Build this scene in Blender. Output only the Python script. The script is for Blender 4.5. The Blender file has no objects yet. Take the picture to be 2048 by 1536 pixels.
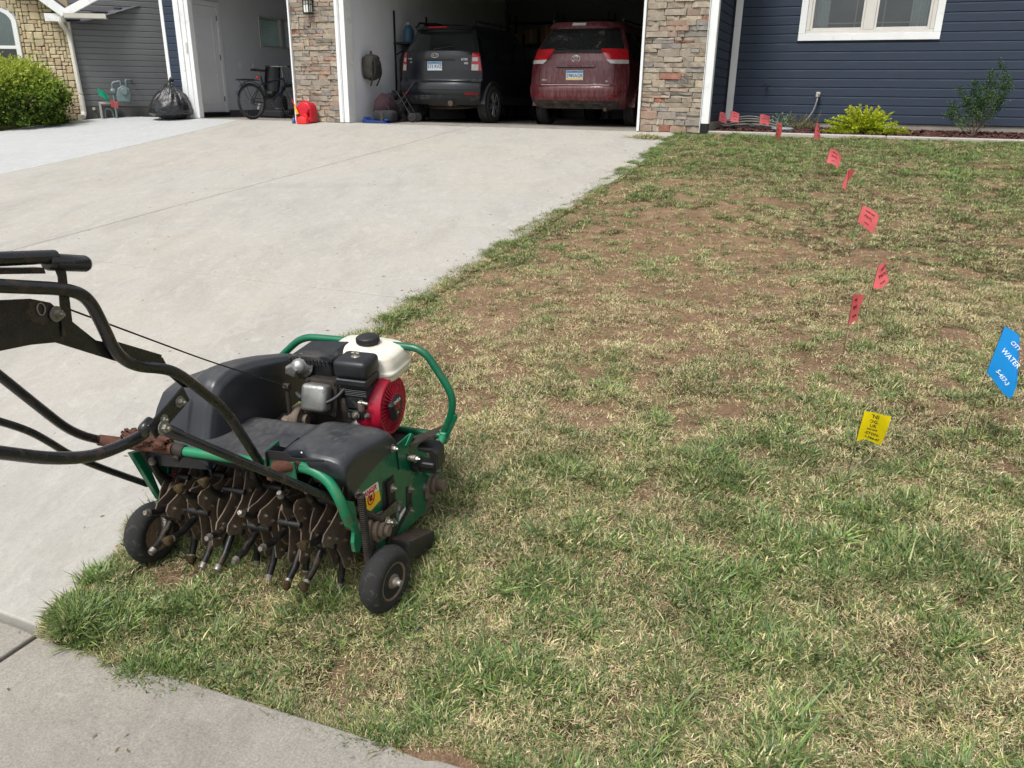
import bpy, bmesh, math, random
import numpy as np
from mathutils import Vector, Matrix, Euler
rnd = random.Random(7)
PI = math.pi
scene = bpy.context.scene
COL = scene.collection

# ------------------------------------------------------------------ camera
YAW = math.radians(-22.77)
CP, SP = math.cos(math.radians(19.97)), math.sin(math.radians(19.97))
CR, SR = math.cos(math.radians(0.81)), math.sin(math.radians(0.81))
_r, _f, _u = Vector((1, 0, 0)), Vector((0, CP, -SP)), Vector((0, SP, CP))
right, up = CR * _r + SR * _u, -SR * _r + CR * _u
cam = bpy.data.cameras.new('camera')
cam.sensor_width = 36.0
cam.lens = 36.0 * 1580 / 2048
cam.clip_start, cam.clip_end = 0.05, 900
camo = bpy.data.objects.new('camera', cam)
COL.objects.link(camo)
camo.matrix_world = Matrix((
    (right.x, up.x, -_f.x, 0), (right.y, up.y, -_f.y, 0), (right.z, up.z, -_f.z, 1.55), (0, 0, 0, 1)))
scene.camera = camo

# ------------------------------------------------------------------ sky, sun, exposure
SUN_EL, SUN_AZ = math.radians(58), math.radians(215)      # azimuth clockwise from +Y
world = bpy.data.worlds.new('World')
scene.world = world
world.use_nodes = True
wn = world.node_tree
for n in list(wn.nodes): wn.nodes.remove(n)
sky = wn.nodes.new('ShaderNodeTexSky')
sky.sky_type = 'NISHITA'
sky.sun_disc = False
sky.sun_elevation = SUN_EL
sky.sun_rotation = SUN_AZ
sky.air_density, sky.dust_density, sky.ozone_density = 1.0, 4.0, 1.0
hs = wn.nodes.new('ShaderNodeHueSaturation')
hs.inputs['Saturation'].default_value = 0.22
bg = wn.nodes.new('ShaderNodeBackground')
bg.inputs['Strength'].default_value = 0.118
wo = wn.nodes.new('ShaderNodeOutputWorld')
wn.links.new(sky.outputs[0], hs.inputs['Color'])
wn.links.new(hs.outputs[0], bg.inputs['Color'])
wn.links.new(bg.outputs[0], wo.inputs['Surface'])
sl = bpy.data.lights.new('sun', 'SUN')
sl.energy, sl.angle, sl.color = 1.9, math.radians(14), (1.0, 0.975, 0.94)
so = bpy.data.objects.new('sun', sl)
COL.objects.link(so)
sd = Vector((math.sin(SUN_AZ) * math.cos(SUN_EL), math.cos(SUN_AZ) * math.cos(SUN_EL), math.sin(SUN_EL)))
so.rotation_euler = sd.to_track_quat('Z', 'Y').to_euler()
so.location = sd * 40
scene.view_settings.view_transform = 'Standard'
scene.view_settings.look = 'None'
scene.view_settings.gamma = 1.0
scene.view_settings.use_curve_mapping = False
scene.view_settings.exposure = 0.5
scene.cycles.max_bounces = 8
scene.cycles.diffuse_bounces = 5
scene.cycles.use_denoising = True

# ------------------------------------------------------------------ materials
def srgb(r, g, b):
    f = lambda c: (c / 255 / 12.92) if c / 255 <= 0.04045 else ((c / 255 + 0.055) / 1.055) ** 2.4
    return (f(r), f(g), f(b))
class Mat:
    def __init__(s, name):
        s.m = bpy.data.materials.new(name); s.m.use_nodes = True
        s.t = s.m.node_tree; s.p = s.t.nodes['Principled BSDF']
        s.co = s.t.nodes.new('ShaderNodeTexCoord')
    def n(s, typ, **kw):
        x = s.t.nodes.new(typ)
        for k, v in kw.items():
            if k in x.inputs: x.inputs[k].default_value = v
            else: setattr(x, k, v)
        return x
    def l(s, a, b): s.t.links.new(a, b)
    def noise(s, scale, detail=4, rough=.6, coord='Object', stretch=None, dist=0):
        x = s.n('ShaderNodeTexNoise'); x.inputs['Scale'].default_value = scale
        x.inputs['Detail'].default_value = detail; x.inputs['Roughness'].default_value = rough
        x.inputs['Distortion'].default_value = dist
        src = s.co.outputs[coord] if coord in s.co.outputs else s.geo()
        if stretch:
            mp = s.n('ShaderNodeMapping'); mp.inputs['Scale'].default_value = stretch
            s.l(src, mp.inputs[0]); src = mp.outputs[0]
        s.l(src, x.inputs['Vector']); return x.outputs['Fac']
    def geo(s): return s.n('ShaderNodeNewGeometry').outputs['Position']
    def ramp(s, fac, stops, interp='LINEAR'):
        r = s.n('ShaderNodeValToRGB'); r.color_ramp.interpolation = interp
        e = r.color_ramp.elements
        while len(e) > 1: e.remove(e[-1])
        for i, (p, c) in enumerate(stops):
            el = e[0] if i == 0 else e.new(p)
            el.position = p
            el.color = (c[0], c[1], c[2], 1) if not isinstance(c, (int, float)) else (c, c, c, 1)
        s.l(fac, r.inputs[0]); return r.outputs[0]
    def mix(s, fac, a, b, mode='MIX'):
        x = s.n('ShaderNodeMix'); x.data_type = 'RGBA'; x.blend_type = mode
        for i, v in ((0, fac), (6, a), (7, b)):
            if isinstance(v, (int, float)): x.inputs[i].default_value = v
            elif isinstance(v, (tuple, list)): x.inputs[i].default_value = (*v[:3], 1)
            else: s.l(v, x.inputs[i])
        return x.outputs[2]
    def math(s, op, a, b=0.0, c=None):
        x = s.n('ShaderNodeMath'); x.operation = op
        for i, v in ((0, a), (1, b), (2, c)):
            if v is None: continue
            if isinstance(v, (int, float)): x.inputs[i].default_value = v
            else: s.l(v, x.inputs[i])
        return x.outputs[0]
    def bump(s, h, strength=.3, dist=.005):
        b = s.n('ShaderNodeBump'); b.inputs['Strength'].default_value = strength; b.inputs['Distance'].default_value = dist
        s.l(h, b.inputs['Height']); s.l(b.outputs[0], s.p.inputs['Normal'])
    def set(s, color=None, rough=None, metal=None, spec=None, coat=None):
        if color is not None:
            if isinstance(color, tuple): s.p.inputs['Base Color'].default_value = (*color, 1)
            else: s.l(color, s.p.inputs['Base Color'])
        for k, v in (('Roughness', rough), ('Metallic', metal), ('Specular IOR Level', spec), ('Coat Weight', coat)):
            if v is None: continue
            if isinstance(v, (int, float)): s.p.inputs[k].default_value = v
            else: s.l(v, s.p.inputs[k])
        return s
def simple(name, c, rough=.5, metal=0, var=.25, scale=12, bump=0, dirt=None, dirtamt=.45, dscale=9, coat=None, coord='Object', stretch=None):
    """a base colour with mottling, optional patches of dirt / rust / wear, roughness variation"""
    s = Mat(name)
    nz = s.noise(scale, 5, .65, coord, stretch)
    lo = tuple(x * (1 - var) for x in c); hi = tuple(min(1, x * (1 + var)) for x in c)
    col = s.ramp(nz, [(.3, lo), (.7, hi)])
    rg = s.ramp(nz, [(.3, max(0.02, rough - .1)), (.7, min(1, rough + .12))])
    if dirt:
        d = s.noise(dscale, 7, .72, coord, stretch, .6)
        f = s.ramp(d, [(max(0, .62 - dirtamt * .35), 0.0), (min(1, .78 - dirtamt * .2), 1.0)])
        col = s.mix(f, col, dirt)
        rg = s.mix(f, rg, (.85, .85, .85))
    s.set(color=col, rough=rg, metal=metal, coat=coat)
    if bump: s.bump(s.noise(scale * 5, 5, .7, coord), bump, .003)
    return s.m
def objrand(name, cols, rough=.85, var=.3, scale=14, bump=.5):
    """one material whose base colour is picked per object"""
    s = Mat(name)
    oi = s.n('ShaderNodeObjectInfo')
    st = [(i / len(cols), c) for i, c in enumerate(cols)]
    base = s.ramp(oi.outputs['Random'], st, 'CONSTANT')
    nz = s.noise(scale, 6, .7, 'Geo')
    col = s.mix(1.0, base, s.ramp(nz, [(.25, 1 - var), (.75, 1 + var * .6)]), 'MULTIPLY')
    n2 = s.noise(scale * .35, 3, .6, 'Geo')
    col = s.mix(s.ramp(n2, [(.45, 0.0), (.75, .35)]), col, (.26, .24, .21))
    s.set(color=col, rough=rough)
    s.bump(s.noise(scale * 4, 6, .75, 'Geo'), bump, .006)
    return s.m

# ------------------------------------------------------------------ object helpers
def link(o, parent=None):
    COL.objects.link(o)
    if parent is not None: o.parent = parent
    return o
def tag(o, label=None, cat=None, group=None, kind=None):
    if label: o['label'] = label
    if cat: o['category'] = cat
    if group: o['group'] = group
    if kind: o['kind'] = kind
    return o
def thing(name, label, cat, loc=(0, 0, 0), rz=0.0, group=None, mat=None):
    o = bpy.data.objects.new(name, None); link(o)
    o.empty_display_size = .1
    if mat is not None: o.matrix_world = mat
    else:
        o.location = loc; o.rotation_euler = (0, 0, rz)
    return tag(o, label, cat, group)
def dup_tree(o, parent=None):
    c = o.copy(); COL.objects.link(c)
    if parent is not None: c.parent = parent
    for ch in list(o.children): dup_tree(ch, c)
    return c
def uv(u, v, z=0.0):
    c, s = math.cos(YAW), math.sin(YAW)
    return Vector((u * c - v * s, u * s + v * c, z))
def smooth_path(pts, r=.03, seg=5):
    """round the corners of a polyline"""
    P = [Vector(p) for p in pts]; out = [P[0]]
    for i in range(1, len(P) - 1):
        a, b, c = P[i - 1], P[i], P[i + 1]
        d1, d2 = (a - b), (c - b)
        k1, k2 = min(r, d1.length * .48), min(r, d2.length * .48)
        p1, p2 = b + d1.normalized() * k1, b + d2.normalized() * k2
        for j in range(seg + 1):
            t = j / seg
            out.append(p1 * (1 - t) ** 2 + b * 2 * t * (1 - t) + p2 * t * t)
    out.append(P[-1]); return out
class MB:
    def __init__(s): s.v = []; s.f = []; s.m = []; s.sm = []
    def add(s, vs, fs, mi=0, smooth=False, M=None):
        o = len(s.v)
        for p in vs:
            p = Vector(p)
            s.v.append(tuple(M @ p) if M is not None else tuple(p))
        for f in fs:
            s.f.append([i + o for i in f]); s.m.append(mi); s.sm.append(smooth)
        return s
    def box(s, x0, x1, y0, y1, z0, z1, mi=0, bev=0.0, M=None, seg=1):
        if bev <= 0:
            vs = [(x, y, z) for x in (x0, x1) for y in (y0, y1) for z in (z0, z1)]
            fs = [(0, 1, 3, 2), (4, 6, 7, 5), (0, 4, 5, 1), (2, 3, 7, 6), (0, 2, 6, 4), (1, 5, 7, 3)]
            return s.add(vs, fs, mi, False, M)
        bm = bmesh.new()
        bmesh.ops.create_cube(bm, size=1)
        for v in bm.verts:
            v.co = Vector(((x0 + x1) / 2 + v.co.x * (x1 - x0), (y0 + y1) / 2 + v.co.y * (y1 - y0), (z0 + z1) / 2 + v.co.z * (z1 - z0)))
        bev = min(bev, abs(x1 - x0) * .45, abs(y1 - y0) * .45, abs(z1 - z0) * .45)
        bmesh.ops.bevel(bm, geom=bm.edges[:], offset=bev, segments=seg, affect='EDGES', profile=.5)
        return s.bm(bm, mi, M, seg > 1)
    def bm(s, bm, mi=0, M=None, smooth=False):
        bm.verts.index_update()
        s.add([v.co.copy() for v in bm.verts], [[v.index for v in f.verts] for f in bm.faces], mi, smooth, M)
        bm.free(); return s
    def tube(s, pts, r, n=10, mi=0, caps=True, smooth=True, closed=False, M=None):
        P = [Vector(p) for p in pts]; k = len(P)
        R = r if isinstance(r, (list, tuple)) else [r] * k
        vs, fs = [], []
        up = None
        for i in range(k):
            if closed: t = (P[(i + 1) % k] - P[i - 1])
            else: t = P[min(i + 1, k - 1)] - P[max(i - 1, 0)]
            if t.length < 1e-9: t = Vector((0, 0, 1))
            t.normalize()
            if up is None:
                up = t.orthogonal().normalized()
            up = (up - t * up.dot(t))
            up = up.normalized() if up.length > 1e-6 else t.orthogonal().normalized()
            b = t.cross(up)
            for j in range(n):
                a = 2 * PI * j / n
                vs.append(P[i] + (up * math.cos(a) + b * math.sin(a)) * R[i])
        kk = k if closed else k - 1
        for i in range(kk):
            i2 = (i + 1) % k
            for j in range(n):
                j2 = (j + 1) % n
                fs.append((i * n + j, i * n + j2, i2 * n + j2, i2 * n + j))
        s.add(vs, fs, mi, smooth, M)
        if caps and not closed:
            s.add(vs[:n], [tuple(range(n))[::-1]], mi, False, M)
            s.add(vs[-n:], [tuple(range(n))], mi, False, M)
        return s
    def lathe(s, prof, n=24, axis='z', mi=0, M=None, smooth=True, c=(0, 0, 0)):
        """prof: (radius, height) points turned about an axis through c"""
        vs, fs = [], []; k = len(prof)
        for r, h in prof:
            for j in range(n):
                a = 2 * PI * j / n; x, y = r * math.cos(a), r * math.sin(a)
                p = {'z': (x, y, h), 'x': (h, x, y), 'y': (y, h, x)}[axis]
                vs.append((p[0] + c[0], p[1] + c[1], p[2] + c[2]))
        for i in range(k - 1):
            for j in range(n):
                j2 = (j + 1) % n
                fs.append((i * n + j, i * n + j2, (i + 1) * n + j2, (i + 1) * n + j))
        s.add(vs, fs, mi, smooth, M)
        if prof[0][0] > 1e-6: s.add(vs[:n], [tuple(range(n))[::-1]], mi, False, M)
        if prof[-1][0] > 1e-6: s.add(vs[-n:], [tuple(range(n))], mi, False, M)
        return s
    def prism(s, poly, a0, a1, axis='x', mi=0, bev=0.0, M=None, smooth=False):
        """poly in the two other axes (in order), extruded between a0 and a1 along axis"""
        def P(p, a): return {'x': (a, p[0], p[1]), 'y': (p[0], a, p[1]), 'z': (p[0], p[1], a)}[axis]
        bm = bmesh.new()
        lo = [bm.verts.new(P(p, a0)) for p in poly]; hi = [bm.verts.new(P(p, a1)) for p in poly]
        n = len(poly)
        bm.faces.new(lo[::-1]); bm.faces.new(hi)
        for i in range(n): bm.faces.new((lo[i], lo[(i + 1) % n], hi[(i + 1) % n], hi[i]))
        bmesh.ops.recalc_face_normals(bm, faces=bm.faces[:])
        if bev > 0:
            es = [e for e in bm.edges if len(e.link_faces) == 2 and any(len(f.verts) == n for f in e.link_faces)] if n > 4 else bm.edges[:]
            bmesh.ops.bevel(bm, geom=es, offset=bev, segments=2, affect='EDGES', profile=.5)
        return s.bm(bm, mi, M, smooth)
    def grid(s, fn, nu, nv, mi=0, smooth=True, M=None):
        vs = [fn(i / nu, j / nv) for i in range(nu + 1) for j in range(nv + 1)]
        fs = [(i * (nv + 1) + j, (i + 1) * (nv + 1) + j, (i + 1) * (nv + 1) + j + 1, i * (nv + 1) + j + 1) for i in range(nu) for j in range(nv)]
        return s.add(vs, fs, mi, smooth, M)
    def mesh(s, name, mats):
        me = bpy.data.meshes.new(name)
        me.from_pydata(s.v, [], s.f)
        for m in (mats if isinstance(mats, (list, tuple)) else [mats]): me.materials.append(m)
        me.polygons.foreach_set('material_index', s.m)
        me.polygons.foreach_set('use_smooth', s.sm)
        me.update(); return me
    def build(s, name, mats, parent=None, loc=None, rot=None, weld=False):
        me = s.mesh(name, mats)
        if weld:
            bm = bmesh.new(); bm.from_mesh(me); bmesh.ops.remove_doubles(bm, verts=bm.verts[:], dist=1e-5)
            bmesh.ops.recalc_face_normals(bm, faces=bm.faces[:]); bm.to_mesh(me); bm.free()
        o = bpy.data.objects.new(name, me); link(o, parent)
        if loc is not None: o.location = loc
        if rot is not None: o.rotation_euler = rot
        return o
def put(name, me, parent, loc=(0, 0, 0), rot=(0, 0, 0), scale=(1, 1, 1)):
    o = bpy.data.objects.new(name, me); link(o, parent)
    o.location, o.rotation_euler, o.scale = loc, rot, scale
    return o
def text(body, size, mat, parent, M, name='lettering', align='CENTER', bold=0.0, sx=1.0):
    c = bpy.data.curves.new(name, 'FONT'); c.body = body; c.size = size
    c.align_x = align; c.align_y = 'CENTER'; c.extrude = .0004; c.offset = bold
    c.resolution_u = 2
    c.materials.append(mat)
    tmp = bpy.data.objects.new(name, c); COL.objects.link(tmp)
    me = bpy.data.meshes.new_from_object(tmp)
    bpy.data.objects.remove(tmp); bpy.data.curves.remove(c)
    if not me.materials: me.materials.append(mat)
    o = bpy.data.objects.new(name, me); link(o, parent)
    o.matrix_local = M @ Matrix.Diagonal((sx, 1, 1, 1))
    return o
def frame(o, x, y):
    """matrix with origin o, text direction x, text up y"""
    x = Vector(x).normalized(); y = Vector(y); y = (y - x * y.dot(x)).normalized(); z = x.cross(y)
    return Matrix(((x.x, y.x, z.x, o[0]), (x.y, y.y, z.y, o[1]), (x.z, y.z, z.z, o[2]), (0, 0, 0, 1)))
def hexbolt(mb, c, axis, r=.008, h=.006, mi=0, washer=True):
    """a hex head standing on a washer, along +axis from c"""
    ax = Vector(axis).normalized(); o = ax.orthogonal().normalized(); b = ax.cross(o); c = Vector(c)
    def ring(rad, hh, n): return [c + ax * hh + (o * math.cos(2 * PI * j / n) + b * math.sin(2 * PI * j / n)) * rad for j in range(n)]
    def cyl(r0, h0, r1, h1, n):
        A, B = ring(r0, h0, n), ring(r1, h1, n)
        mb.add(A + B, [tuple(range(n))[::-1], tuple(range(n, 2 * n))] + [(j, (j + 1) % n, n + (j + 1) % n, n + j) for j in range(n)], mi)
    if washer: cyl(r * 1.6, -.001, r * 1.6, .0015, 12)
    cyl(r, .0012, r * .95, h, 6)
    cyl(r * .5, h, r * .45, h * 1.6, 6)

def Hs(v):
    """height of the ground at house depth v"""
    if v >= 13.0: return 1.06
    if v >= 1.24: return .0865 * (v - .75)
    if v >= -3.0: return .0424 + .02 * (v - 1.24)
    return .0424 + .02 * (-4.24)
# ------------------------------------------------------------------ ground, driveway, lawn
def concrete(name, c, dark, warm, blotch=.5, seed=0.0, sw=.12):
    s = Mat(name)
    p = s.geo()
    mp = s.n('ShaderNodeMapping'); mp.inputs['Location'].default_value = (seed, seed * .7, 0); s.l(p, mp.inputs[0])
    def nz(scale, d=5, r=.65, st=None, dist=0):
        x = s.n('ShaderNodeTexNoise'); x.inputs['Scale'].default_value = scale; x.inputs['Detail'].default_value = d
        x.inputs['Roughness'].default_value = r; x.inputs['Distortion'].default_value = dist
        src = mp.outputs[0]
        if st:
            m2 = s.n('ShaderNodeMapping'); m2.inputs['Scale'].default_value = st; m2.inputs['Rotation'].default_value = (0, 0, .3); s.l(src, m2.inputs[0]); src = m2.outputs[0]
        s.l(src, x.inputs['Vector']); return x.outputs['Fac']
    col = s.mix(s.ramp(nz(.55, 6, .7), [(.38, 0.0), (.66, 1.0)]), c, warm)
    col = s.mix(s.ramp(nz(2.2, 6, .72, (1, .35, 1), .6), [(.46, 0.0), (.74, blotch)]), col, dark)
    # mottled trowel marks, pale
    col = s.mix(s.ramp(nz(9, 6, .75, (1, .5, 1), 1.2), [(.5, 0.0), (.66, .45)]), col, tuple(min(.80, x * 1.25) for x in c))
    col = s.mix(1.0, col, s.ramp(nz(46, 5, .8, (1, .6, 1), .8), [(.3, .88), (.7, 1.07)]), 'MULTIPLY')
    col = s.mix(s.ramp(nz(.9, 4, .6, (.22, 1.6, 1), .3), [(.58, 0.0), (.72, .22)]), col, dark)
    # sand grain
    g = nz(160, 3, .8)
    col = s.mix(1.0, col, s.ramp(g, [(.3, 1 - sw), (.7, 1 + sw * .5)]), 'MULTIPLY')
    # sparse dark specks
    sp = nz(26, 2, .5)
    col = s.mix(s.ramp(sp, [(.73, 0.0), (.76, .55)]), col, (.10, .085, .065))
    s.set(color=col, rough=.9, spec=.25)
    s.bump(s.math('ADD', s.math('MULTIPLY', g, .5), nz(30, 4, .7)), .35, .003)
    return s.m
M_CONC = concrete('driveway concrete', srgb(173, 170, 164), srgb(147, 143, 137), srgb(175, 170, 160), .55)
M_CONC_NEW = concrete('new pale concrete', srgb(182, 184, 184), srgb(165, 166, 166), srgb(180, 181, 179), .35, 3.1)
M_WALK = concrete('sidewalk concrete', srgb(154, 150, 142), srgb(124, 119, 112), srgb(158, 153, 143), .6, 7.7, .34)
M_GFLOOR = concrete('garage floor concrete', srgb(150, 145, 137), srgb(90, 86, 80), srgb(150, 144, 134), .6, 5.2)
s = Mat('soil')
n1 = s.noise(2.2, 7, .72, 'Geo'); n2 = s.noise(34, 7, .78, 'Geo'); n3 = s.noise(120, 4, .8, 'Geo')
col = s.ramp(n1, [(.3, srgb(116, 93, 74)), (.55, srgb(142, 116, 94)), (.75, srgb(164, 139, 115))])
col = s.mix(1.0, col, s.ramp(n2, [(.3, .5), (.7, 1.3)]), 'MULTIPLY')
col = s.mix(s.ramp(n3, [(.52, 0.0), (.66, .7)]), col, srgb(188, 162, 122))
ba_ = s.n('ShaderNodeAttribute'); ba_.attribute_name = 'bare'
thatch_shade = s.mix(1.0, s.ramp(n2, [(.3, srgb(58, 48, 34)), (.6, srgb(92, 78, 56)), (.75, srgb(128, 110, 78))]), s.ramp(n3, [(.4, .8), (.65, 1.3)]), 'MULTIPLY')  # dark thatch tone, also paints shade into the gaps between tufts
col = s.mix(s.ramp(s.math('ADD', ba_.outputs['Fac'], s.math('MULTIPLY', s.math('SUBTRACT', n2, .5), .5)), [(.25, 0.0), (.6, 1.0)]), thatch_shade, col)
s.set(color=col, rough=.95, spec=.1); s.bump(s.math('ADD', n2, s.math('MULTIPLY', n3, .4)), .9, .02)
M_SOIL = s.m
s = Mat('far turf')
n1 = s.noise(.8, 6, .7, 'Geo'); n2 = s.noise(60, 5, .8, 'Geo')
col = s.ramp(n1, [(.3, srgb(92, 108, 50)), (.7, srgb(112, 118, 66))])
col = s.mix(1.0, col, s.ramp(n2, [(.3, .55), (.7, 1.25)]), 'MULTIPLY')
s.set(color=col, rough=.9, spec=.1); s.bump(n2, .8, .03); M_TURF = s.m
s = Mat('asphalt street')
n2 = s.noise(150, 4, .8, 'Geo'); col = s.ramp(n2, [(.3, (.035, .035, .036)), (.7, (.075, .075, .075))])
s.set(color=col, rough=.9); s.bump(n2, .5, .004); M_ASPH = s.m

# broad terrain under everything, to the horizon
mb = MB()
vs_ = [-220, -60, -12, -3, 0, 1.24, 4, 7, 10, 13, 13.01, 30, 60, 220]
us_ = [-220, -80, -30, -16, -12, -6, 0, 6, 12, 30, 80, 220]
V_, F_ = [], []
for a in us_:
    for b in vs_: V_.append(uv(a, b, Hs(b) - .05))
nv_ = len(vs_)
for i in range(len(us_) - 1):
    for j in range(nv_ - 1): F_.append((i * nv_ + j, (i + 1) * nv_ + j, (i + 1) * nv_ + j + 1, i * nv_ + j + 1))
mb.add(V_, F_, 0, True)
tag(mb.build('ground', M_TURF), kind='structure')

def slab(name, poly, mat, parent=None, th=.12, dz=0.0, subdiv=False):
    """flat slab on the slope, bevelled rim; poly in (u, v)"""
    bm = bmesh.new()
    topv = [bm.verts.new(uv(a, b, Hs(b) + dz)) for a, b in poly]
    botv = [bm.verts.new(uv(a, b, Hs(b) + dz - th)) for a, b in poly]
    n = len(poly)
    f = bm.faces.new(topv); bm.faces.new(botv[::-1])
    for i in range(n): bm.faces.new((topv[i], botv[i], botv[(i + 1) % n], topv[(i + 1) % n]))
    bmesh.ops.recalc_face_normals(bm, faces=bm.faces[:])
    es = [e for e in bm.edges if e.verts[0] in topv and e.verts[1] in topv]
    bmesh.ops.bevel(bm, geom=es, offset=.006, segments=2, affect='EDGES', profile=.5)
    mb = MB(); mb.bm(bm)
    return mb.build(name, mat, parent)
def edgeL(v):
    """left rim of the lawn against the driveway"""
    pts = [(1.24, -1.93), (1.4, -1.99), (1.8, -2.13), (2.6, -2.36), (3.6, -2.48), (6, -2.5), (9, -2.5), (12, -2.6), (13.02, -2.62)]
    if v <= pts[0][0]: return pts[0][1]
    for (a, b), (c, d) in zip(pts, pts[1:]):
        if v <= c: return b + (d - b) * (v - a) / (c - a)
    return pts[-1][1]
drive = bpy.data.objects.new('driveway', None); link(drive); tag(drive, kind='structure')
g = .006
right_rim = [(edgeL(v) + .03, v) for v in (1.27, 1.5, 1.9, 2.6, 3.6, 4.35 - g)]
slab('concrete_slab', [(-6.3 + g, 1.27)] + right_rim + [(-6.3 + g, 4.35 - g)], M_CONC, drive)
slab('concrete_slab', [(-6.3 + g, 4.35 + g), (-2.48, 4.35 + g), (-2.48, 6), (-2.48, 9), (-2.58, 12), (-2.62, 12.995), (-6.3 + g, 12.995)], M_CONC, drive)
slab('concrete_slab', [(-9.3, 1.27), (-6.3 - g, 1.27), (-6.3 - g, 4.35 - g), (-9.65, 4.35 - g)], M_CONC, drive)
newrim = [(-9.65, 4.35 + g), (-9.9, 6.2), (-10.05, 7.2), (-10.35, 9), (-10.72, 10.7), (-11.1, 12.2), (-11.32, 12.995)]
slab('concrete_slab', [(-6.3 - g, 4.35 + g), (-6.3 - g, 12.995)] + newrim[::-1], M_CONC, drive)
slab('concrete_slab', [(a - .012, b) for a, b in newrim] + [(-14.35, 12.995), (-14.75, 12.2), (-14.8, 11.3), (-14.6, 10.2), (-14.2, 8.1)] + [(-13.6, 8.1)][:0] + [(-10.2, 8.1)][:0] + [(-13.2, 4.35)],
     M_CONC_NEW, drive)['label'] = 'newer, paler concrete strip along the left of the driveway'
def vlow(u): return 1.262 + .045 * max(0.0, u + 2.02)
walk = bpy.data.objects.new('sidewalk', None); link(walk); tag(walk, kind='structure')
for a, b in ((-10.9, -8.3), (-8.3, -5.2), (-5.2, -2.03), (-2.02, -.1), (-.09, 2.2), (2.21, 4.5)):
    slab('concrete_slab', [(a + .004, -.55), (b - .004, -.55), (b - .004, vlow(b) - .02), (a + .004, vlow(a) - .02)], M_WALK, walk)
mb = MB(); mb.add([uv(-100, -12, Hs(-12) - .03), uv(100, -12, Hs(-12) - .03), uv(100, -3.2, Hs(-3.2) - .03), uv(-100, -3.2, Hs(-3.2) - .03)], [(0, 1, 2, 3)])
tag(mb.build('street', M_ASPH), kind='structure')
# soil of the lawn
def fbm(u, v, f, oct=4, seed=0):
    """value noise on numpy arrays"""
    u = np.asarray(u, float) * f; v = np.asarray(v, float) * f
    tot = 0; amp = 1; nrm = 0
    for o in range(oct):
        iu, iv = np.floor(u).astype(np.int64), np.floor(v).astype(np.int64)
        fu, fv = u - iu, v - iv
        fu = fu * fu * (3 - 2 * fu); fv = fv * fv * (3 - 2 * fv)
        def hsh(a, b):
            x = (a * 374761393 + b * 668265263 + (seed + o) * 1442695) & 0x7fffffff
            x = ((x ^ (x >> 13)) * 1274126177) & 0x7fffffff
            return ((x ^ (x >> 16)) & 0xffff) / 65535.0
        tot = tot + amp * ((hsh(iu, iv) * (1 - fu) + hsh(iu + 1, iv) * fu) * (1 - fv) + (hsh(iu, iv + 1) * (1 - fu) + hsh(iu + 1, iv + 1) * fu) * fv)
        nrm += amp; amp *= .5; u = u * 2.03 + 17.1; v = v * 2.03 - 9.7
    return tot / nrm
def lawn_z(u, v):
    hv = .0865 * (v - .75)
    edge = np.minimum(1, np.maximum(0, (u + 2.55) / .5))
    return hv - .03 + .022 * edge + edge * (fbm(u, v, 1.6, 3, 5) - .5) * .05 + edge * (fbm(u, v, 9, 3, 6) - .5) * .022
nu_, nvv = 150, 200
S = np.linspace(0, 1, nu_ + 1); T = np.linspace(0, 1, nvv + 1)
VV = 1.225 + (13.01 - 1.225) * T ** 1.35
EL = np.array([edgeL(x) for x in VV]) - .02
UU = EL[None, :] + (S[:, None] ** 1.25) * (7.5 - EL[None, :])
VVm = np.broadcast_to(VV[None, :], UU.shape)
ZZ = lawn_z(UU, VVm)
VL = 1.262 + .045 * np.maximum(0, UU + 2.02)
ZZ = ZZ - .10 * (VVm < VL - .035)
cY, sY = math.cos(YAW), math.sin(YAW)
co = np.stack([UU * cY - VVm * sY, UU * sY + VVm * cY, ZZ], -1).reshape(-1, 3)
fs = [(i * (nvv + 1) + j, (i + 1) * (nvv + 1) + j, (i + 1) * (nvv + 1) + j + 1, i * (nvv + 1) + j + 1) for i in range(nu_) for j in range(nvv)]
me = bpy.data.meshes.new('lawn_soil'); me.from_pydata(co.tolist(), [], fs); me.materials.append(M_SOIL)
me.polygons.foreach_set('use_smooth', [True] * len(fs))
tag(link(bpy.data.objects.new('lawn_soil', me)), kind='structure')
# garage floor
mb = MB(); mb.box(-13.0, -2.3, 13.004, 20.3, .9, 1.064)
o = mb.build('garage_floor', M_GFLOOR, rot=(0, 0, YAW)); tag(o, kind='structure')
# ------------------------------------------------------------------ the house
M_NAVY = simple('navy lap siding', srgb(43, 54, 71), .78, 0, .08, 3, .05, dirt=srgb(54, 66, 86), dirtamt=.1, dscale=2.5, coord='Geo', stretch=(1, 1, 6))
M_GREYSID = simple('grey lap siding', srgb(106, 107, 109), .6, 0, .08, 3, .05, coord='Geo')
M_WHITE = simple('white painted trim', srgb(228, 230, 230), .5, 0, .05, 2, .03, dirt=srgb(190, 190, 186), dirtamt=.12, dscale=3, coord='Geo')
M_VINYL = simple('almond vinyl window frame', srgb(206, 203, 197), .45, 0, .05, 4)
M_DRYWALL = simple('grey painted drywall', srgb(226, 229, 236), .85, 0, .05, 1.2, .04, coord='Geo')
M_DRYSHADE = simple('shade-toned garage wall', srgb(104, 106, 106), .9, 0, .1, 1.2, .04, coord='Geo')  # darker drywall copy, puts the dimness of the wide bay into the colour
M_DOOR = simple('white panel door', srgb(238, 240, 246), .5, 0, .04, 2, .03)
M_CEIL = simple('garage ceiling board', srgb(150, 150, 150), .9, 0, .05, 2)
M_FOUND = simple('foundation concrete', srgb(140, 134, 126), .9, 0, .18, 8, .3, coord='Geo')
M_MORTAR = simple('grey mortar', srgb(146, 138, 127), .95, 0, .2, 40, .6, coord='Geo')
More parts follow.
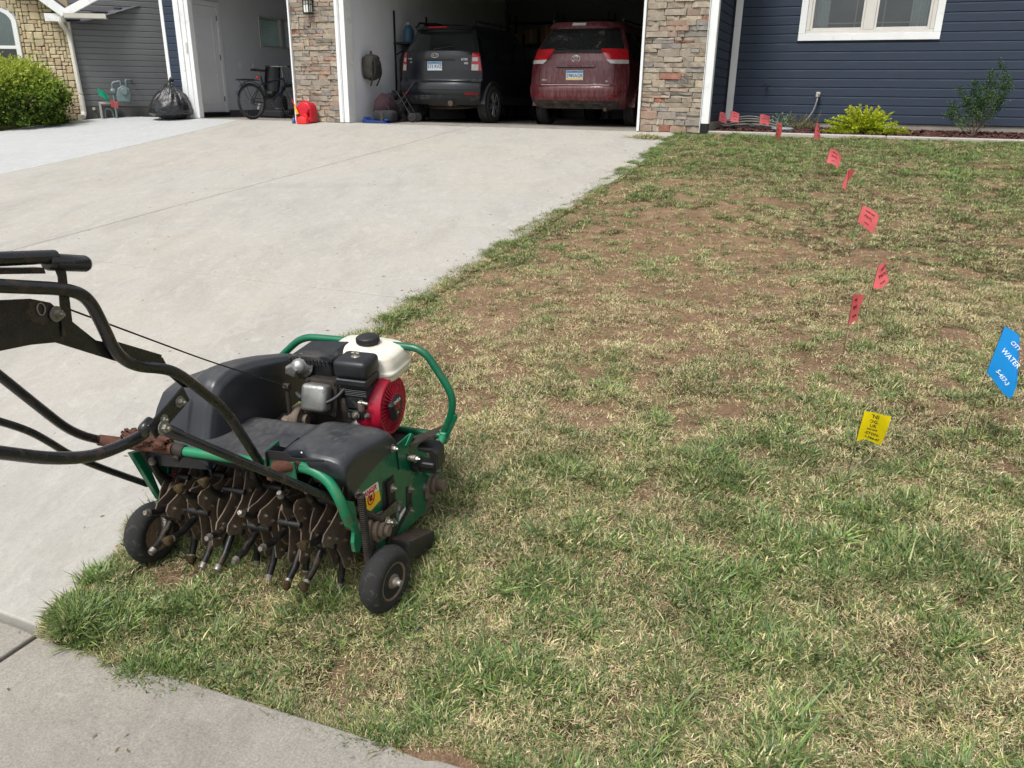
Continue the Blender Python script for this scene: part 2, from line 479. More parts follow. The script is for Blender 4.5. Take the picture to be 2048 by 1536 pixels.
M_SHINGLE = objrand('asphalt shingle', [srgb(72, 74, 84), srgb(86, 88, 98), srgb(62, 64, 74), srgb(96, 97, 104)], .95, .25, 60, .6)
M_STONE = objrand('ledge stone', [srgb(156, 145, 130), srgb(144, 135, 124), srgb(166, 152, 134), srgb(132, 126, 118), srgb(158, 146, 130), srgb(150, 130, 116), srgb(168, 157, 140), srgb(146, 137, 126), srgb(158, 148, 134), srgb(136, 131, 126), srgb(160, 148, 131), srgb(174, 160, 138), srgb(150, 140, 126), srgb(160, 134, 116), srgb(152, 142, 128), srgb(148, 100, 84), srgb(162, 150, 132), srgb(140, 134, 128), srgb(164, 152, 136), srgb(154, 142, 126)], .88, .34, 18, .8)
M_LIME = objrand('tan limestone', [srgb(196, 182, 148), srgb(188, 174, 142), srgb(204, 191, 158), srgb(180, 167, 136), srgb(196, 180, 144), srgb(192, 176, 148), srgb(200, 186, 152), srgb(188, 164, 134)], .9, .22, 16, .5)
M_BLACKM = simple('black metal', (.018, .018, .02), .45, .3, .3, 20)
M_FROST = simple('frosted lantern glass', srgb(226, 226, 220), .3, 0, .05, 6)
M_CURT = simple('pale sheer curtain', srgb(196, 208, 208), .9, 0, .08, 4, stretch=(30, 30, 1))
M_DARKROOM = simple('dim room wall', srgb(150, 166, 168), .9, 0, .1, 2)
M_ROOFREF = simple('dark roof reflection tone', srgb(42, 48, 54), .9, 0, .2, 8)
s = Mat('window glass'); s.set(color=(.9, .95, .95), rough=.02)
s.p.inputs['Transmission Weight'].default_value = 1.0; s.p.inputs['IOR'].default_value = 1.05
gl = s.n('ShaderNodeBsdfGlossy'); gl.inputs['Roughness'].default_value = .03; gl.inputs['Color'].default_value = (.9, .95, .97, 1)
tr = s.n('ShaderNodeBsdfTransparent'); tr.inputs['Color'].default_value = (.72, .78, .78, 1)
fr = s.n('ShaderNodeFresnel'); fr.inputs['IOR'].default_value = 1.55
nz = s.noise(1.5, 2, .5); fm = s.math('MULTIPLY_ADD', nz, .05, fr.outputs[0])
mx = s.n('ShaderNodeMixShader'); s.l(s.math('MULTIPLY', fm, 1.7), mx.inputs[0]); s.l(tr.outputs[0], mx.inputs[1]); s.l(gl.outputs[0], mx.inputs[2])
s.l(mx.outputs[0], s.t.nodes['Material Output'].inputs['Surface']); M_GLASS = s.m

house = thing('house', 'navy blue house with two stone pillars, open garage bays and white trim', 'house', (0, 0, 0), YAW)
house.location = (0, 0, 0)
def hbox(name, mat, x0, x1, y0, y1, z0, z1, parent=None, bev=0):
    mb = MB(); mb.box(x0, x1, y0, y1, z0, z1, 0, bev); return mb.build(name, mat, parent or house)
# Dutch lap plank of unit length along +x, face towards -y, lap height LAP
def plank_mesh(lap, mat, name='siding_plank'):
    mb = MB()
    pr = [(0, 0), (-.019, 0), (-.020, .003), (-.020, lap * .80), (-.004, lap * 1.02), (0, lap * 1.02)]
    vs = [(x, a, b) for x in (0, 1) for a, b in pr]; n = len(pr)
    fs = [tuple(range(n)), tuple(range(n, 2 * n))[::-1]] + [(i, n + i, n + (i + 1) % n, (i + 1) % n) for i in range(n)]
    mb.add(vs, fs); return mb.mesh(name, mat)
LAP = .1325
PK = plank_mesh(LAP, M_NAVY)
def planks(parent, p0, ang, length, z0, z1, me, lap, holes=()):
    """rows of planks from p0 (x, y) along direction ang; holes are (s0, s1, z0, z1)"""
    z = z0
    while z < z1 - .01:
        segs = [(0, length)]
        for a, b, c, d in holes:
            if z + lap * .5 > c and z + lap * .5 < d:
                segs = [q for s_, e_ in segs for q in ((s_, min(a, e_)), (max(b, s_), e_)) if q[1] - q[0] > .02]
        for s_, e_ in segs:
            put('siding_plank', me, parent, (p0[0] + math.cos(ang) * s_, p0[1] + math.sin(ang) * s_, z), (0, 0, ang), (e_ - s_, 1, 1))
        z += lap
# --- right hand wall with the window, set back 1.43 m from the garage front
WV = 14.45
WX0, WX1, WZ0, WZ1 = -1.19, .84, 2.45, 3.80
hbox('foundation', M_FOUND, -2.2, 7, WV + .004, WV + .3, .7, 1.225)
fw = bpy.data.objects.new('siding_wall', None); link(fw, house)
planks(fw, (-2.09, WV), 0, 9.1, 1.235, 4.15, PK, LAP, [(WX0 + .04 + 2.09, WX1 - .04 + 2.09, WZ0 + .05, WZ1)])
# backing board in four pieces round the window
for a, b, c, d in ((-2.24, WX0 + .1, 1.226, 4.2), (WX1 - .1, 7, 1.226, 4.2), (WX0 + .1, WX1 - .1, 1.226, WZ0 + .1), (WX0 + .1, WX1 - .1, WZ1 - .1, 4.2)):
    hbox('wall_board', M_NAVY, a, b, WV + .002, WV + .14, c, d)
hbox('trim_board', M_WHITE, -2.205, -2.095, WV - .032, WV - .001, 1.235, 4.15, None, .003)
# return wall, faces +u
rw = bpy.data.objects.new('siding_wall', None); link(rw, house)
RU = -2.262
planks(rw, (RU + .002, 13.09), PI / 2, WV - .04 - 13.09, 1.235, 4.15, PK, LAP)
hbox('wall_board', M_NAVY, RU - .12, RU, 13.05, WV + .14, 1.226, 4.2)
hbox('foundation', M_FOUND, RU - .12, RU + .02, 13.05, WV + .004, .7, 1.224)
hbox('trim_board', M_WHITE, -2.345, RU + .035, 12.965, 12.99, 1.20, 4.15, None, .003)
hbox('trim_board', M_WHITE, RU + .008, RU + .036, 12.992, 13.088, 1.20, 4.15, None, .003)
hbox('metal_flashing', M_BLACKM, -2.34, RU + .03, 12.97, 13.09, 1.07, 1.198)
# --- window
win = bpy.data.objects.new('window', None); link(win, house)
y0 = WV - .045
for nm, a, b, c, d in (('casing', WX0, WX1, WZ0, WZ0 + .10), ('casing', WX0, WX0 + .10, WZ0 + .102, WZ1), ('casing', WX1 - .10, WX1, WZ0 + .102, WZ1), ('casing', WX0 + .102, WX1 - .102, WZ1 - .10, WZ1)):
    hbox(nm, M_WHITE, a, b, y0, WV - .001, c, d, win, .003)
xm = (WX0 + WX1) / 2
for a, b, c, d, yy in ((WX0 + .102, WX1 - .102, WZ0 + .102, WZ0 + .15, .0), (WX0 + .102, WX0 + .16, WZ0 + .152, WZ1 - .102, .002), (WX1 - .16, WX1 - .102, WZ0 + .152, WZ1 - .102, .002), (xm - .075, xm + .075, WZ0 + .152, WZ1 - .102, .002)):
    hbox('sash_frame', M_VINYL, a, b, WV - .025 + yy, WV + .05, c, d, win, .004)
for a, b in ((WX0 + .16, xm - .075), (xm + .075, WX1 - .16)):
    for q in ((a + .002, a + .035, WZ0 + .152, WZ1 - .11), (b - .035, b - .002, WZ0 + .152, WZ1 - .11), (a + .037, b - .037, WZ0 + .152, WZ0 + .185)):
        hbox('sash_frame', M_VINYL, q[0], q[1], WV - .008, WV + .03, q[2], q[3], win, .003)
    mb = MB(); mb.add([(a + .03, WV + .02, WZ0 + .18), (b - .03, WV + .02, WZ0 + .18), (b - .03, WV + .02, WZ1 - .11), (a + .03, WV + .02, WZ1 - .11)], [(0, 1, 2, 3)])
    mb.build('pane', M_GLASS, win)
    hbox('muntin', M_VINYL, a + .036, b - .036, WV + .026, WV + .034, WZ0 + .245, WZ0 + .257, win)
    xx = b - .13 if b < xm else a + .12
    hbox('muntin', M_VINYL, xx - .006, xx + .006, WV + .035, WV + .042, WZ0 + .186, WZ1 - .11, win)
# room and curtains behind it
for q in ((WX0 - .5, WX1 + .5, WV + 3.0, WV + 3.05, 1.5, 4.2), (WX0 - .55, WX0 - .5, WV + .15, WV + 3, 1.5, 4.2), (WX1 + .5, WX1 + .55, WV + .15, WV + 3, 1.5, 4.2), (WX0 - .5, WX1 + .5, WV + .15, WV + 3, 1.45, 1.5), (WX0 - .5, WX1 + .5, WV + .15, WV + 3, 4.2, 4.25)):
    hbox('room_wall', M_DARKROOM, *q)
def curtain(name, x0, x1, y, z0, z1, parent, folds=7):
    mb = MB(); k = folds * 6
    mb.grid(lambda a, b: (x0 + (x1 - x0) * a + .006 * math.sin(a * 23), y + .02 * math.sin(a * folds * 2 * PI) + .004 * math.sin(b * 5), z0 + (z1 - z0) * b), k, 6)
    return mb.build(name, M_CURT, parent)
curtain('curtain', WX0 + .1, WX0 + .42, WV + .2, WZ0, WZ1 + .1, win)
curtain('curtain', WX1 - .44, WX1 - .1, WV + .2, WZ0, WZ1 + .1, win)
t = thing('sofa', 'dark sofa back seen through the window of the blue house', 'sofa', uv(-.2, WV + 1.3, 1.5), YAW)  # block added to imitate the dark roof reflected in the glass
mb = MB(); mb.box(-.75, .75, -.2, .15, 0, 1.16, 0, .08, None, 3); mb.build('roof_shape', M_ROOFREF, t)
mb = MB(); mb.box(.5, .74, -.16, .1, 1.162, 1.36, 0, .06, None, 2); mb.build('roof_shape_top', M_ROOFREF, t)
# --- garage front wall: pillars with stones
def stone_meshes(k, mat, seed):
    r = random.Random(seed); out = []
    for i in range(k):
        bm = bmesh.new(); bmesh.ops.create_cube(bm, size=1)
        bmesh.ops.subdivide_edges(bm, edges=[e for e in bm.edges if abs(e.verts[0].co.x - e.verts[1].co.x) > .5], cuts=2)
        for v in bm.verts:
            front = v.co.y < 0
            v.co.z += r.uniform(-.07, .07) * (1 if front else .3)
            v.co.x += r.uniform(-.035, .035)
            if front: v.co.y += r.uniform(0, .30)
        fe = [e for e in bm.edges if e.verts[0].co.y < .35 and e.verts[1].co.y < .35]
        bmesh.ops.bevel(bm, geom=[e for e in fe if len(e.link_faces) == 2 and e.calc_face_angle(0) > .5], offset=.07, segments=1, affect='EDGES')
        bmesh.ops.triangulate(bm, faces=[f for f in bm.faces if len(f.verts) > 4])
        out.append(MB().bm(bm).mesh('stone', mat))
    return out
SM = stone_meshes(12, M_STONE, 3)
def pillar(u0, u1, z0, z1, seed):
    r = random.Random(seed)
    p = bpy.data.objects.new('stone_pillar', None); link(p, house); p.location = (u0, 12.97, z0)
    mb = MB(); mb.box(0, u1 - u0, .03, .26, 0, z1 - z0); mb.build('mortar', M_MORTAR, p)
    def st(x0, x1, za, zb):
        g = .006
        d = r.uniform(.05, .085)
        put('stone', r.choice(SM), p, ((x0 + x1) / 2, .045 - d / 2 + .01, (za + zb) / 2), (0, r.choice((0, PI)) if False else 0, 0), ((x1 - x0 - g) * r.choice((1, 1)), d, (zb - za - g) * 1.02))
    z = 0; W = u1 - u0
    while z < z1 - z0 - .03:
        hgt = r.choice((.062, .075, .085, .10, .115, .09))
        hgt = min(hgt, z1 - z0 - z)
        x = 0; y_off = 0
        while x < W - .01:
            l = r.choice((.11, .15, .2, .26, .34, .17, .3))
            if W - x - l < .09: l = W - x
            if hgt > .08 and r.random() < .32:
                k = r.uniform(.4, .6)
                st(x, x + l, z, z + hgt * k); 
                if l > .22 and r.random() < .5:
                    c_ = r.uniform(.35, .65); st(x, x + l * c_, z + hgt * k, z + hgt); st(x + l * c_, x + l, z + hgt * k, z + hgt)
                else: st(x, x + l, z + hgt * k, z + hgt)
            else: st(x, x + l, z, z + hgt)
            x += l
        z += hgt
    return p
pillar(-9.925, -8.965, 1.062, 3.66, 11)
pillar(-3.30, -2.36, 1.062, 3.66, 12)
# trims round the openings
for a, b, y_ in ((-9.965, -9.93, 12.93), (-8.955, -8.87, 12.935), (-8.868, -8.765, 12.96), (-3.345, -3.305, 12.93), (-2.357, -2.347, 12.935)):
    hbox('trim_board', M_WHITE, a, b, y_, 13.2, 1.066, 3.66, None, .004)
hbox('trim_board', M_WHITE, -8.90, -8.884, 12.925, 12.934, 1.066, 3.66)
hbox('trim_board', M_WHITE, -13.03, -12.95, 12.955, 12.99, 1.2, 4.15, None, .003)
hbox('trim_board', M_WHITE, -12.675, -12.545, 12.945, 13.1, 1.066, 3.66, None, .004)
hbox('trim_board', M_WHITE, -12.543, -12.43, 12.965, 13.1, 1.066, 3.66, None, .004)
hbox('trim_board', M_WHITE, -12.428, -12.335, 12.98, 13.1, 1.066, 3.66, None, .004)
hbox('keypad_box', M_VINYL, -12.475, -12.435, 12.945, 12.964, 2.28, 2.47, None, .006)
lw = bpy.data.objects.new('siding_wall', None); link(lw, house)
planks(lw, (-12.955, 12.99), 0, .285, 1.13, 4.15, PK, LAP)
hbox('wall_board', M_NAVY, -13.02, -12.66, 12.992, 13.14, 1.07, 4.2)
for q in ((13.142, 15.52, 1.0, 4.2), (16.52, 22, 1.0, 4.2), (15.52, 16.52, 1.0, 2.55), (15.52, 16.52, 3.15, 4.2)): hbox('wall_board', M_NAVY, -13.02, -12.9, *q)
# header over the doors, eave, gable-less roof
HM = simple('white header board', srgb(226, 228, 228), .5, 0, .05, 2)
hbox('header', M_NAVY, -12.66, -2.347, 12.99, 13.2, 3.66, 4.2)
hbox('header_trim', HM, -12.54, -2.36, 12.95, 12.988, 3.66, 3.76)
# garage interior
hbox('partition_wall', M_DRYWALL, -8.98, -8.80, 13.235, 20.2, 1.066, 3.89)
for q in ((-12.9, -12.745, 13.145, 15.53, 1.066, 3.89), (-12.9, -12.745, 15.53, 16.50, 1.066, 2.56), (-12.9, -12.745, 15.53, 16.50, 3.14, 3.89), (-12.9, -12.745, 16.50, 20.2, 1.066, 3.89)):
    hbox('garage_wall', M_DRYWALL, *q)
hbox('garage_wall', M_DRYWALL, -12.9, -8.985, 20.205, 20.35, 1.066, 3.89)
hbox('garage_wall', M_DRYSHADE, -8.98, -2.385, 20.21, 20.35, 1.066, 3.89)
hbox('garage_wall', M_DRYSHADE, -2.52, -2.385, 13.24, 20.2, 1.066, 3.89)
hbox('garage_ceiling', M_CEIL, -12.9, -2.385, 13.21, 20.35, 3.90, 3.97)
hbox('rear_wall', M_NAVY, -13.0, 7, 22.0, 22.1, .9, 4.2)
hbox('baseboard', simple('dark wall base', srgb(92, 94, 100), .8, 0, .1, 3), -12.744, -12.73, 14.3, 20.2, 1.066, 1.20)
# small garage window
gw = bpy.data.objects.new('window', None); link(gw, house)
for a, b, c, d in ((15.50, 16.54, 2.53, 2.565), (15.50, 16.54, 3.135, 3.17), (15.50, 15.535, 2.567, 3.133), (16.505, 16.54, 2.567, 3.133), (16.24, 16.30, 2.567, 3.133)):
    mb = MB(); mb.box(-12.80, -12.725, a, b, c, d, 0, .003); mb.build('sash_frame', M_VINYL, gw)
mb = MB(); mb.add([(-12.83, 15.53, 2.56), (-12.83, 16.51, 2.56), (-12.83, 16.51, 3.14), (-12.83, 15.53, 3.14)], [(0, 1, 2, 3)]); mb.build('pane', M_GLASS, gw)
bl = Mat('pale window blind slat'); bn = bl.ramp(bl.noise(4, 2, .5), [(.3, srgb(206, 218, 220)), (.7, srgb(222, 232, 232))]); bl.set(color=bn, rough=.6); bt = bl.n('ShaderNodeBsdfTranslucent'); bl.l(bn, bt.inputs['Color']); bm_ = bl.n('ShaderNodeMixShader'); bm_.inputs[0].default_value = .75; bl.l(bl.p.outputs[0], bm_.inputs[1]); bl.l(bt.outputs[0], bm_.inputs[2]); bl.l(bm_.outputs[0], bl.t.nodes['Material Output'].inputs['Surface']); M_BLIND = bl.m
for k_ in range(15):
    mb = MB(); mb.box(-12.90, -12.86, 15.54, 16.50, 2.57 + k_ * .038, 2.602 + k_ * .038, 0, .003); mb.build('blind_slat', M_BLIND, gw)
# white door in the left garage wall
dr = bpy.data.objects.new('door', None); link(dr, house)
mb = MB()
mb.box(-12.744, -12.715, 13.36, 14.16, 1.165, 3.205, 0, .004)
for z0_, z1_ in ((1.32, 1.95), (2.12, 3.05)):
    for y0_, y1_, zz0, zz1 in ((13.5, 14.02, z0_, z0_ + .022), (13.5, 14.02, z1_ - .022, z1_), (13.5, 13.522, z0_ + .0222, z1_ - .0222), (13.998, 14.02, z0_ + .0222, z1_ - .0222)):
        mb.box(-12.7149, -12.706, y0_, y1_, zz0, zz1, 0, .003)
    mb.box(-12.7149, -12.708, 13.55, 13.97, z0_ + .05, z1_ - .05, 0, .004)
mb.build('door_leaf', M_DOOR, dr)
for a, b, c, d in ((13.27, 13.355, 1.1, 3.21), (14.165, 14.25, 1.1, 3.21), (13.27, 14.25, 3.212, 3.30)):
    mb = MB(); mb.box(-12.744, -12.70, a, b, c, d, 0, .004); mb.build('door_casing', M_DOOR, dr)
for z_ in (1.38, 2.2, 2.95):
    mb = MB(); mb.box(-12.714, -12.696, 14.135, 14.16, z_, z_ + .10, 0, .003); mb.build('hinge', simple('hinge steel', (.3, .3, .3), .4, .9, .1), dr)
mb = MB(); mb.box(-12.744, -12.68, 13.36, 14.25, 1.08, 1.163); mb.build('threshold', M_BLACKM, dr)
for y_ in (14.74, 15.17):
    mb = MB(); mb.box(-12.744, -12.735, y_, y_ + .075, 2.06, 2.18, 0, .003); mb.box(-12.7349, -12.728, y_ + .022, y_ + .053, 2.09, 2.15, 0, .002)
    mb.build('outlet_plate', M_DOOR, house)
# eave and roof
M_SOFF = simple('white soffit', srgb(222, 222, 220), .6, 0, .05, 2)
mb = MB(); mb.box(-13.4, -1.9, 12.55, 13.2, 4.2, 4.24); mb.build('soffit', M_SOFF, house)
mb = MB(); mb.box(-1.9, 7.3, 14.0, 14.6, 4.2, 4.24); mb.build('soffit', M_SOFF, house)
mb = MB(); mb.add([(-13.5, 12.5, 4.24), (-1.85, 12.5, 4.24), (-1.85, 17.5, 6.6), (-13.5, 17.5, 6.6), (-13.5, 22.5, 4.24), (-1.85, 22.5, 4.24)], [(0, 1, 2, 3), (3, 2, 5, 4)])
mb.add([(-1.84, 13.95, 4.24), (7.3, 13.95, 4.24), (7.3, 18.2, 6.25), (-1.84, 18.2, 6.25), (7.3, 22.5, 4.24), (-1.84, 22.5, 4.24)], [(0, 1, 2, 3), (3, 2, 4, 5)])
mb.build('roof', M_SHINGLE, house)
# wall lantern on the left pillar
t = thing('wall_lantern', 'black craftsman lantern with frosted panes on the left stone pillar', 'lamp', uv(-9.48, 12.9, 2.92), YAW)
mb = MB(); mb.box(-.055, .055, -.055, .055, .005, .13); mb.build('shade_pane', M_FROST, t)
mb = MB()
mb.box(-.068, .068, -.068, .068, -.02, .004, 0, .006)
for sx in (-1, 1):
    for sy in (-1, 1): mb.box(sx * .058 - .008, sx * .058 + .008, sy * .058 - .008, sy * .058 + .008, .004, .2)
for sx in (-.057, .057): mb.box(sx - .004, sx + .004, -.05, .05, .132, .142)
for sy in (-.057, .057): mb.box(-.05, .05, sy - .004, sy + .004, .132, .142)
mb.box(-.004, .004, -.0615, -.0555, .005, .2); mb.box(-.0615, -.0555, -.004, .004, .005, .2); mb.box(.0555, .0615, -.004, .004, .005, .2)
mb.prism([(-.09, .2), (.09, .2), (.06, .24), (-.06, .24)], -.09, .09, 'y')
mb.box(-.045, .045, .05, .075, .0, .28); mb.build('lantern_frame', M_BLACKM, t)
mb = MB(); mb.box(-.054, .054, -.054, .054, .143, .199); mb.build('shade_pane', M_FROST, t)

# ------------------------------------------------------------------ the neighbouring house
# corner under the downspout; the stone front runs left, the grey siding wall runs right and away
NC = Vector((-8.86, 17.15, 1.0))
GA = math.atan2(.41, .911)            # heading of the grey wall
SA = PI + math.radians(-2)            # heading of the stone front (to the left)
nb = thing('neighbour_house', 'neighbouring house with tan stone front and grey lap siding side wall', 'house', NC, 0)
GP = plank_mesh(.112, M_GREYSID)
gwall = bpy.data.objects.new('siding_wall', None); link(gwall, nb)
planks(gwall, (0, 0), GA, 2.4, .26, 5.2, GP, .112)
mb = MB(); mb.box(0, 2.4, .002, .15, -.3, 5.3, 0, 0, Matrix.Rotation(GA, 4, 'Z')); mb.build('wall_board', M_GREYSID, nb)
mb = MB(); mb.box(0, 2.4, -.012, .0015, -.3, .255, 0, 0, Matrix.Rotation(GA, 4, 'Z')); mb.build('foundation', simple('dark grey foundation', srgb(92, 90, 88), .9, 0, .2, 8, .3, coord='Geo'), nb)
SR_ = Matrix.Rotation(math.radians(-2), 4, 'Z')
sw_ = bpy.data.objects.new('stone_wall', None); link(sw_, nb); sw_.rotation_euler = (0, 0, math.radians(-2))
mb = MB(); mb.box(-5, -.02, .02, .25, -.6, 4.6); mb.build('mortar', simple('brown mortar', srgb(158, 144, 116), .95, 0, .2, 40, .6, coord='Geo'), sw_)
def lime_meshes(k):
    r = random.Random(9); out = []
    for i in range(k):
        bm = bmesh.new(); bmesh.ops.create_cube(bm, size=1)
        for v in bm.verts:
            v.co.x += r.uniform(-.06, .06); v.co.z += r.uniform(-.06, .06)
        bmesh.ops.bevel(bm, geom=[e for e in bm.edges if abs(e.verts[0].co.y - e.verts[1].co.y) > .5], offset=.16, segments=2, affect='EDGES', profile=.5)
        ff = [f for f in bm.faces if f.calc_center_median().y < -.4]
        bmesh.ops.inset_region(bm, faces=ff, thickness=.07, depth=0)
        for v in bm.verts:
            if v.co.y < -.4: v.co.y = -.5 if any(len(f.verts) > 5 and f.calc_center_median().y < -.45 for f in v.link_faces) else -.3
        for f in ff:
            if f.is_valid:
                for v in f.verts: v.co.y = -.5 - r.uniform(0, .12)
        out.append(MB().bm(bm).mesh('stone', M_LIME))
    return out
LM = lime_meshes(8)
ARCH = (-1.95, -1.12, .70, 1.80)           # x0, x1, sill, spring of the arched window (local to the stone wall)
cell = .070; cols, rows = 34, 48
occ = [[False] * cols for _ in range(rows)]
r_ = random.Random(21)
for j in range(rows):
    for i in range(cols):
        if occ[j][i]: continue
        for w, h in r_.sample([(2, 2), (2, 1), (1, 1), (2, 1), (3, 2), (1, 2), (2, 2), (3, 1), (2, 1)], 5) + [(1, 1)]:
            if i + w <= cols and j + h <= rows and not any(occ[b][a] for a in range(i, i + w) for b in range(j, j + h)): break
        for a in range(i, i + w):
            for b in range(j, j + h): occ[b][a] = True
        x1_, x0_ = -.03 - i * cell, -.03 - (i + w) * cell
        z0_, z1_ = -.1 + j * cell, -.1 + (j + h) * cell
        xc, zc = (x0_ + x1_) / 2, (z0_ + z1_) / 2
        if ARCH[0] < xc < ARCH[1] and ARCH[2] < zc < ARCH[3] + .24: continue
        if zc > 1.94 + max(0, -xc - .1) * .62: continue
        put('stone', r_.choice(LM), sw_, (xc, .0, zc), (0, r_.uniform(-.03, .03), 0), (x1_ - x0_ - .008, .06, z1_ - z0_ - .008))
# arched window
aw = bpy.data.objects.new('window', None); link(aw, nb); aw.rotation_euler = (0, 0, math.radians(-2))
ax0, ax1, az0, az1 = ARCH; axc, ar = (ax0 + ax1) / 2, (ax1 - ax0) / 2
def arch(r0, n=18, zc=az1, flat=.62): return [(axc + r0 * math.cos(PI * k / n), zc + r0 * flat * math.sin(PI * k / n)) for k in range(n + 1)]
outer = arch(ar + .05) ; inner = arch(ar - .045)
mb = MB(); k = len(outer)
ring = [(x, z) for x, z in outer] + [(axc - ar - .05, az0 - .05), (axc + ar + .05, az0 - .05)]
rin = [(x, z) for x, z in inner] + [(axc - ar + .045, az0 + .045), (axc + ar - .045, az0 + .045)]
n_ = len(ring)
vs = [(x, y, z) for y in (-.07, .06) for x, z in ring] + [(x, y, z) for y in (-.07, .06) for x, z in rin]
fs = []
for i in range(n_):
    j = (i + 1) % n_
    fs += [(i, j, 2 * n_ + j, 2 * n_ + i), (i, n_ + i, n_ + j, j), (2 * n_ + i, 2 * n_ + j, 3 * n_ + j, 3 * n_ + i)]
mb.add(vs, fs); mb.build('casing', M_WHITE, aw)
mb = MB(); mb.box(ax0 + .04, ax1 - .04, -.05, .0, az0 + .62, az0 + .68, 0, .004); mb.build('sash_rail', M_WHITE, aw)
mb = MB(); mb.add([(x, -.02, z) for x, z in rin], [tuple(range(n_))]); mb.build('pane', M_GLASS, aw)
mb = MB(); mb.grid(lambda a, b: (ax0 + (ax1 - ax0) * a, -.001 + .006 * math.sin(a * 70), az0 + .66 + 1.9 * b), 60, 4); mb.build('curtain', M_CURT, aw)
mb = MB(); mb.box(ax0, ax1, .015, .0185, az0, az1 + .5); mb.build('blind', simple('dark window blind', srgb(70, 84, 84), .8, 0, .1, 4), aw)
# eave pieces above: two white rake boards meeting in a V with shingled roof between, gutter and downspout
M_GUT = simple('cream gutter metal', srgb(222, 218, 208), .4, 0, .05, 5)
def bar(mb, a, b, w, h, mi=0):
    a, b = Vector(a), Vector(b); d = (b - a); L = d.length; x = d.normalized(); y = Vector((0, 1, 0)); y = (y - x * y.dot(x)).normalized(); z = x.cross(y)
    M = Matrix(((x.x, y.x, z.x, a.x), (x.y, y.y, z.y, a.y), (x.z, y.z, z.z, a.z), (0, 0, 0, 1)))
    mb.box(0, L, -w / 2, w / 2, -h / 2, h / 2, mi, .003, M)
vx, vy, vz = .06, -.30, 1.94
mb = MB(); bar(mb, (vx, vy, vz + .02), (vx - 2.6, vy - .1, vz + 1.95), .05, .16); mb.build('rake_board', M_WHITE, nb)
mb = MB(); bar(mb, (vx + .02, vy - .02, vz + .02), (vx + 2.4, vy + .35, vz + 1.25), .05, .14); mb.build('rake_board', M_WHITE, nb)
mb = MB(); mb.box(vx - .42, vx - .06, vy + .03, -.01, vz - .12, vz + .02, 0, .004); mb.build('eave_return', M_WHITE, nb)
mb = MB(); mb.prism([(vy - .02, vz - .01), (vy - .1, vz + .0), (vy - .12, vz + .08), (vy - .09, vz + .082), (vy - .08, vz + .015), (vy, vz + .01)], 0, .78, 'x', 0, 0, Matrix.Translation((vx + .02, vy, 0)) @ Matrix.Rotation(.10, 4, 'Z') @ Matrix.Translation((0, -vy, -.06)))
mb.build('gutter', M_GUT, nb)
rf = bpy.data.objects.new('roof', None); link(rf, nb)
for k_ in range(16):
    zz = vz - .08 + k_ * .085; yy = vy + .12 + k_ * .17
    xl, xr = vx - .15 - k_ * .14, vx + .2 + k_ * .21
    xx = xl
    while xx < xr:
        w_ = .30
        mb = MB(); mb.box(xx + .004, min(xx + w_, xr) - .004, yy - .02, yy + .22, zz, zz + .012 + rnd.uniform(0, .012), 0, 0, None)
        o = mb.build('shingle', M_SHINGLE, rf); o.rotation_euler = (0, 0, 0)
        xx += w_
mb = MB(); mb.add([(vx - .2, vy + .1, vz - .12), (vx + .3, vy + .1, vz - .12), (vx + 3.5, vy + 2.8, vz + 1.3), (vx - 2.4, vy + 2.8, vz + 1.3)], [(0, 1, 2, 3)]); mb.build('roof_deck', M_SHINGLE, rf)
mb = MB(); mb.add([(-5.5, -.6, vz + .3), (vx - 2.55, vy - .14, vz + 2.05), (vx, vy - .02, vz + .08), (vx, 3, vz + .08), (vx - 2.55, 3, vz + 2.05)], [(1, 2, 3, 4)]); mb.build('roof_slope', M_SHINGLE, nb)
mb = MB()
mb.tube(smooth_path([(.02, vy - .12, vz - .05), (.02, vy - .12, vz - .16), (-.03, -.11, vz - .30), (-.02, -.09, vz - .45), (.015, -.09, .42)], .05), .045, 8, 0, True, False)
mb.build('downspout', M_GUT, nb)
mb = MB(); mb.tube(smooth_path([(.015, -.09, .45), (.015, -.09, .12), (.04, -.2, .05)], .05), .052, 8, 0, True, False); mb.build('downspout_foot', M_GUT, nb)
mb = MB(); mb.box(-.045, -.005, -.05, .0, .1, vz - .1); mb.build('corner_trim', M_GUT, nb)
# ------------------------------------------------------------------ cars in the garage
def carpaint(name, c, dirt, amt, streak=True):
    s = Mat(name)
    n1 = s.noise(6, 6, .7, 'Object', (3.2, 3.2, .35) if streak else None)
    n2 = s.noise(28, 6, .75, 'Object', (2, 2, .25) if streak else None)
    f = s.ramp(s.math('ADD', s.math('MULTIPLY', n1, .55), s.math('MULTIPLY', n2, .45)), [(.46, 0.0), (.68, amt)])
    s.set(color=s.mix(f, c, dirt), rough=s.ramp(f, [(0, .28), (1, .7)]), coat=.4, metal=.1); return s.m
M_CARG = carpaint('charcoal car paint', (.010, .0125, .017), srgb(62, 67, 75), .12)
M_CARR = carpaint('dusty maroon car paint', srgb(86, 24, 34), srgb(158, 122, 118), .50)
M_CARG2 = simple('grey bumper plastic', (.022, .025, .030), .6, 0, .2, 10, 0, dirt=srgb(120, 118, 112), dirtamt=.3, dscale=4)
M_TRIMB = simple('black car trim', (.012, .012, .013), .55, 0, .3, 14)
M_CGLASS = simple('tinted rear glass', (.012, .015, .016), .06, 0, .3, 3, coat=.6)
M_DGLASS = simple('dusty tinted glass', (.014, .016, .017), .10, 0, .3, 3, 0, dirt=srgb(120, 112, 106), dirtamt=.16, dscale=2.2)
M_LRED = simple('red lamp lens', srgb(186, 28, 40), .15, 0, .15, 14, coat=.8)
M_LCLR = simple('clear lamp lens', srgb(196, 196, 194), .15, 0, .15, 14, coat=.8)
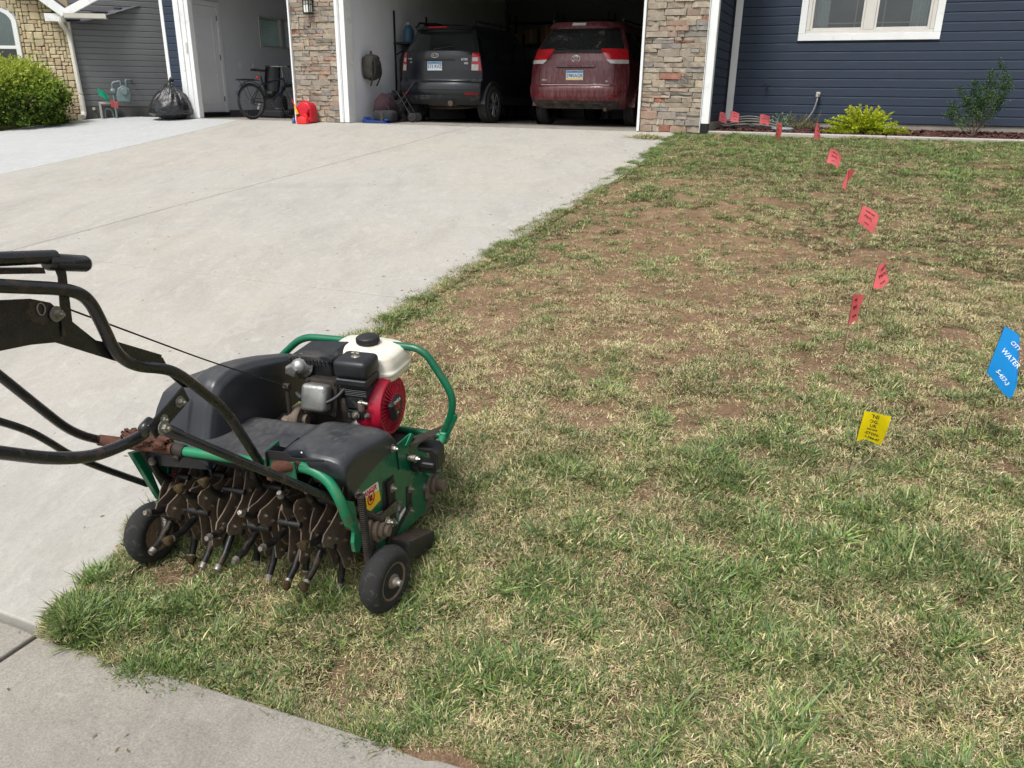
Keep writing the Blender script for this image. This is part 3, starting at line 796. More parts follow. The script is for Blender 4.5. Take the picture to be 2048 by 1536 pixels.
M_DRED = simple('dark red reflector', srgb(120, 22, 28), .2, 0, .15, 14)
M_CHROME = simple('bright chrome', (.72, .72, .73), .18, 1, .1, 20)
M_TYRE = simple('tyre rubber', (.022, .022, .023), .85, 0, .25, 16, .3, dirt=srgb(86, 80, 72), dirtamt=.2)
M_RIM = simple('grey alloy', (.32, .33, .35), .4, .7, .2, 10)
M_RIMD = simple('dark steel wheel', (.05, .05, .052), .55, .4, .2, 10)
M_PLATE = simple('plate white', srgb(214, 222, 228), .45, 0, .04, 6)
M_PLATEB = simple('plate blue band', srgb(96, 146, 190), .45, 0, .1, 6)
M_PLATEY = simple('plate yellow band', srgb(226, 200, 120), .45, 0, .1, 6)
M_INKB = simple('navy plate ink', srgb(32, 52, 104), .5, 0, .1, 6)
M_RUSTX = simple('rusty exhaust steel', (.10, .075, .055), .7, .4, .4, 20)

def wheel_meshes(R, w, rim, nspoke):
    a = MB()
    hw = w / 2
    a.lathe([(R * .64, -hw * .8), (R * .68, -hw), (R * .93, -hw), (R * .985, -hw * .8), (R, -hw * .45), (R * .985, -hw * .42), (R * .985, -hw * .3), (R, -hw * .27), (R, hw * .27), (R * .985, hw * .3), (R * .985, hw * .42), (R, hw * .45), (R * .985, hw * .8), (R * .93, hw), (R * .68, hw), (R * .64, hw * .8)], 36, 'x')
    b = MB()
    b.lathe([(R * .66, -hw * .9), (R * .66, hw * .9), (R * .61, hw * .92), (R * .58, hw * .4), (R * .58, -hw * .9)], 36, 'x')
    b.lathe([(0.001, -hw * .2), (R * .60, -hw * .2), (R * .60, -hw * .1), (0.001, -hw * .1)], 24, 'x', 1)
    for k in range(nspoke):
        for off in (-.16, .16):
            A = 2 * PI * k / nspoke + off; A2 = 2 * PI * k / nspoke + off * 1.3
            p0 = (hw * .75, math.cos(A) * R * .10, math.sin(A) * R * .10); p1 = (hw * .82, math.cos(A2) * R * .60, math.sin(A2) * R * .60)
            b.tube([p0, p1], [R * .065, R * .05], 6)
    b.lathe([(0.001, hw * .9), (R * .12, hw * .88), (R * .14, hw * .6)], 16, 'x')
    return a.mesh('tyre', M_TYRE), b.mesh('rim', [rim, M_TRIMB])
def build_car(name, label, v, ucen, prof, width, L, roofz, wheelR, paint, glass, spec):
    """prof: [(z, y of the rear face)], width: [(z, half width)]; local x right, y forward, z up"""
    t = thing(name, label, spec['cat'], uv(ucen, v, 1.064), YAW + spec.get('turn', 0))
    def ip(tab, z):
        if z <= tab[0][0]: return tab[0][1]
        for (a, b), (c, d) in zip(tab, tab[1:]):
            if z <= c: return b + (d - b) * (z - a) / (c - a)
        return tab[-1][1]
    W = lambda z: ip(width, z)
    cor = spec['corner']
    def rear(x, z, off=0.0):
        w = W(z); q = min(1, abs(x) / w)
        return Vector((x, ip(prof, z) + cor * q ** spec.get('pw', 3.5) - off, z))
    z0, z1 = prof[0][0], prof[-1][0]
    zs = sorted(set([z0 + (z1 - z0) * i / 30 for i in range(31)] + [p[0] for p in prof]))
    nz_ = len(zs) - 1
    # body: rear face, then the sides and the roof swept forward
    mb = MB()
    mb.grid(lambda a, b: rear((a * 2 - 1) * W(zs[round(b * nz_)]), zs[round(b * nz_)]), 24, nz_)
    st = [0, .05, .3, .8, 1.4, 2.2, 2.9, 3.5, 4.1, L]
    def hood(y):                    # height of the top line along the length
        if y < 2.4: return z1 + min(.05, y * .05)
        if y < 3.3: return z1 + .05 - (y - 2.4) / .9 * (z1 * .36)
        return z1 * .66 - (y - 3.3) * .06
    def ringpt(i, b):               # i: station, b in 0..1 from right sill over roof to left sill
        y = st[i]; top = hood(y)
        n = 2 * nz_ + 8
        kk = round(b * n)
        if kk <= nz_: z, sgn = zs[kk], 1
        elif kk >= nz_ + 8: z, sgn = zs[n - kk], -1
        else:
            f = (kk - nz_) / 8
            x = W(z1) * (1 - 2 * f)
            return Vector((x, rear(x, z1).y + y if i == 0 else max(y + ip(prof, z1) * (1 - min(1, y / 2)), rear(x, z1).y + .001 * i), top + .03 * math.sin(PI * f)))
        base = rear(sgn * W(z), z)
        zz = z if top >= z1 else z0 + (z - z0) * (top - z0) / (z1 - z0)
        flare = (spec.get('flare', .03) * min(1, y / .8)) if z < 1.05 else spec.get('flare', .03) * .5 * min(1, y / .8)
        tap = 1 - .12 * max(0, (y - 3.6) / 1.0)
        return Vector((sgn * (W(z) + flare) * tap, base.y + y * (L - base.y) / L, zz))
    n = 2 * nz_ + 8
    mb.grid(lambda a, b: ringpt(round(a * (len(st) - 1)), b), len(st) - 1, n)
    # floor pan and front closure
    mb.add([rear(-W(z0), z0) + Vector((0, .02, .02)), rear(W(z0), z0) + Vector((0, .02, .02)), (W(z0), L, z0 + .02), (-W(z0), L, z0 + .02)], [(0, 1, 2, 3)], 1)
    mb.box(-W(z0) * .85, W(z0) * .85, L - .03, L, z0, z1 * .62, 1)
    mb.build('body', [paint, M_TRIMB], t)
    def patch(nm, mat, fn_x0, fn_x1, za, zb, off=.004, nu=14, nvp=6, parent=None, depth=.012):
        """panel following the rear face with its own thickness"""
        m = MB()
        def P(a, b, o):
            z = za + (zb - za) * b; x0, x1 = fn_x0(z), fn_x1(z)
            return rear(x0 + (x1 - x0) * a, z, o)
        m.grid(lambda a, b: P(a, b, off), nu, nvp)
        rim = [(i / nu, 0) for i in range(nu)] + [(1, j / nvp) for j in range(nvp)] + [(1 - i / nu, 1) for i in range(nu)] + [(0, 1 - j / nvp) for j in range(nvp)]
        A = [P(a, b, off) for a, b in rim]; B = [P(a, b, off - depth) for a, b in rim]; k = len(rim)
        m.add(A + B, [(i, k + i, k + (i + 1) % k, (i + 1) % k) for i in range(k)])
        return m.build(nm, mat, parent or t)
    rear_c = rear
    # wheels
    ty, ri = wheel_meshes(wheelR, spec['tw'], spec['rim'], spec['ns'])
    for sx in (1, -1):
        for wy in (spec['wy'], spec['wy'] + spec['wb']):
            w_ = bpy.data.objects.new('wheel', None); link(w_, t)
            w_.location = (sx * (spec['track'] / 2), wy, wheelR - .004); w_.rotation_euler = (rnd.random(), 0, 0 if sx > 0 else PI)
            put('tyre', ty, w_); put('rim', ri, w_)
        # wheel arch lips
        xs_ = sx * (W(.6) + spec.get('flare', .03) + .004)
        k = 16; R1, R2 = wheelR + .035, wheelR + .075
        for wy in (spec['wy'], spec['wy'] + spec['wb']):
            m = MB()
            P1 = [(xs_ - sx * .10, wy + R2 * math.cos(PI * j / k), wheelR + R2 * math.sin(PI * j / k)) for j in range(k + 1)]
            m.add([(p[0] + sx * (.1 + .008), p[1], p[2]) for p in P1] + [(xs_ + sx * .008, wy + R1 * math.cos(PI * j / k), wheelR + R1 * math.sin(PI * j / k)) for j in range(k + 1)] + P1,
                  [(j, j + 1, k + 2 + j, k + 1 + j) for j in range(k)] + [(j, j + 1, 2 * k + 3 + j, 2 * k + 2 + j) for j in range(k)])
            c = [(xs_ + sx * .002, wy + R1 * math.cos(2 * PI * j / 24), wheelR + R1 * math.sin(2 * PI * j / 24)) for j in range(24)]
            m.add(c, [tuple(range(24))], 1)
            m.build('wheel_arch', [spec['arch'], M_TRIMB], t)
        # side windows
        zb_, zt_ = spec['sidewin']
        for (ya, yb) in spec['sw']:
            m = MB()
            def S(a, b):
                z = zb_ + (zt_ - zb_) * b; sh = spec.get('swrake', .0) * b
                y = ya + (yb - ya) * a + sh
                return Vector((sx * (W(z) + spec.get('flare', .03) * .5 + .006), y + ip(prof, z) * (1 - y / L), z))
            m.grid(S, 8, 5); m.build('side_window', glass, t)
    return t, rear, patch, W
def plate(t, rear, z, body, k, bands, size=.095, sc=1.0, tilt=0):
    p = bpy.data.objects.new('number_plate', None); link(p, t)
    y = rear(0, z).y - k
    p.location = (spec_x, y, z); p.rotation_euler = (tilt, 0, 0)
    w, h = .155 * sc, .078 * sc
    m = MB(); m.box(-w, w, -.004, .004, -h, h, 0, .006); m.build('plate_panel', M_PLATE, p)
    for (a, b, mat) in bands:
        m = MB(); m.box(-w * .95, w * .95, -.006, -.0042, a * h, b * h); m.build('plate_band', mat, p)
    text(body, size * sc, M_INKB, p, frame((0, -.0062, -.01), (1, 0, 0), (0, 0, 1)), bold=.0007, sx=.92)
    text('KANSAS', .022 * sc, M_INKB, p, frame((0, -.0066, h * .78), (1, 0, 0), (0, 0, 1)))
    return p
# ---- dark SUV
spec_x = .0
T, rear, patch, W = build_car('parked_suv', 'dark charcoal compact SUV parked nose-in on the left of the wide garage bay', 14.0, -7.57,
    [(.33, .16), (.42, .06), (.52, .015), (.60, .0), (.70, .01), (.735, .04), (.76, .085), (.95, .09), (1.2, .10), (1.27, .115), (1.62, .30), (1.66, .29), (1.71, .33)],
    [(.33, .78), (.5, .85), (.7, .865), (.95, .855), (1.2, .81), (1.3, .77), (1.6, .635), (1.66, .615), (1.71, .58)],
    4.5, 1.7, .345, M_CARG, M_CGLASS,
    dict(cat='car', corner=.26, pw=2.8, rim=M_RIM, ns=5, tw=.225, wy=.80, wb=2.64, track=1.60, arch=M_CARG2, sidewin=(1.13, 1.52), sw=((.35, .95), (1.05, 1.85), (1.95, 2.6)), flare=.03))
patch('rear_window', M_CGLASS, lambda z: -W(z) * .93, lambda z: W(z) * .93, 1.285, 1.60, .006)
patch('window_seal', M_TRIMB, lambda z: -W(z) * .955, lambda z: W(z) * .955, 1.272, 1.284, .006, 14, 1)
patch('spoiler', M_CARG, lambda z: -W(z) * .97, lambda z: W(z) * .97, 1.655, 1.71, .09, 14, 3, None, .12)
patch('brake_light', M_LRED, lambda z: -.19, lambda z: .19, 1.672, 1.70, .094, 6, 1)
for sx in (1, -1):
    xi, xo = (lambda z: sx * .69), (lambda z: sx * W(z) * .992)
    l = patch('tail_light', M_LRED, xi, xo, .935, 1.245, .012, 8, 5)
    patch('lamp_lens', M_LCLR, lambda z: sx * .695, lambda z: sx * .80, .94, 1.045, .016, 4, 2, l)
    patch('lamp_lens', M_LCLR, lambda z: sx * .70, lambda z: sx * .785, 1.10, 1.165, .016, 4, 2, l)
    patch('reflector', M_DRED, lambda z: sx * .60, lambda z: sx * .82, .505, .555, .006, 6, 1)
    patch('bumper_ledge', M_CARG2, lambda z: sx * .70, lambda z: sx * W(z) * .99, .74, .80, .012, 6, 2)
patch('bumper', M_CARG2, lambda z: -W(z) * .985, lambda z: W(z) * .985, .34, .50, .006, 14, 4)
patch('bumper_strip', M_CARG, lambda z: -W(z) * .98, lambda z: W(z) * .98, .61, .72, .010, 14, 3)
patch('hatch_recess', M_TRIMB, lambda z: -.40, lambda z: .40, 1.10, 1.135, .004, 8, 1)
patch('hatch_seam', M_TRIMB, lambda z: -.66, lambda z: .66, .742, .752, .004, 8, 1)
plate(T, rear, 1.01, '573 RVZ', .012, [(.45, .92, M_PLATEB)], .088)
em = bpy.data.objects.new('emblem', None); link(em, T); em.location = rear(0, 1.195, .006)
m = MB(); m.tube([(.075 * math.cos(2 * PI * j / 28), 0, .038 * math.sin(2 * PI * j / 28)) for j in range(28)], .005, 6, 0, False, True, True)
for px_, pz_, r_s in ((-.035, .004, .022), (.012, .014, .010), (.04, .012, .011), (.03, -.012, .010), (.0, -.012, .010), (.052, -.004, .010)):
    a_ = [(px_ + r_s * (1 if j % 2 == 0 else .35) * math.cos(PI * j / 4), -.003, pz_ + r_s * (1 if j % 2 == 0 else .35) * math.sin(PI * j / 4)) for j in range(8)]
    m.add(a_, [tuple(range(8))])
m.build('emblem_ring', M_CHROME, em)
fx = frame(rear(.53, 1.125, .006), (1, 0, 0), (0, 0, 1)); text('FORESTER', .052, M_CHROME, T, fx, bold=.0012)
text('AWD', .05, M_CHROME, T, frame(rear(.585, 1.06, .008), (1, 0, 0), (0, 0, 1)), bold=.002)
text('2.5i', .04, M_CHROME, T, frame(rear(-.55, 1.08, .008), (1, 0, 0), (0, 0, 1)))
text('SUBARU', .04, M_CHROME, T, frame(rear(-.55, 1.14, .008), (1, 0, 0), (0, 0, 1)))
m = MB(); m.lathe([(.05, 0), (.05, .3), (.04, .3), (.04, .02)], 18, 'y', 0, Matrix.Translation((.33, .05, .36))); m.build('exhaust_pipe', M_RUSTX, T)
m = MB()
m.tube([(-.6, .75, .30), (.6, .75, .30)], .035, 8); m.tube([(-.6, .75, .3), (-.2, .45, .26), (.35, .45, .27), (.62, .75, .30)], .02, 6)
m.tube([(.62, .72, .30), (.2, .4, .42)], .018, 6); m.tube([(-.62, .72, .30), (-.2, .4, .42)], .018, 6)
m.box(-.35, .3, .35, .62, .3, .42, 0, .05); m.build('suspension_arms', M_RUSTX, T)
m = MB()
for sx in (1, -1): m.tube(smooth_path([(sx * .60, .55, 1.74), (sx * .60, .62, 1.80), (sx * .60, 2.3, 1.80), (sx * .60, 2.4, 1.74)], .05), .018, 8)
m.build('roof_rail', M_TRIMB, T)
m = MB(); m.tube([rear(-.03, 1.30, .012), rear(.20, 1.335, .022), rear(.34, 1.35, .022)], [.012, .008, .006], 6); m.build('wiper', M_TRIMB, T)
for x_ in (-.33, .33):
    m = MB(); m.box(x_ - .12, x_ + .12, 1.25, 1.32, 1.15, 1.58, 0, .05, None, 2); m.build('headrest', simple('grey seat cloth', (.2, .2, .19), .9), T)
# ---- maroon van
T, rear, patch, W = build_car('parked_minivan', 'dusty maroon minivan parked nose-in on the right of the wide garage bay', 14.15, -4.85,
    [(.30, .22), (.38, .10), (.42, .05), (.50, .01), (.60, .0), (.68, .012), (.70, .04), (.73, .055), (.95, .075), (1.1, .10), (1.26, .155), (1.64, .37), (1.67, .36), (1.74, .40)],
    [(.30, .82), (.42, .89), (.6, .925), (.9, .92), (1.1, .90), (1.3, .85), (1.5, .755), (1.64, .695), (1.68, .67), (1.74, .62)],
    5.0, 1.74, .335, M_CARR, M_DGLASS,
    dict(cat='minivan', corner=.26, pw=4, rim=M_RIMD, ns=5, tw=.22, wy=.98, wb=3.03, track=1.70, arch=M_CARR, sidewin=(1.15, 1.58), sw=((.35, 1.2), (1.3, 2.3), (2.4, 3.0)), flare=.05))
patch('rear_window', M_DGLASS, lambda z: -W(z) * .93, lambda z: W(z) * .93, 1.285, 1.635, .006)
patch('window_sill', M_TRIMB, lambda z: -W(z) * .80, lambda z: W(z) * .80, 1.235, 1.282, .007, 14, 2)
patch('spoiler', M_CARR, lambda z: -W(z) * .97, lambda z: W(z) * .97, 1.66, 1.74, .09, 14, 3, None, .13)
patch('brake_light', M_LCLR, lambda z: -.15, lambda z: .10, 1.68, 1.725, .094, 6, 1)
for sx in (1, -1):
    def xi(z, sx=sx): return sx * (.43 + max(0, (1.285 - z)) * .75)
    l = patch('tail_light', M_LRED, xi, lambda z, sx=sx: sx * W(z) * .995, 1.12, 1.30, .016, 10, 5)
    patch('lamp_lens', M_LCLR, lambda z, sx=sx: sx * (.545 + (1.12 - z) * 1.2), lambda z, sx=sx: sx * W(z) * .995, 1.055, 1.118, .016, 10, 2)
    patch('reflector', M_DRED, lambda z, sx=sx: sx * .60, lambda z, sx=sx: sx * .77, .50, .54, .006, 6, 1)
patch('bumper_strip', M_CHROME if False else simple('pale worn bumper edge', srgb(176, 152, 148), .5, 0, .2, 8), lambda z: -.64, lambda z: .64, .695, .71, .012, 12, 1)
patch('hatch_seam', M_TRIMB, lambda z: -.66, lambda z: .66, .722, .731, .004, 10, 1)
patch('hatch_handle', M_CARR, lambda z: -.36, lambda z: .36, .995, 1.03, .030, 10, 2, None, .04)
patch('handle_painted_shadow', M_TRIMB, lambda z: -.345, lambda z: .345, .975, .993, .004, 10, 1)  # black strip painted as the shadow under the handle
for sx in (1, -1):
    for a, b in ((.66, .672),): patch('hatch_seam', M_TRIMB, lambda z: sx * .70 - .004, lambda z: sx * .70 + .004, .735, 1.05, .004, 1, 8)
patch('bumper', simple('black scuffed bumper plastic', (.035, .034, .034), .75, 0, .3, 10, 0, dirt=srgb(110, 96, 88), dirtamt=.4), lambda z: -W(z) * .9, lambda z: W(z) * .9, .30, .43, .012, 14, 4)
for k in range(4):
    x_ = -.45 + k * .28
    patch('bumper_scallop', M_TRIMB, lambda z, x_=x_: x_ - .07, lambda z, x_=x_: x_ + .07, .35, .385, .018, 4, 1)
plate(T, rear, .86, '2980AGR', .008, [(.45, .92, M_PLATEB), (-.95, -.62, M_PLATEY)], .08, 1.03)
em = bpy.data.objects.new('emblem', None); link(em, T); em.location = rear(0, 1.135, .008)
m = MB()
def ell(a, b, cx, cz, r): m.tube([(cx + a * math.cos(2 * PI * j / 28), 0, cz + b * math.sin(2 * PI * j / 28)) for j in range(28)], r, 6, 0, False, True, True)
ell(.075, .055, 0, 0, .007); ell(.022, .048, 0, 0, .005); ell(.046, .016, 0, .022, .005); m.build('emblem_ring', M_CHROME, em)
text('SIENNA', .038, M_CHROME, T, frame(rear(-.56, .78, .006), (1, 0, 0), (0, 0, 1)), bold=.001)
text('LE', .042, M_CHROME, T, frame(rear(.58, .765, .006), (1, 0, 0), (0, 0, 1)), bold=.001)
text('SIENNA', .036, M_DRED, T, frame(rear(0, 1.015, .034), (1, 0, 0), (0, 0, 1)), sx=2.2)
m = MB(); m.tube([rear(.02, 1.26, .02), rear(-.25, 1.30, .02), rear(-.38, 1.30, .018)], [.012, .008, .006], 6); m.build('wiper', M_TRIMB, T)
m = MB()
for sx in (1, -1): m.tube([(sx * .65, .7, 1.79), (sx * .65, 2.6, 1.80)], .02, 8)
m.build('roof_rail', M_TRIMB, T)
m = MB(); m.lathe([(.035, 0), (.035, .4), (.028, .4), (.028, .02)], 14, 'y', 0, Matrix.Translation((.55, .18, .30))); m.build('exhaust_pipe', M_RUSTX, T)
# ------------------------------------------------------------------ things at the garage front
HM_ = lambda u, v, z=None: uv(u, v, Hs(v) if z is None else z)
M_BAG = Mat('black plastic sack')
nz = M_BAG.noise(9, 4, .6, 'Object', (1, 1, .5), 1.2)
M_BAG.set(color=M_BAG.ramp(nz, [(.3, (.008, .008, .010)), (.7, (.018, .019, .022))]), rough=M_BAG.ramp(nz, [(.3, .16), (.7, .34)]), spec=.6)
M_BAG.bump(M_BAG.noise(26, 5, .6, 'Object', (1, 1, .35), 2.0), .5, .015)
t = thing('rubbish_bag', 'full black plastic rubbish bag slumped on the concrete by the left garage corner', 'trash bag', HM_(-12.86, 12.74), YAW)
from mathutils import noise as mn
bm = bmesh.new(); bmesh.ops.create_icosphere(bm, subdivisions=5, radius=1)
for v in bm.verts:
    p = v.co.copy(); a = math.atan2(p.y, p.x); zz = p.z; rad = math.sqrt(max(0, 1 - zz * zz)); rr = max(rad, 1e-5)
    h = (zz + 1) / 2                                   # 0 base .. 1 neck
    prof = (h / .16) ** .45 if h < .16 else (1 - ((h - .16) / .84) ** 1.9) ** .9 * .97 + .03
    prof = min(1, prof) if rad > 1e-4 else 0
    pleat = 1 + (.07 * math.sin(a * 9 + h * 3) + .05 * math.sin(a * 17 - h * 5)) * h ** 2 * 1.6 + .05 * mn.noise(p * 2.2) + .025 * mn.noise(p * 7)
    sag = -.05 * math.cos(a) * (1 - h)
    v.co = Vector((p.x / rr * prof * .46 * pleat + .07 * h + sag * .4, p.y / rr * prof * .38 * pleat, max(0, .68 * h + .03 * mn.noise(p * 2.7) * (1 - h) * h * 3)))
mb = MB().bm(bm, 0, None, True); mb.build('sack', M_BAG.m, t)
mb = MB(); mb.tube([(.07, 0, .63), (.08, -.01, .69), (.085, 0, .715), (.13, .01, .75), (.19, 0, .77)], [.075, .035, .028, .05, .01], 10); mb.build('tied_neck', M_BAG.m, t)

# gas can and small red jug in front of it
M_REDP = simple('red plastic', srgb(196, 24, 44), .35, 0, .12, 10, .05, dirt=srgb(150, 40, 44), dirtamt=.2)
M_REDO = simple('orange red plastic', srgb(222, 44, 44), .4, 0, .12, 10)
M_YELP = simple('yellow plastic', srgb(226, 172, 40), .4, 0, .1, 10)
M_BLUP = simple('dull blue plastic', srgb(70, 96, 138), .5, 0, .15, 10)
M_BLKP = simple('black plastic', (.016, .016, .017), .5, 0, .3, 12)
M_DKCL = simple('dark cloth', (.02, .021, .025), .95, 0, .35, 10, .3)
t = thing('gas_can', 'red plastic gas can with yellow spout leaning on the left stone pillar', 'gas can', HM_(-9.60, 12.80, 1.055), YAW)
body = [(-.18, 0), (.19, 0), (.20, .02), (.205, .2), (.19, .30), (.13, .375), (.03, .40), (-.06, .39), (-.15, .31), (-.19, .22), (-.195, .03)]
def ringed(poly, hole, y0, y1, mat, nm, par, bev=.02):
    """flat sided moulded body with a grip hole through it"""
    bm = bmesh.new()
    ov = [bm.verts.new((x, y0, z)) for x, z in poly]; iv = [bm.verts.new((x, y0, z)) for x, z in hole]
    eo = [bm.edges.new((ov[i], ov[(i + 1) % len(ov)])) for i in range(len(ov))]
    ei = [bm.edges.new((iv[i], iv[(i + 1) % len(iv)])) for i in range(len(iv))]
    bmesh.ops.triangle_fill(bm, edges=eo + ei, use_beauty=True)
    r = bmesh.ops.extrude_face_region(bm, geom=bm.faces[:])
    for v in [g for g in r['geom'] if isinstance(g, bmesh.types.BMVert)]: v.co.y = y1
    bmesh.ops.recalc_face_normals(bm, faces=bm.faces[:])
    es = [e for e in bm.edges if len(e.link_faces) == 2 and e.calc_face_angle(0) > 1.2]
    bmesh.ops.bevel(bm, geom=es, offset=bev, segments=3, affect='EDGES', profile=.5)
    return MB().bm(bm, 0, None, True).build(nm, mat, par)
t.scale = (.88, .88, .9)
ringed(body, [(.10, .09), (.15, .09), (.155, .20), (.10, .19)], -.12, .12, M_REDP, 'can_body', t, .025)
mb = MB(); mb.tube(smooth_path([(-.05, -.02, .385), (-.03, -.02, .415), (.03, -.02, .415), (.05, -.02, .385)], .02), .02, 8); mb.build('handle', M_REDP, t)
mb = MB(); mb.tube([(-.11, -.14, .15), (-.16, -.15, .28), (-.17, -.15, .32)], [.028, .022, .018], 10); mb.build('spout', M_YELP, t)
mb = MB(); mb.tube([(-.17, -.15, .32), (-.22, -.15, .42), (-.235, -.15, .44)], [.014, .012, .016], 8); mb.build('spout_tip', M_REDP, t)
mb = MB(); mb.lathe([(.034, 0), (.034, .03)], 12, 'z', 0, Matrix.Translation((-.105, -.14, .125)) @ Matrix.Rotation(-.35, 4, 'Y')); mb.build('collar', M_BLKP, t)
t = thing('fuel_jug', 'small orange red jug with loop handle standing in front of the gas can', 'jug', HM_(-9.56, 12.64), YAW); t.scale = (.8, .8, .62)
jug = [(-.13, 0), (.12, 0), (.13, .03), (.125, .12), (.10, .175), (.05, .21), (-.04, .215), (-.10, .18), (-.135, .12), (-.14, .03)]
mb = MB(); mb.prism(jug, -.07, .07, 'y', 0, .018, None, True); mb.build('jug_body', M_REDO, t)
mb = MB(); mb.tube(smooth_path([(-.03, 0, .20), (0, 0, .26), (.06, 0, .27), (.10, 0, .22), (.11, 0, .16)], .04), .012, 8); mb.build('handle', M_REDO, t)
mb = MB(); mb.lathe([(.024, 0), (.024, .025), (.018, .03)], 12, 'z', 0, Matrix.Translation((-.07, 0, .205))); mb.build('cap', M_BLKP, t)
t = thing('blue_bottle', 'dull blue plastic bottle squeezed beside the red gas can', 'bottle', HM_(-9.79, 12.66), YAW); t.scale = (.7, .7, .6)
mb = MB(); mb.lathe([(.03, 0), (.045, .01), (.045, .12), (.03, .15), (.016, .165), (.016, .19)], 14); mb.build('bottle_body', M_BLUP, t)

# bicycle
def bicycle():
    t = thing('bicycle', 'dark city bicycle with child seat standing in the left garage bay', 'bicycle', HM_(-11.03, 13.63, 1.064), YAW + math.radians(80))
    R = .335
    M_FR = simple('dark blue bicycle frame', (.02, .026, .045), .35, .2, .2, 20)
    M_SIL = simple('brushed alloy', (.22, .22, .23), .4, .8, .15, 30)
    M_REFL = simple('white reflector', srgb(220, 220, 214), .3, 0, .1, 10)
    for nm, x in (('rear', -.52), ('front', .52)):
        w = bpy.data.objects.new('wheel', None); link(w, t); w.location = (x, 0, R)
        mb = MB(); mb.tube([((R - .02) * math.cos(2 * PI * j / 40), 0, (R - .02) * math.sin(2 * PI * j / 40)) for j in range(40)], .024, 8, 0, False, True, True); mb.build('tyre', M_TYRE, w)
        mb = MB(); mb.tube([((R - .05) * math.cos(2 * PI * j / 40), 0, (R - .05) * math.sin(2 * PI * j / 40)) for j in range(40)], .012, 6, 0, False, True, True); mb.build('rim', M_SIL, w)
        mb = MB()
        for k in range(24):
            a = 2 * PI * k / 24; b = a + (.5 if k % 2 else -.5)
            mb.tube([(.02 * math.cos(b), .025 * (1 if k % 4 < 2 else -1), .02 * math.sin(b)), ((R - .055) * math.cos(a), 0, (R - .055) * math.sin(a))], .0022, 4, 0, False)
        mb.build('spokes', M_SIL, w)
        mb = MB(); mb.lathe([(.022, -.05), (.022, .05)], 12, 'y')
        if nm == 'rear': mb.lathe([(.055, -.035), (.05, -.02)], 20, 'y')
        mb.build('hub', M_SIL, w)
        mb = MB(); mb.box(.17, .21, -.012, .012, -.06, .06, 0, .004, Matrix.Rotation(.5, 4, 'Y')); mb.build('reflector', M_REFL, w)
        mb = MB()
        def fen(a, b): an = PI * (.10 + .80 * a); rr = R + .03; return ((rr) * math.cos(an), (b - .5) * .06, rr * math.sin(an) + .008 * (1 - (2 * b - 1) ** 2))
        mb.grid(fen, 18, 4); mb.build('mudguard', M_FR, w)
    bb, st, hd0, hd1 = (-.08, 0, .30), (-.24, 0, .80), (.36, 0, .62), (.33, 0, .78)
    mb = MB()
    mb.tube([bb, st], .017, 8); mb.tube([(-.2, 0, .66), hd1], .017, 8); mb.tube([bb, hd0], .021, 8); mb.tube([hd0, hd1], .021, 8)
    for s_ in (-.045, .045):
        mb.tube([bb, (-.52, s_, R)], .010, 6); mb.tube([(-.21, 0, .70), (-.52, s_, R)], .009, 6)
    mb.build('frame', M_FR, t)
    mb = MB()
    for s_ in (-.05, .05): mb.tube([(.37, s_ * .7, .60), (.43, s_, .48), (.52, s_, R)], .012, 6)
    mb.tube([(.37, -.04, .60), (.37, .04, .60)], .016, 6); mb.build('fork', M_SIL, t)
    mb = MB(); mb.tube([(.33, 0, .78), (.31, 0, .97)], .014, 8); mb.tube([(.31, 0, .97), (.38, 0, 1.0)], .014, 8)
    mb.tube(smooth_path([(.20, -.31, .99), (.30, -.26, 1.0), (.38, -.06, 1.0), (.38, .06, 1.0), (.30, .26, 1.0), (.20, .31, .99)], .08), .012, 8); mb.build('handlebar', M_SIL, t)
    mb = MB()
    for s_ in (-1, 1): mb.tube([(.17, s_ * .325, .985), (.25, s_ * .285, .995)], .018, 8)
    mb.build('grip', M_BLKP, t)
    mb = MB()
    for s_ in (-1, 1): mb.tube(smooth_path([(.30, s_ * .2, .99), (.42, s_ * .12, 1.02), (.44, s_ * .03, .80), (.40, 0, .62)], .1), .0035, 5)
    mb.build('brake_cable', M_BLKP, t)
    mb = MB(); mb.tube([st, (-.265, 0, .88)], .014, 8); mb.build('seat_post', M_SIL, t)
    mb = MB()
    def sad(a, b):
        x = -.40 + .27 * a; w = .085 * (1 - a) ** .8 + .022
        an = PI * b; return (x, w * math.cos(an), .885 + .045 * math.sin(an) + .012 * (1 - a))
    mb.grid(sad, 8, 8); mb.build('saddle', M_BLKP, t)
    mb = MB(); mb.box(-.34, -.30, -.03, .03, .76, .80, 0, .008); mb.build('rear_light', M_LRED, t)
    mb = MB(); mb.lathe([(.09, -.03), (.09, -.024)], 24, 'y', 0, None, False, (0, 0, 0)); o = mb.build('chainring', M_SIL, t, bb)
    mb = MB(); mb.tube([(bb[0], -.06, bb[2]), (bb[0] + .12, -.065, bb[2] - .10)], .010, 6); mb.tube([(bb[0], .06, bb[2]), (bb[0] - .12, .065, bb[2] + .10)], .010, 6)
    mb.box(bb[0] + .07, bb[0] + .17, -.15, -.07, bb[2] - .11, bb[2] - .085, 0, .005); mb.build('crank', M_SIL, t)
    mb = MB(); mb.tube([(bb[0], -.027, bb[2] + .088), (-.52, -.027, R + .05)], .005, 5); mb.tube([(bb[0], -.027, bb[2] - .088), (-.52, -.027, R - .05)], .005, 5); mb.build('chain', M_BLKP, t)
    # rear rack and child seat
    mb = MB()
    for s_ in (-.06, .06):
        mb.tube([(-.25, s_, .72), (-.80, s_, .72)], .006, 5); mb.tube([(-.72, s_, .72), (-.52, s_, R + .01)], .005, 5)
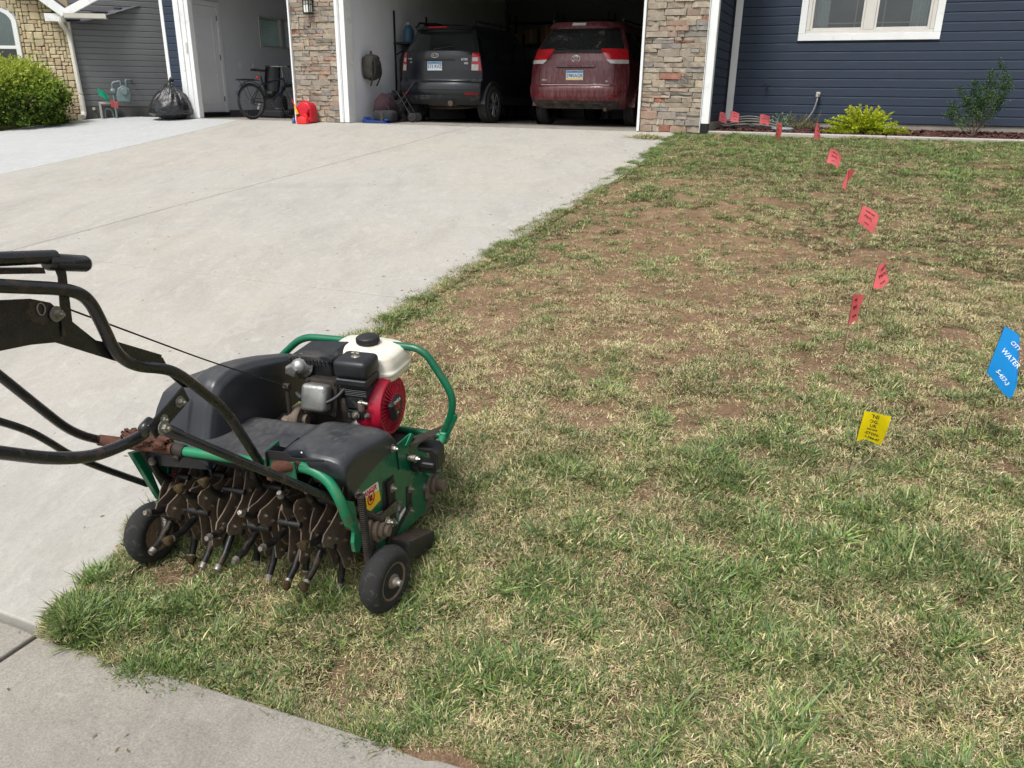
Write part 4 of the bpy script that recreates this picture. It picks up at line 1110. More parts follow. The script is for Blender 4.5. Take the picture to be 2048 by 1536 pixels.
    mb.box(-.80, -.45, -.075, .075, .725, .745, 0, .004); mb.build('rack', M_BLKP, t)
    return t
bicycle()
t = thing('child_seat', 'black child bike seat on a stand behind the bicycle', 'child seat', HM_(-11.60, 14.35, 1.064), YAW)
mb = MB()
def shell(a, b):
    an = PI * (a - .5) * 1.2; z = .52 + .52 * b; r = .17 + .02 * math.sin(b * PI)
    return (r * math.sin(an), .10 * math.cos(an) + .10 * b, z)
mb.grid(shell, 10, 8); mb.build('back_shell', M_BLKP, t)
mb = MB(); mb.box(-.15, .15, -.18, .15, .44, .54, 0, .05, None, 2); mb.build('seat_pan', M_BLKP, t)
mb = MB(); mb.box(-.24, .26, -.1, .2, .0, .46, 0, .08, None, 2); mb.box(-.3, .34, -.16, .2, .0, .16, 0, .04); mb.build('base', M_DKCL, t)
t = thing('push_cart', 'dark folded push cart behind the bicycle, seen through its spokes', 'cart', HM_(-10.55, 14.75, 1.064), YAW)
mb = MB(); mb.box(-.35, .3, -.2, .2, .10, .36, 0, .06, None, 2); mb.build('deck', M_BLKP, t)
for sx in (-.28, .28):
    mb = MB(); mb.lathe([(.06, -.025), (.10, -.03), (.10, .03), (.06, .025)], 20, 'y', 0, Matrix.Translation((sx, -.22, .10))); mb.build('wheel', M_TYRE, t)
mb = MB(); mb.tube(smooth_path([(-.3, .1, .3), (-.5, .3, .75), (-.5, .3, .8)], .05), .014, 6); mb.build('handle', M_BLKP, t)

# ---- things by the partition wall in the wide bay
M_OLIVE = simple('olive canvas', srgb(60, 58, 52), .95, 0, .3, 10, .5)
t = thing('backpack', 'olive canvas backpack hanging on the partition wall just inside the garage', 'backpack', HM_(-8.66, 13.62, 1.83), YAW)
bm = bmesh.new(); bmesh.ops.create_cube(bm, size=1); bmesh.ops.subdivide_edges(bm, edges=bm.edges[:], cuts=5, use_grid_fill=True)
for v in bm.verts:
    p = v.co; q = p.normalized() * .5
    p2 = p.lerp(q, .55)
    v.co = Vector((p2.x * .26, p2.y * .36, p2.z * .46 + .2)) + Vector((mn.noise(p * 4), mn.noise(p * 4 + Vector((5, 0, 0))), mn.noise(p * 4 + Vector((0, 7, 0))))) * .03
MB().bm(bm, 0, None, True).build('pack_body', M_OLIVE, t)
mb = MB(); mb.box(-.04, .10, -.15, .15, .03, .20, 0, .04, None, 2); mb.build('pocket', M_OLIVE, t)
mb = MB()
for y_ in (-.09, .09): mb.tube(smooth_path([(.05, y_, .40), (.14, y_, .30), (.15, y_ * 1.2, .10), (.06, y_ * 1.3, -.06), (.03, y_ * 1.1, -.12)], .06), .014, 6)
mb.tube(smooth_path([(0, -.04, .42), (0, 0, .50), (0, .04, .42)], .03), .01, 6); mb.build('strap', M_DKCL, t)
t = thing('wall_shelf', 'dark metal shelf high on the partition wall, loaded with bottles', 'shelf', HM_(-8.55, 15.15, 2.50), YAW)
mb = MB(); mb.box(-.24, .26, -.5, .9, .0, .03, 0, .003); mb.build('shelf_board', M_BLKP, t)
mb = MB()
for y_ in (-.45, .85): mb.box(-.24, -.22, y_ - .02, y_ + .02, -1.4, .6); mb.tube([(-.22, y_, -.2), (.2, y_, 0)], .012, 6)
mb.build('bracket', M_BLACKM, t)
M_BOT1 = simple('white jug plastic', srgb(170, 172, 172), .5, 0, .1, 8); M_BOT2 = simple('teal jug plastic', srgb(52, 92, 118), .5, 0, .2, 8)
for i, (y_, mat_, lab, sc_) in enumerate(((-.36, M_BOT2, 'blue jug at the near end of the garage wall shelf', 1.1), (-.02, M_BOT1, 'pale round bottle in the middle of the garage wall shelf', .95), (.26, M_BLKP, 'black bottle at the far end of the garage wall shelf', 1.0))):
    b = thing('bottle', lab, 'bottle', HM_(-8.52, 15.15 + y_, 2.532), YAW, 'bottles on the garage shelf')
    mb = MB(); mb.lathe([(.08 * sc_, 0), (.09 * sc_, .02), (.09 * sc_, .2 * sc_), (.05 * sc_, .27 * sc_), (.03, .29 * sc_)], 16); mb.build('bottle_body', mat_, b)
    mb = MB(); mb.lathe([(.034, .29 * sc_), (.034, .33 * sc_)], 12); mb.build('cap', M_BOT1 if i == 0 else M_BLKP, b)
t = thing('storage_basket', 'black wire basket of odds and ends on the garage shelf end', 'basket', HM_(-8.50, 15.80, 2.532), YAW)
mb = MB(); mb.prism([(-.18, 0), (.18, 0), (.24, .32), (-.24, .32)], -.2, .2, 'x', 0, .01); mb.build('basket_body', M_DKCL, t)
mb = MB(); mb.box(-.15, .15, -.18, .2, .322, .42, 0, .04); mb.build('contents', M_DKCL, t)
t = thing('umbrella_bag', 'long dark zipped bag hanging from the garage shelf', 'bag', HM_(-8.62, 14.72, 1.35), YAW)
mb = MB(); mb.tube([(0, 0, 0), (0, 0, .1), (.01, .01, .5), (0, 0, .85), (0, 0, 1.0)], [.04, .085, .09, .075, .02], 12); mb.build('bag_body', M_DKCL, t)
mb = MB(); mb.tube([(0, 0, 1.0), (-.02, 0, 1.15)], .008, 6); mb.build('cord', M_DKCL, t)
M_MAROON = simple('maroon cloth', srgb(44, 22, 30), .9, 0, .3, 10, .4)
t = thing('sports_bag', 'dark maroon sports bag slumped against the partition wall', 'bag', HM_(-8.45, 13.72, 1.066), YAW + .3)
bm = bmesh.new(); bmesh.ops.create_icosphere(bm, subdivisions=3, radius=1)
for v in bm.verts:
    p = v.co.copy(); v.co = Vector((p.x * .22, p.y * .36, max(0, .24 + p.z * .27))) * (1 + .12 * mn.noise(p * 2.5))
MB().bm(bm, 0, None, True).build('bag_body', M_MAROON, t)
mb = MB(); mb.tube(smooth_path([(.1, -.16, .42), (.16, -.1, .56), (.16, .1, .56), (.1, .16, .42)], .06), .014, 6); mb.build('handle', M_DKCL, t)
t = thing('folded_stroller', 'folded black stroller leaning beside the dark SUV', 'stroller', HM_(-8.22, 14.05, 1.066), YAW + .2)
mb = MB()
for y_ in (-.16, .16):
    mb.tube([(-.25, y_, .1), (.25, y_, .72)], .013, 6); mb.tube([(.18, y_, .1), (-.1, y_, .55)], .013, 6)
mb.tube([(.25, -.16, .72), (.25, .16, .72)], .016, 6); mb.build('frame', simple('dark grey tube', (.05, .05, .055), .4, .5), t)
mb = MB(); mb.box(-.2, .12, -.14, .14, .16, .42, 0, .06, Matrix.Rotation(-.6, 4, 'Y'), 2); mb.build('seat', M_DKCL, t)
for x_ in (-.22, .2):
    for y_ in (-.17, .17):
        mb = MB(); mb.lathe([(.05, -.018), (.085, -.02), (.085, .02), (.05, .018)], 18, 'y', 0, Matrix.Translation((x_, y_, .085))); mb.build('wheel', M_TYRE, t)
t = thing('duffel_bag', 'black duffel bag on the garage floor behind the blue tray', 'bag', HM_(-8.30, 13.45, 1.066), YAW)
mb = MB(); mb.box(-.22, .22, -.13, .13, 0, .22, 0, .08, None, 3); mb.build('bag_body', M_DKCL, t)
mb = MB(); mb.box(-.03, .04, -.14, -.131, .02, .19, 0, .003); mb.build('webbing', M_OLIVE, t)
mb = MB(); mb.tube(smooth_path([(-.1, 0, .21), (-.06, 0, .30), (.06, 0, .30), (.1, 0, .21)], .04), .012, 6); mb.build('handle', M_DKCL, t)
t = thing('golf_bag', 'tall dark golf bag leaning between the folded stroller and the dark SUV', 'golf bag', HM_(-8.30, 14.45, 1.066), YAW + .4)
mb = MB(); mb.tube([(0, 0, 0), (.05, 0, .3), (.12, 0, .75)], [.11, .12, .10], 12); mb.build('bag_body', M_DKCL, t)
for k_ in range(4):
    mb = MB(); mb.tube([(.10 + .02 * k_, -.04 + .03 * k_, .7), (.16 + .03 * k_, -.06 + .05 * k_, .98)], .007, 5); mb.box(.14 + .03 * k_, .20 + .03 * k_, -.075 + .05 * k_, -.045 + .05 * k_, .96, 1.0, 0, .008); mb.build('club', M_BLACKM, t)
t = thing('camp_chair', 'folded black camp chair lying on top of the maroon sports bag', 'chair', HM_(-8.50, 13.95, 1.40), YAW)
mb = MB(); mb.tube([(0, -.38, .0), (.02, -.1, .09), (.02, .25, .16), (0, .42, .2)], [.05, .085, .08, .03], 10); mb.build('carry_bag', M_DKCL, t)
mb = MB(); mb.tube(smooth_path([(.05, -.2, .1), (.14, -.1, .0), (.12, .15, .05), (.05, .25, .18)], .08), .012, 6); mb.build('strap', M_OLIVE, t)
t = thing('blue_tray', 'bright blue plastic dustpan tray on the garage floor by the opening', 'tray', HM_(-8.32, 13.16, 1.066), YAW)
M_BRB = simple('bright blue plastic', srgb(14, 50, 112), .4, 0, .1, 8)
mb = MB(); mb.prism([(-.24, 0), (.26, 0), (.22, .03), (-.12, .045), (-.2, .1)], -.12, .12, 'y', 0, .008); mb.build('tray_body', M_BRB, t)
mb = MB(); mb.box(.18, .26, -.02, .12, .032, .07, 0, .012); mb.build('grip', M_BRB, t)
t = thing('shelving_unit', 'dark shelving with boxes against the back wall of the garage', 'shelf', HM_(-6.9, 19.9, 1.066), YAW)
mb = MB()
for z_ in (.5, 1.1, 1.7, 2.2): mb.box(-1.6, 1.0, -.25, .25, z_, z_ + .03)
for x_ in (-1.58, -.3, .98):
    for y_ in (-.23, .23): mb.box(x_ - .02, x_ + .02, y_ - .02, y_ + .02, 0, 2.4)
mb.build('shelf_frame', M_BLKP, t)
M_CARD = simple('brown cardboard', srgb(122, 98, 72), .9, 0, .1, 6)
for i in range(7):
    b = thing('box', ['brown box far left of the back shelving', 'brown box second from the left on the back shelving', 'brown box third from the left on the back shelving', 'brown box in the middle of the back shelving', 'brown box right of the middle on the back shelving', 'brown box second from the right on the back shelving', 'brown box far right of the back shelving'][i], 'box', HM_(-8.3 + i * .4, 19.9, 1.066 + 1.73), YAW, 'boxes on the back shelving')
    mb = MB(); mb.box(-.16, .16, -.18, .18, 0, .22 + .1 * (i % 3), 0, .004); mb.build('carton', M_CARD, b)
    mb = MB(); mb.box(-.03, .03, -.1815, .1815, .02, .222 + .1 * (i % 3) + .0015); mb.build('tape', simple('parcel tape', srgb(150, 124, 92), .4), b)

# ---- at the neighbour's wall: gas meter, pipes
gd = Vector((math.cos(GA), math.sin(GA), 0)); gn = Vector((math.sin(GA), -math.cos(GA), 0))
def ng(s_, off, z=0): p = NC + gd * s_ + gn * off; return Vector((p.x, p.y, 1.0 + z))
M_METER = simple('grey meter paint', srgb(112, 128, 130), .5, .1, .15, 12)
t = thing('gas_meter', 'grey gas meter on looped pipes by the grey neighbour wall', 'gas meter', ng(.74, .22, .05), GA)
mb = MB(); mb.prism([(-.10, .30), (.14, .30), (.17, .42), (.15, .55), (.04, .62), (-.07, .56), (-.11, .42)], -.09, .09, 'y', 0, .02); mb.build('meter_body', M_METER, t)
mb = MB(); mb.lathe([(.06, 0), (.07, .01), (.07, .03), (.055, .04)], 18, 'y', 0, Matrix.Translation((.05, -.135, .50))); mb.build('dial_housing', M_METER, t)
mb = MB(); mb.tube(smooth_path([(-.16, 0, -.02), (-.16, 0, .66), (.0, 0, .70), (0, 0, .60)], .05), .022, 8); mb.tube(smooth_path([(.10, 0, .60), (.10, 0, .72), (.2, .05, .72), (.2, .2, .72)], .03), .02, 8)
mb.build('pipe', M_METER, t)
mb = MB(); mb.lathe([(.05, -.04), (.06, -.02), (.06, .02), (.05, .04)], 16, 'x', 0, Matrix.Translation((-.16, 0, .5))); mb.build('regulator', M_METER, t)
t = thing('valve_box', 'pale open utility box at the foot of the grey neighbour wall', 'utility box', ng(.44, .14, .0), GA)
M_PALE = simple('pale weathered plastic', srgb(176, 176, 168), .7, 0, .12, 8)
mb = MB()
for q in ((-.16, .16, .30, .34), (-.16, -.12, 0, .298), (.12, .16, 0, .298)): mb.box(q[0], q[1], -.07, .07, q[2], q[3], 0, .005)
mb.build('box_frame', M_PALE, t)
mb = MB(); mb.tube(smooth_path([(-.08, 0, 0), (-.06, 0, .22), (.06, 0, .2), (.09, 0, 0)], .06), .016, 6); mb.build('pipe', M_METER, t)
t = thing('hose_outlet', 'small pale hose outlet low on the dark foundation of the grey wall', 'outlet', ng(.17, .014, .2), GA)
mb = MB(); mb.box(-.03, .03, -.03, .0, -.02, .03, 0, .006); mb.tube([(0, -.03, 0), (0, -.06, -.02)], .014, 8); mb.build('outlet_body', M_PALE, t)
# ------------------------------------------------------------------ the lawn aerator
M_GRN = simple('green machine enamel', srgb(8, 98, 68), .32, 0, .14, 7, .05, dirt=srgb(84, 76, 58), dirtamt=.20, dscale=20, coat=.15)
M_GRNT = simple('light worn green enamel', srgb(24, 122, 84), .4, 0, .16, 9, .05, dirt=srgb(92, 76, 52), dirtamt=.22, dscale=16)
s = Mat('black moulded hood')
n1 = s.noise(6, 5, .6); n2 = s.noise(70, 5, .8, 'Object', (1, .35, 1), .4); n3 = s.noise(240, 3, .8)
nrm = s.n('ShaderNodeNewGeometry'); sx_ = s.n('ShaderNodeSeparateXYZ'); s.l(nrm.outputs['Normal'], sx_.inputs[0])
flat = s.math('POWER', s.math('MAXIMUM', sx_.outputs[2], 0.0), 5.0)                  # dust has settled on what lies flat
dust = s.math('MULTIPLY', flat, s.math('ADD', s.math('MULTIPLY', s.ramp(n1, [(.35, .15), (.7, .7)]), .75), s.math('MULTIPLY', s.ramp(n2, [(.5, 0.0), (.68, 1.0)]), .35)))
scr = s.ramp(s.noise(30, 6, .8, 'Object', (.25, 2.2, 1), 1.0), [(.64, 0.0), (.70, .5)])
col = s.mix(dust, s.ramp(n3, [(.3, srgb(36, 38, 43)), (.7, srgb(48, 51, 57))]), srgb(98, 97, 95))
col = s.mix(s.math('MULTIPLY', scr, .6), col, srgb(112, 112, 110))
s.set(color=col, rough=s.ramp(dust, [(0, .30), (.5, .75)])); s.bump(n3, .12, .002); M_HOOD = s.m
M_TUBE = simple('black handle enamel', (.014, .014, .016), .26, 0, .3, 16, .08, dirt=srgb(88, 64, 50), dirtamt=.22, dscale=22, coat=.25)
M_RUST = simple('rust', srgb(92, 57, 42), .9, 0, .35, 26, .8, dirt=srgb(72, 42, 32), dirtamt=.5, dscale=18)
M_DIRTY = simple('muddy tine steel', srgb(108, 95, 83), .7, .15, .25, 16, .5, dirt=srgb(140, 124, 104), dirtamt=.35, dscale=22)
M_TINE = simple('dark tine steel', srgb(30, 30, 32), .38, .4, .35, 24, .3, dirt=srgb(94, 78, 60), dirtamt=.3, dscale=24)
M_TIP = simple('polished tine tip', srgb(168, 164, 158), .4, .7, .3, 60, .3, dirt=srgb(92, 76, 58), dirtamt=.55, dscale=60)
M_ZINC = simple('zinc bolt', srgb(150, 148, 140), .4, .7, .2, 60, .1, dirt=srgb(112, 84, 62), dirtamt=.25, dscale=60)
M_ALU = simple('cast aluminium', srgb(158, 158, 156), .38, .75, .15, 24, .2, dirt=srgb(92, 84, 72), dirtamt=.3, dscale=16)
M_ENGB = simple('black engine plastic', srgb(32, 34, 37), .42, 0, .18, 12, .12, dirt=srgb(92, 88, 80), dirtamt=.2, dscale=9)
M_ENGD = simple('greasy engine steel', srgb(60, 54, 48), .7, .4, .35, 22, .5, dirt=srgb(40, 36, 32), dirtamt=.4)
M_TANK = simple('cream white tank enamel', srgb(226, 222, 208), .3, 0, .05, 6, .03, dirt=srgb(176, 166, 140), dirtamt=.22, dscale=7, coat=.3)
M_RECO = simple('red starter cover', srgb(170, 20, 50), .4, 0, .12, 12, .05, dirt=srgb(96, 40, 44), dirtamt=.18, dscale=14)
M_RUBB = simple('worn grey black rubber', srgb(36, 36, 36), .9, 0, .2, 14, .6, dirt=srgb(84, 81, 76), dirtamt=.22, dscale=40)
M_YSTK = simple('yellow sticker', srgb(240, 196, 28), .4, 0, .05, 10)
M_WSTK = simple('white sticker', srgb(226, 224, 220), .4, 0, .05, 10)
M_RINK = simple('red print', srgb(196, 24, 28), .5, 0, .05, 10)
M_BINK = simple('black print', (.012, .012, .012), .5, 0, .2, 10)
M_DECAL = simple('scratched data plate', srgb(60, 60, 60), .4, .2, .4, 60, 0, dirt=srgb(206, 206, 202), dirtamt=.4, dscale=50)
ao, aX, aY, aN = Vector((-0.79157825, 2.13072549, 0.07856817)), Vector((0.95388079, -0.30007903, 0.00800043)), Vector((0.29832693, 0.95059895, 0.08580603)), Vector((-0.03335379, -0.07946198, 0.99627974))
aer = thing('lawn_aerator', 'green and black walk-behind lawn aerator with red petrol engine standing on the lawn corner', 'lawn aerator',
            mat=Matrix(((aX.x, aY.x, aN.x, ao.x), (aX.y, aY.y, aN.y, ao.y), (aX.z, aY.z, aN.z, ao.z), (0, 0, 0, 1))))
AP = {
    'plateR': [(0.372, 0.01, 0.41), (0.372, 0.108, 0.436), (0.372, 0.325, 0.405), (0.372, 0.407, 0.396), (0.372, 0.474, 0.31), (0.372, 0.634, 0.127), (0.372, 0.628, 0.091), (0.372, 0.534, 0.091), (0.372, 0.482, 0.075), (0.372, 0.474, 0.051), (0.372, 0.402, 0.06), (0.372, 0.177, 0.113), (0.372, 0.105, 0.154), (0.372, 0.082, 0.234), (0.372, 0.051, 0.36)],
    'danger': [(0.38, 0.037, 0.383), (0.38, 0.157, 0.359), (0.38, 0.164, 0.291), (0.38, 0.097, 0.292), (0.38, 0.047, 0.34)],
    'slotA': [(0.38, 0.188, 0.339), (0.38, 0.259, 0.324), (0.38, 0.261, 0.258), (0.38, 0.242, 0.157), (0.38, 0.165, 0.133), (0.38, 0.151, 0.189), (0.38, 0.181, 0.307)],
    'slotB': [(0.38, 0.337, 0.232), (0.38, 0.374, 0.215), (0.38, 0.371, 0.132), (0.38, 0.327, 0.154)],
    'decal': [(0.38, 0.257, 0.216), (0.38, 0.294, 0.212), (0.38, 0.323, 0.133), (0.38, 0.264, 0.152)],
    'bolts': [(0.385, 0.222, 0.299), (0.385, 0.362, 0.21), (0.385, 0.348, 0.134), (0.385, 0.207, 0.181), (0.385, 0.033, 0.393), (0.385, 0.473, 0.15)],
    'bearing': [(0.385, 0.52, 0.137)],
    'axle': [(0.39, 0.104, 0.226)],
    'springR': [(0.395, 0.016, 0.402), (0.395, 0.014, 0.174)],
    'weight': [(0.4, 0.161, 0.126), (0.4, 0.262, 0.144), (0.4, 0.375, 0.052), (0.4, 0.255, 0.02), (0.4, 0.232, 0.021), (0.4, 0.366, 0.024), (0.4, 0.155, 0.096)],
    'finger': [(0.36, -0.019, 0.401), (0.36, 0.024, 0.369), (0.36, 0.034, 0.264), (0.36, 0.042, 0.241), (0.36, 0.035, 0.21), (0.36, 0.017, 0.196), (0.36, -0.004, 0.213), (0.36, -0.006, 0.247), (0.36, 0.006, 0.274), (0.36, -0.009, 0.328)],
    'fingtube': [(0.36, -0.054, 0.447), (0.36, -0.024, 0.354)],
    'greentube': [(-0.218, -0.01, 0.481), (-0.163, -0.01, 0.473), (-0.043, -0.01, 0.476), (0.093, -0.01, 0.475), (0.16, -0.01, 0.477), (0.22, -0.01, 0.49), (0.27, -0.01, 0.482), (0.31, -0.01, 0.458)],
    'clampR': [(0.192, -0.01, 0.499), (0.22, -0.01, 0.487)],
    'clampL': [(-0.207, -0.01, 0.488), (-0.163, -0.01, 0.473)],
    'rust': [(-0.523, -0.03, 0.49), (-0.46, -0.03, 0.478), (-0.343, -0.03, 0.482), (-0.189, -0.03, 0.496)],
    'triL': [(-0.36, -0.022, 0.446), (-0.36, 0.021, 0.422), (-0.36, 0.139, 0.358), (-0.36, 0.085, 0.238), (-0.36, 0.052, 0.224), (-0.36, 0.041, 0.242)],
    'chain': [(-0.31, 0.115, 0.379), (-0.31, 0.063, 0.307), (-0.31, 0.022, 0.238), (-0.31, 0.025, 0.179)],
    'springL': [(-0.36, 0.051, 0.182), (-0.36, 0.046, 0.132)],
    'coverR': [(0.376, -0.021, 0.473), (0.376, -0.002, 0.416), (0.376, 0.034, 0.418), (0.376, 0.105, 0.432), (0.376, 0.255, 0.392), (0.376, 0.302, 0.426)],
    'rollbar': [(-0.268, 0.62, 0.49), (-0.234, 0.62, 0.519), (-0.131, 0.62, 0.606), (0.059, 0.62, 0.609), (0.337, 0.62, 0.608), (0.433, 0.62, 0.454), (0.435, 0.62, 0.387), (0.387, 0.62, 0.273)],
    'rollfoot': [(0.4, 0.59, 0.29), (0.4, 0.481, 0.228)],
    'crossbar': [(-0.231, 0.62, 0.295), (-0.104, 0.62, 0.285), (0.243, 0.62, 0.281), (0.387, 0.62, 0.277)],
    'fan': [(0.269, 0.52, 0.441), (0.277, 0.52, 0.532), (0.26, 0.52, 0.338), (0.189, 0.52, 0.441)],
    'tank': [(-0.009, 0.56, 0.609), (0.076, 0.56, 0.639), (0.209, 0.56, 0.643), (0.286, 0.56, 0.621), (0.297, 0.56, 0.593), (0.285, 0.56, 0.544), (0.186, 0.56, 0.514)],
    'air': [(0.129, 0.4, 0.629), (0.165, 0.4, 0.657), (0.279, 0.4, 0.657), (0.274, 0.4, 0.578), (0.236, 0.4, 0.484), (0.141, 0.4, 0.454), (0.121, 0.4, 0.56)],
    'muf': [(-0.067, 0.46, 0.601), (-0.016, 0.46, 0.636), (0.121, 0.46, 0.655), (0.112, 0.46, 0.561), (-0.009, 0.46, 0.51), (-0.056, 0.46, 0.551)],
    'valve': [(0.021, 0.38, 0.485), (0.043, 0.38, 0.546), (0.104, 0.38, 0.558), (0.1, 0.38, 0.485), (0.06, 0.38, 0.462)],
    'plug': [(0.016, 0.37, 0.51), (0.09, 0.37, 0.507), (0.159, 0.37, 0.546)],
    'exh': [(-0.042, 0.42, 0.578), (-0.013, 0.42, 0.582)],
    'crank': [(-0.018, 0.33, 0.553), (-0.01, 0.33, 0.549), (-0.027, 0.33, 0.437), (0.011, 0.33, 0.442)],
    'hump': [(-0.12, 0.143, 0.649), (-0.12, 0.207, 0.654), (-0.12, 0.347, 0.627), (-0.12, 0.542, 0.565), (-0.12, 0.557, 0.493), (-0.12, 0.486, 0.338), (-0.12, 0.358, 0.392), (-0.12, 0.104, 0.51), (-0.12, 0.057, 0.513)],
    'humpfront': [(-0.275, 0.14, 0.434), (-0.215, 0.14, 0.575), (-0.117, 0.14, 0.651)],
    'farleft': [(-0.367, 0.28, 0.555), (-0.236, 0.28, 0.576), (-0.458, 0.28, 0.47)],
    'A': [(0.1, 0.004, 0.473), (0.1, -0.12, 0.7), (0.1, -0.238, 0.842), (0.1, -0.288, 0.887), (0.1, -0.384, 0.932), (0.1, -0.426, 0.982), (0.1, -0.44, 1.05), (0.1, -0.457, 1.114), (0.1, -0.496, 1.146), (0.1, -0.64, 1.197), (0.1, -0.744, 1.233)],
    'B': [(0.08, -0.821, 0.963), (0.08, -0.724, 0.895), (0.08, -0.629, 0.829), (0.08, -0.538, 0.782), (0.08, -0.456, 0.764), (0.08, -0.379, 0.756), (0.08, -0.307, 0.768), (0.08, -0.255, 0.783)],
    'C0': [(0.075, -0.335, 0.753)],
    'C1': [(0.4, 0.121, 0.246)],
    'gusset': [(0.085, -0.747, 1.19), (0.085, -0.637, 1.168), (0.085, -0.576, 1.151), (0.085, -0.536, 1.13), (0.085, -0.502, 1.082), (0.085, -0.454, 1.02), (0.085, -0.393, 0.985), (0.085, -0.28, 0.91), (0.085, -0.271, 0.881), (0.085, -0.212, 0.802), (0.085, -0.237, 0.813), (0.085, -0.282, 0.873), (0.085, -0.417, 0.957), (0.085, -0.549, 1.051), (0.085, -0.604, 1.067), (0.085, -0.666, 1.079), (0.085, -0.776, 1.106)],
    'post': [(0.085, -0.498, 1.19), (0.085, -0.507, 1.152), (0.085, -0.52, 1.088)],
    'gusbolt': [(0.09, -0.533, 1.106)],
    'pivbolt': [(0.118, -0.557, 1.116), (0.118, -0.295, 0.806), (0.118, -0.378, 0.781)],
    'bail': [(0.085, -0.463, 1.202), (0.085, -0.508, 1.216), (0.085, -0.611, 1.244), (0.085, -0.719, 1.272)],
    'bailend': [(0.085, -0.415, 1.189)],
    'D': [(-0.46, -0.352, 0.914), (-0.46, -0.276, 0.798), (-0.46, -0.203, 0.682), (-0.46, -0.134, 0.574), (-0.46, -0.085, 0.521), (-0.46, -0.03, 0.478)],
    'E': [(-0.4, -0.446, 0.785), (-0.4, -0.358, 0.714), (-0.4, -0.287, 0.649), (-0.4, -0.24, 0.59), (-0.4, -0.192, 0.524), (-0.4, -0.107, 0.435), (-0.4, 0.048, 0.285)],
    'bump': [(0.332, 0.42, 0.329), (0.387, 0.42, 0.366), (0.434, 0.42, 0.345), (0.415, 0.42, 0.256), (0.35, 0.42, 0.236), (0.416, 0.42, 0.389), (0.327, 0.42, 0.29)],
    'brk': [(0.144, -0.02, 0.541), (0.138, -0.02, 0.48), (0.218, -0.02, 0.501), (0.228, -0.02, 0.561), (0.327, -0.02, 0.601)],
    'tips': [(-0.241, -0.06, 0.121), (-0.064, -0.06, 0.12), (0.127, -0.06, 0.106), (0.311, -0.06, 0.103), (-0.205, -0.06, 0.172), (-0.009, -0.06, 0.202), (0.143, -0.06, 0.233), (0.215, -0.06, 0.212)],
    'stars': [(-0.168, 0.02, 0.329), (-0.068, 0.02, 0.372), (0.009, 0.02, 0.315), (0.112, 0.02, 0.359), (0.178, 0.02, 0.292), (0.28, 0.02, 0.363)],
}

def V(n, i=0): return Vector(AP[n][i])
def A_(name, mb, mats, parent=None): return mb.build(name, mats, parent or aer)
def tubeobj(name, pts, r, mat, bend=.05, n=14, parent=None):
    mb = MB(); mb.tube(smooth_path(pts, bend, 7), r, n); return A_(name, mb, mat, parent)
def cyl_x(mb, c, r, x0, x1, n=20, mi=0): mb.lathe([(r * .94, x0), (r, x0 + .002), (r, x1 - .002), (r * .94, x1)], n, 'x', mi, None, True, (0, c[0], c[1]))

# side plates
yz = [(p[1], p[2]) for p in AP['plateR']]
mb = MB(); mb.prism(yz, .366, .372, 'x', 0, .0015); sp = A_('side_plate', mb, M_GRN)
mb = MB(); mb.prism([(.02, .42), (.3, .45), (.46, .36), (.60, .15), (.5, .06), (.18, .11), (.09, .2)], -.346, -.340, 'x', 0, .0015); A_('side_plate', mb, M_GRN)
mb = MB(); mb.prism([(p[1], p[2]) for p in AP['slotA']], .3722, .3745, 'x', 0, .001); A_('adjuster_slot', mb, M_TRIMB, sp)
mb = MB(); mb.prism([(p[1], p[2]) for p in AP['slotB']], .3722, .374, 'x', 0, .001); A_('adjuster_slot', mb, M_TRIMB, sp)
# lifting arm along the slot
mb = MB(); mb.prism([(.20, .33), (.235, .325), (.232, .15), (.185, .11), (.165, .125), (.195, .17)], .376, .384, 'x', 0, .002); A_('lift_arm', mb, M_ENGD)
for i, p in enumerate(AP['bolts']):
    mb = MB(); hexbolt(mb, (.384 if i in (0, 3) else .373, p[1], p[2]), (1, 0, 0), .009, .010); A_('bolt', mb, M_ZINC)
# danger sticker
dg = AP['danger']
mb = MB(); mb.prism([(p[1], p[2]) for p in dg], .3722, .3728, 'x'); st_ = A_('warning_sticker', mb, M_YSTK, sp)
a, b, c, d = [Vector(dg[i]) for i in (0, 1, 2, 4)]
lo_a, lo_b = a.lerp(d, .55), b.lerp(c, .42)
mb = MB(); mb.prism([(p.y, p.z) for p in (a, b, lo_b, lo_a)], .3730, .3734, 'x'); A_('sticker_header', mb, M_WSTK, sp)
mid = (a + b + lo_a + lo_b) / 4
text('DANGER', .0235, M_RINK, sp, frame((.3737, mid.y, mid.z), b - a, Vector((0, 0, 1))), bold=.0006)
cc = (lo_a + lo_b + Vector(dg[3])) / 3 + Vector((0, .006, .006))
mb = MB(); mb.tube([(.3736, cc.y + .020 * math.cos(2 * PI * j / 28), cc.z + .020 * math.sin(2 * PI * j / 28)) for j in range(28)], .0022, 6, 0, False, True, True)
mb.tube([(.3736, cc.y - .014, cc.z + .014), (.3736, cc.y + .014, cc.z - .014)], .0018, 6); A_('prohibition_ring', mb, M_RINK, sp)
mb = MB(); mb.prism([(cc.y - .008, cc.z - .010), (cc.y + .007, cc.z - .012), (cc.y + .010, cc.z + .002), (cc.y + .005, cc.z + .013), (cc.y + .0, cc.z + .006), (cc.y - .004, cc.z + .012), (cc.y - .010, cc.z + .002)], .3729, .3733, 'x'); A_('hand_pictogram', mb, M_BINK, sp)
mb = MB(); mb.prism([(p[1], p[2]) for p in AP['decal']], .3722, .3727, 'x'); A_('data_plate', mb, M_DECAL, sp)
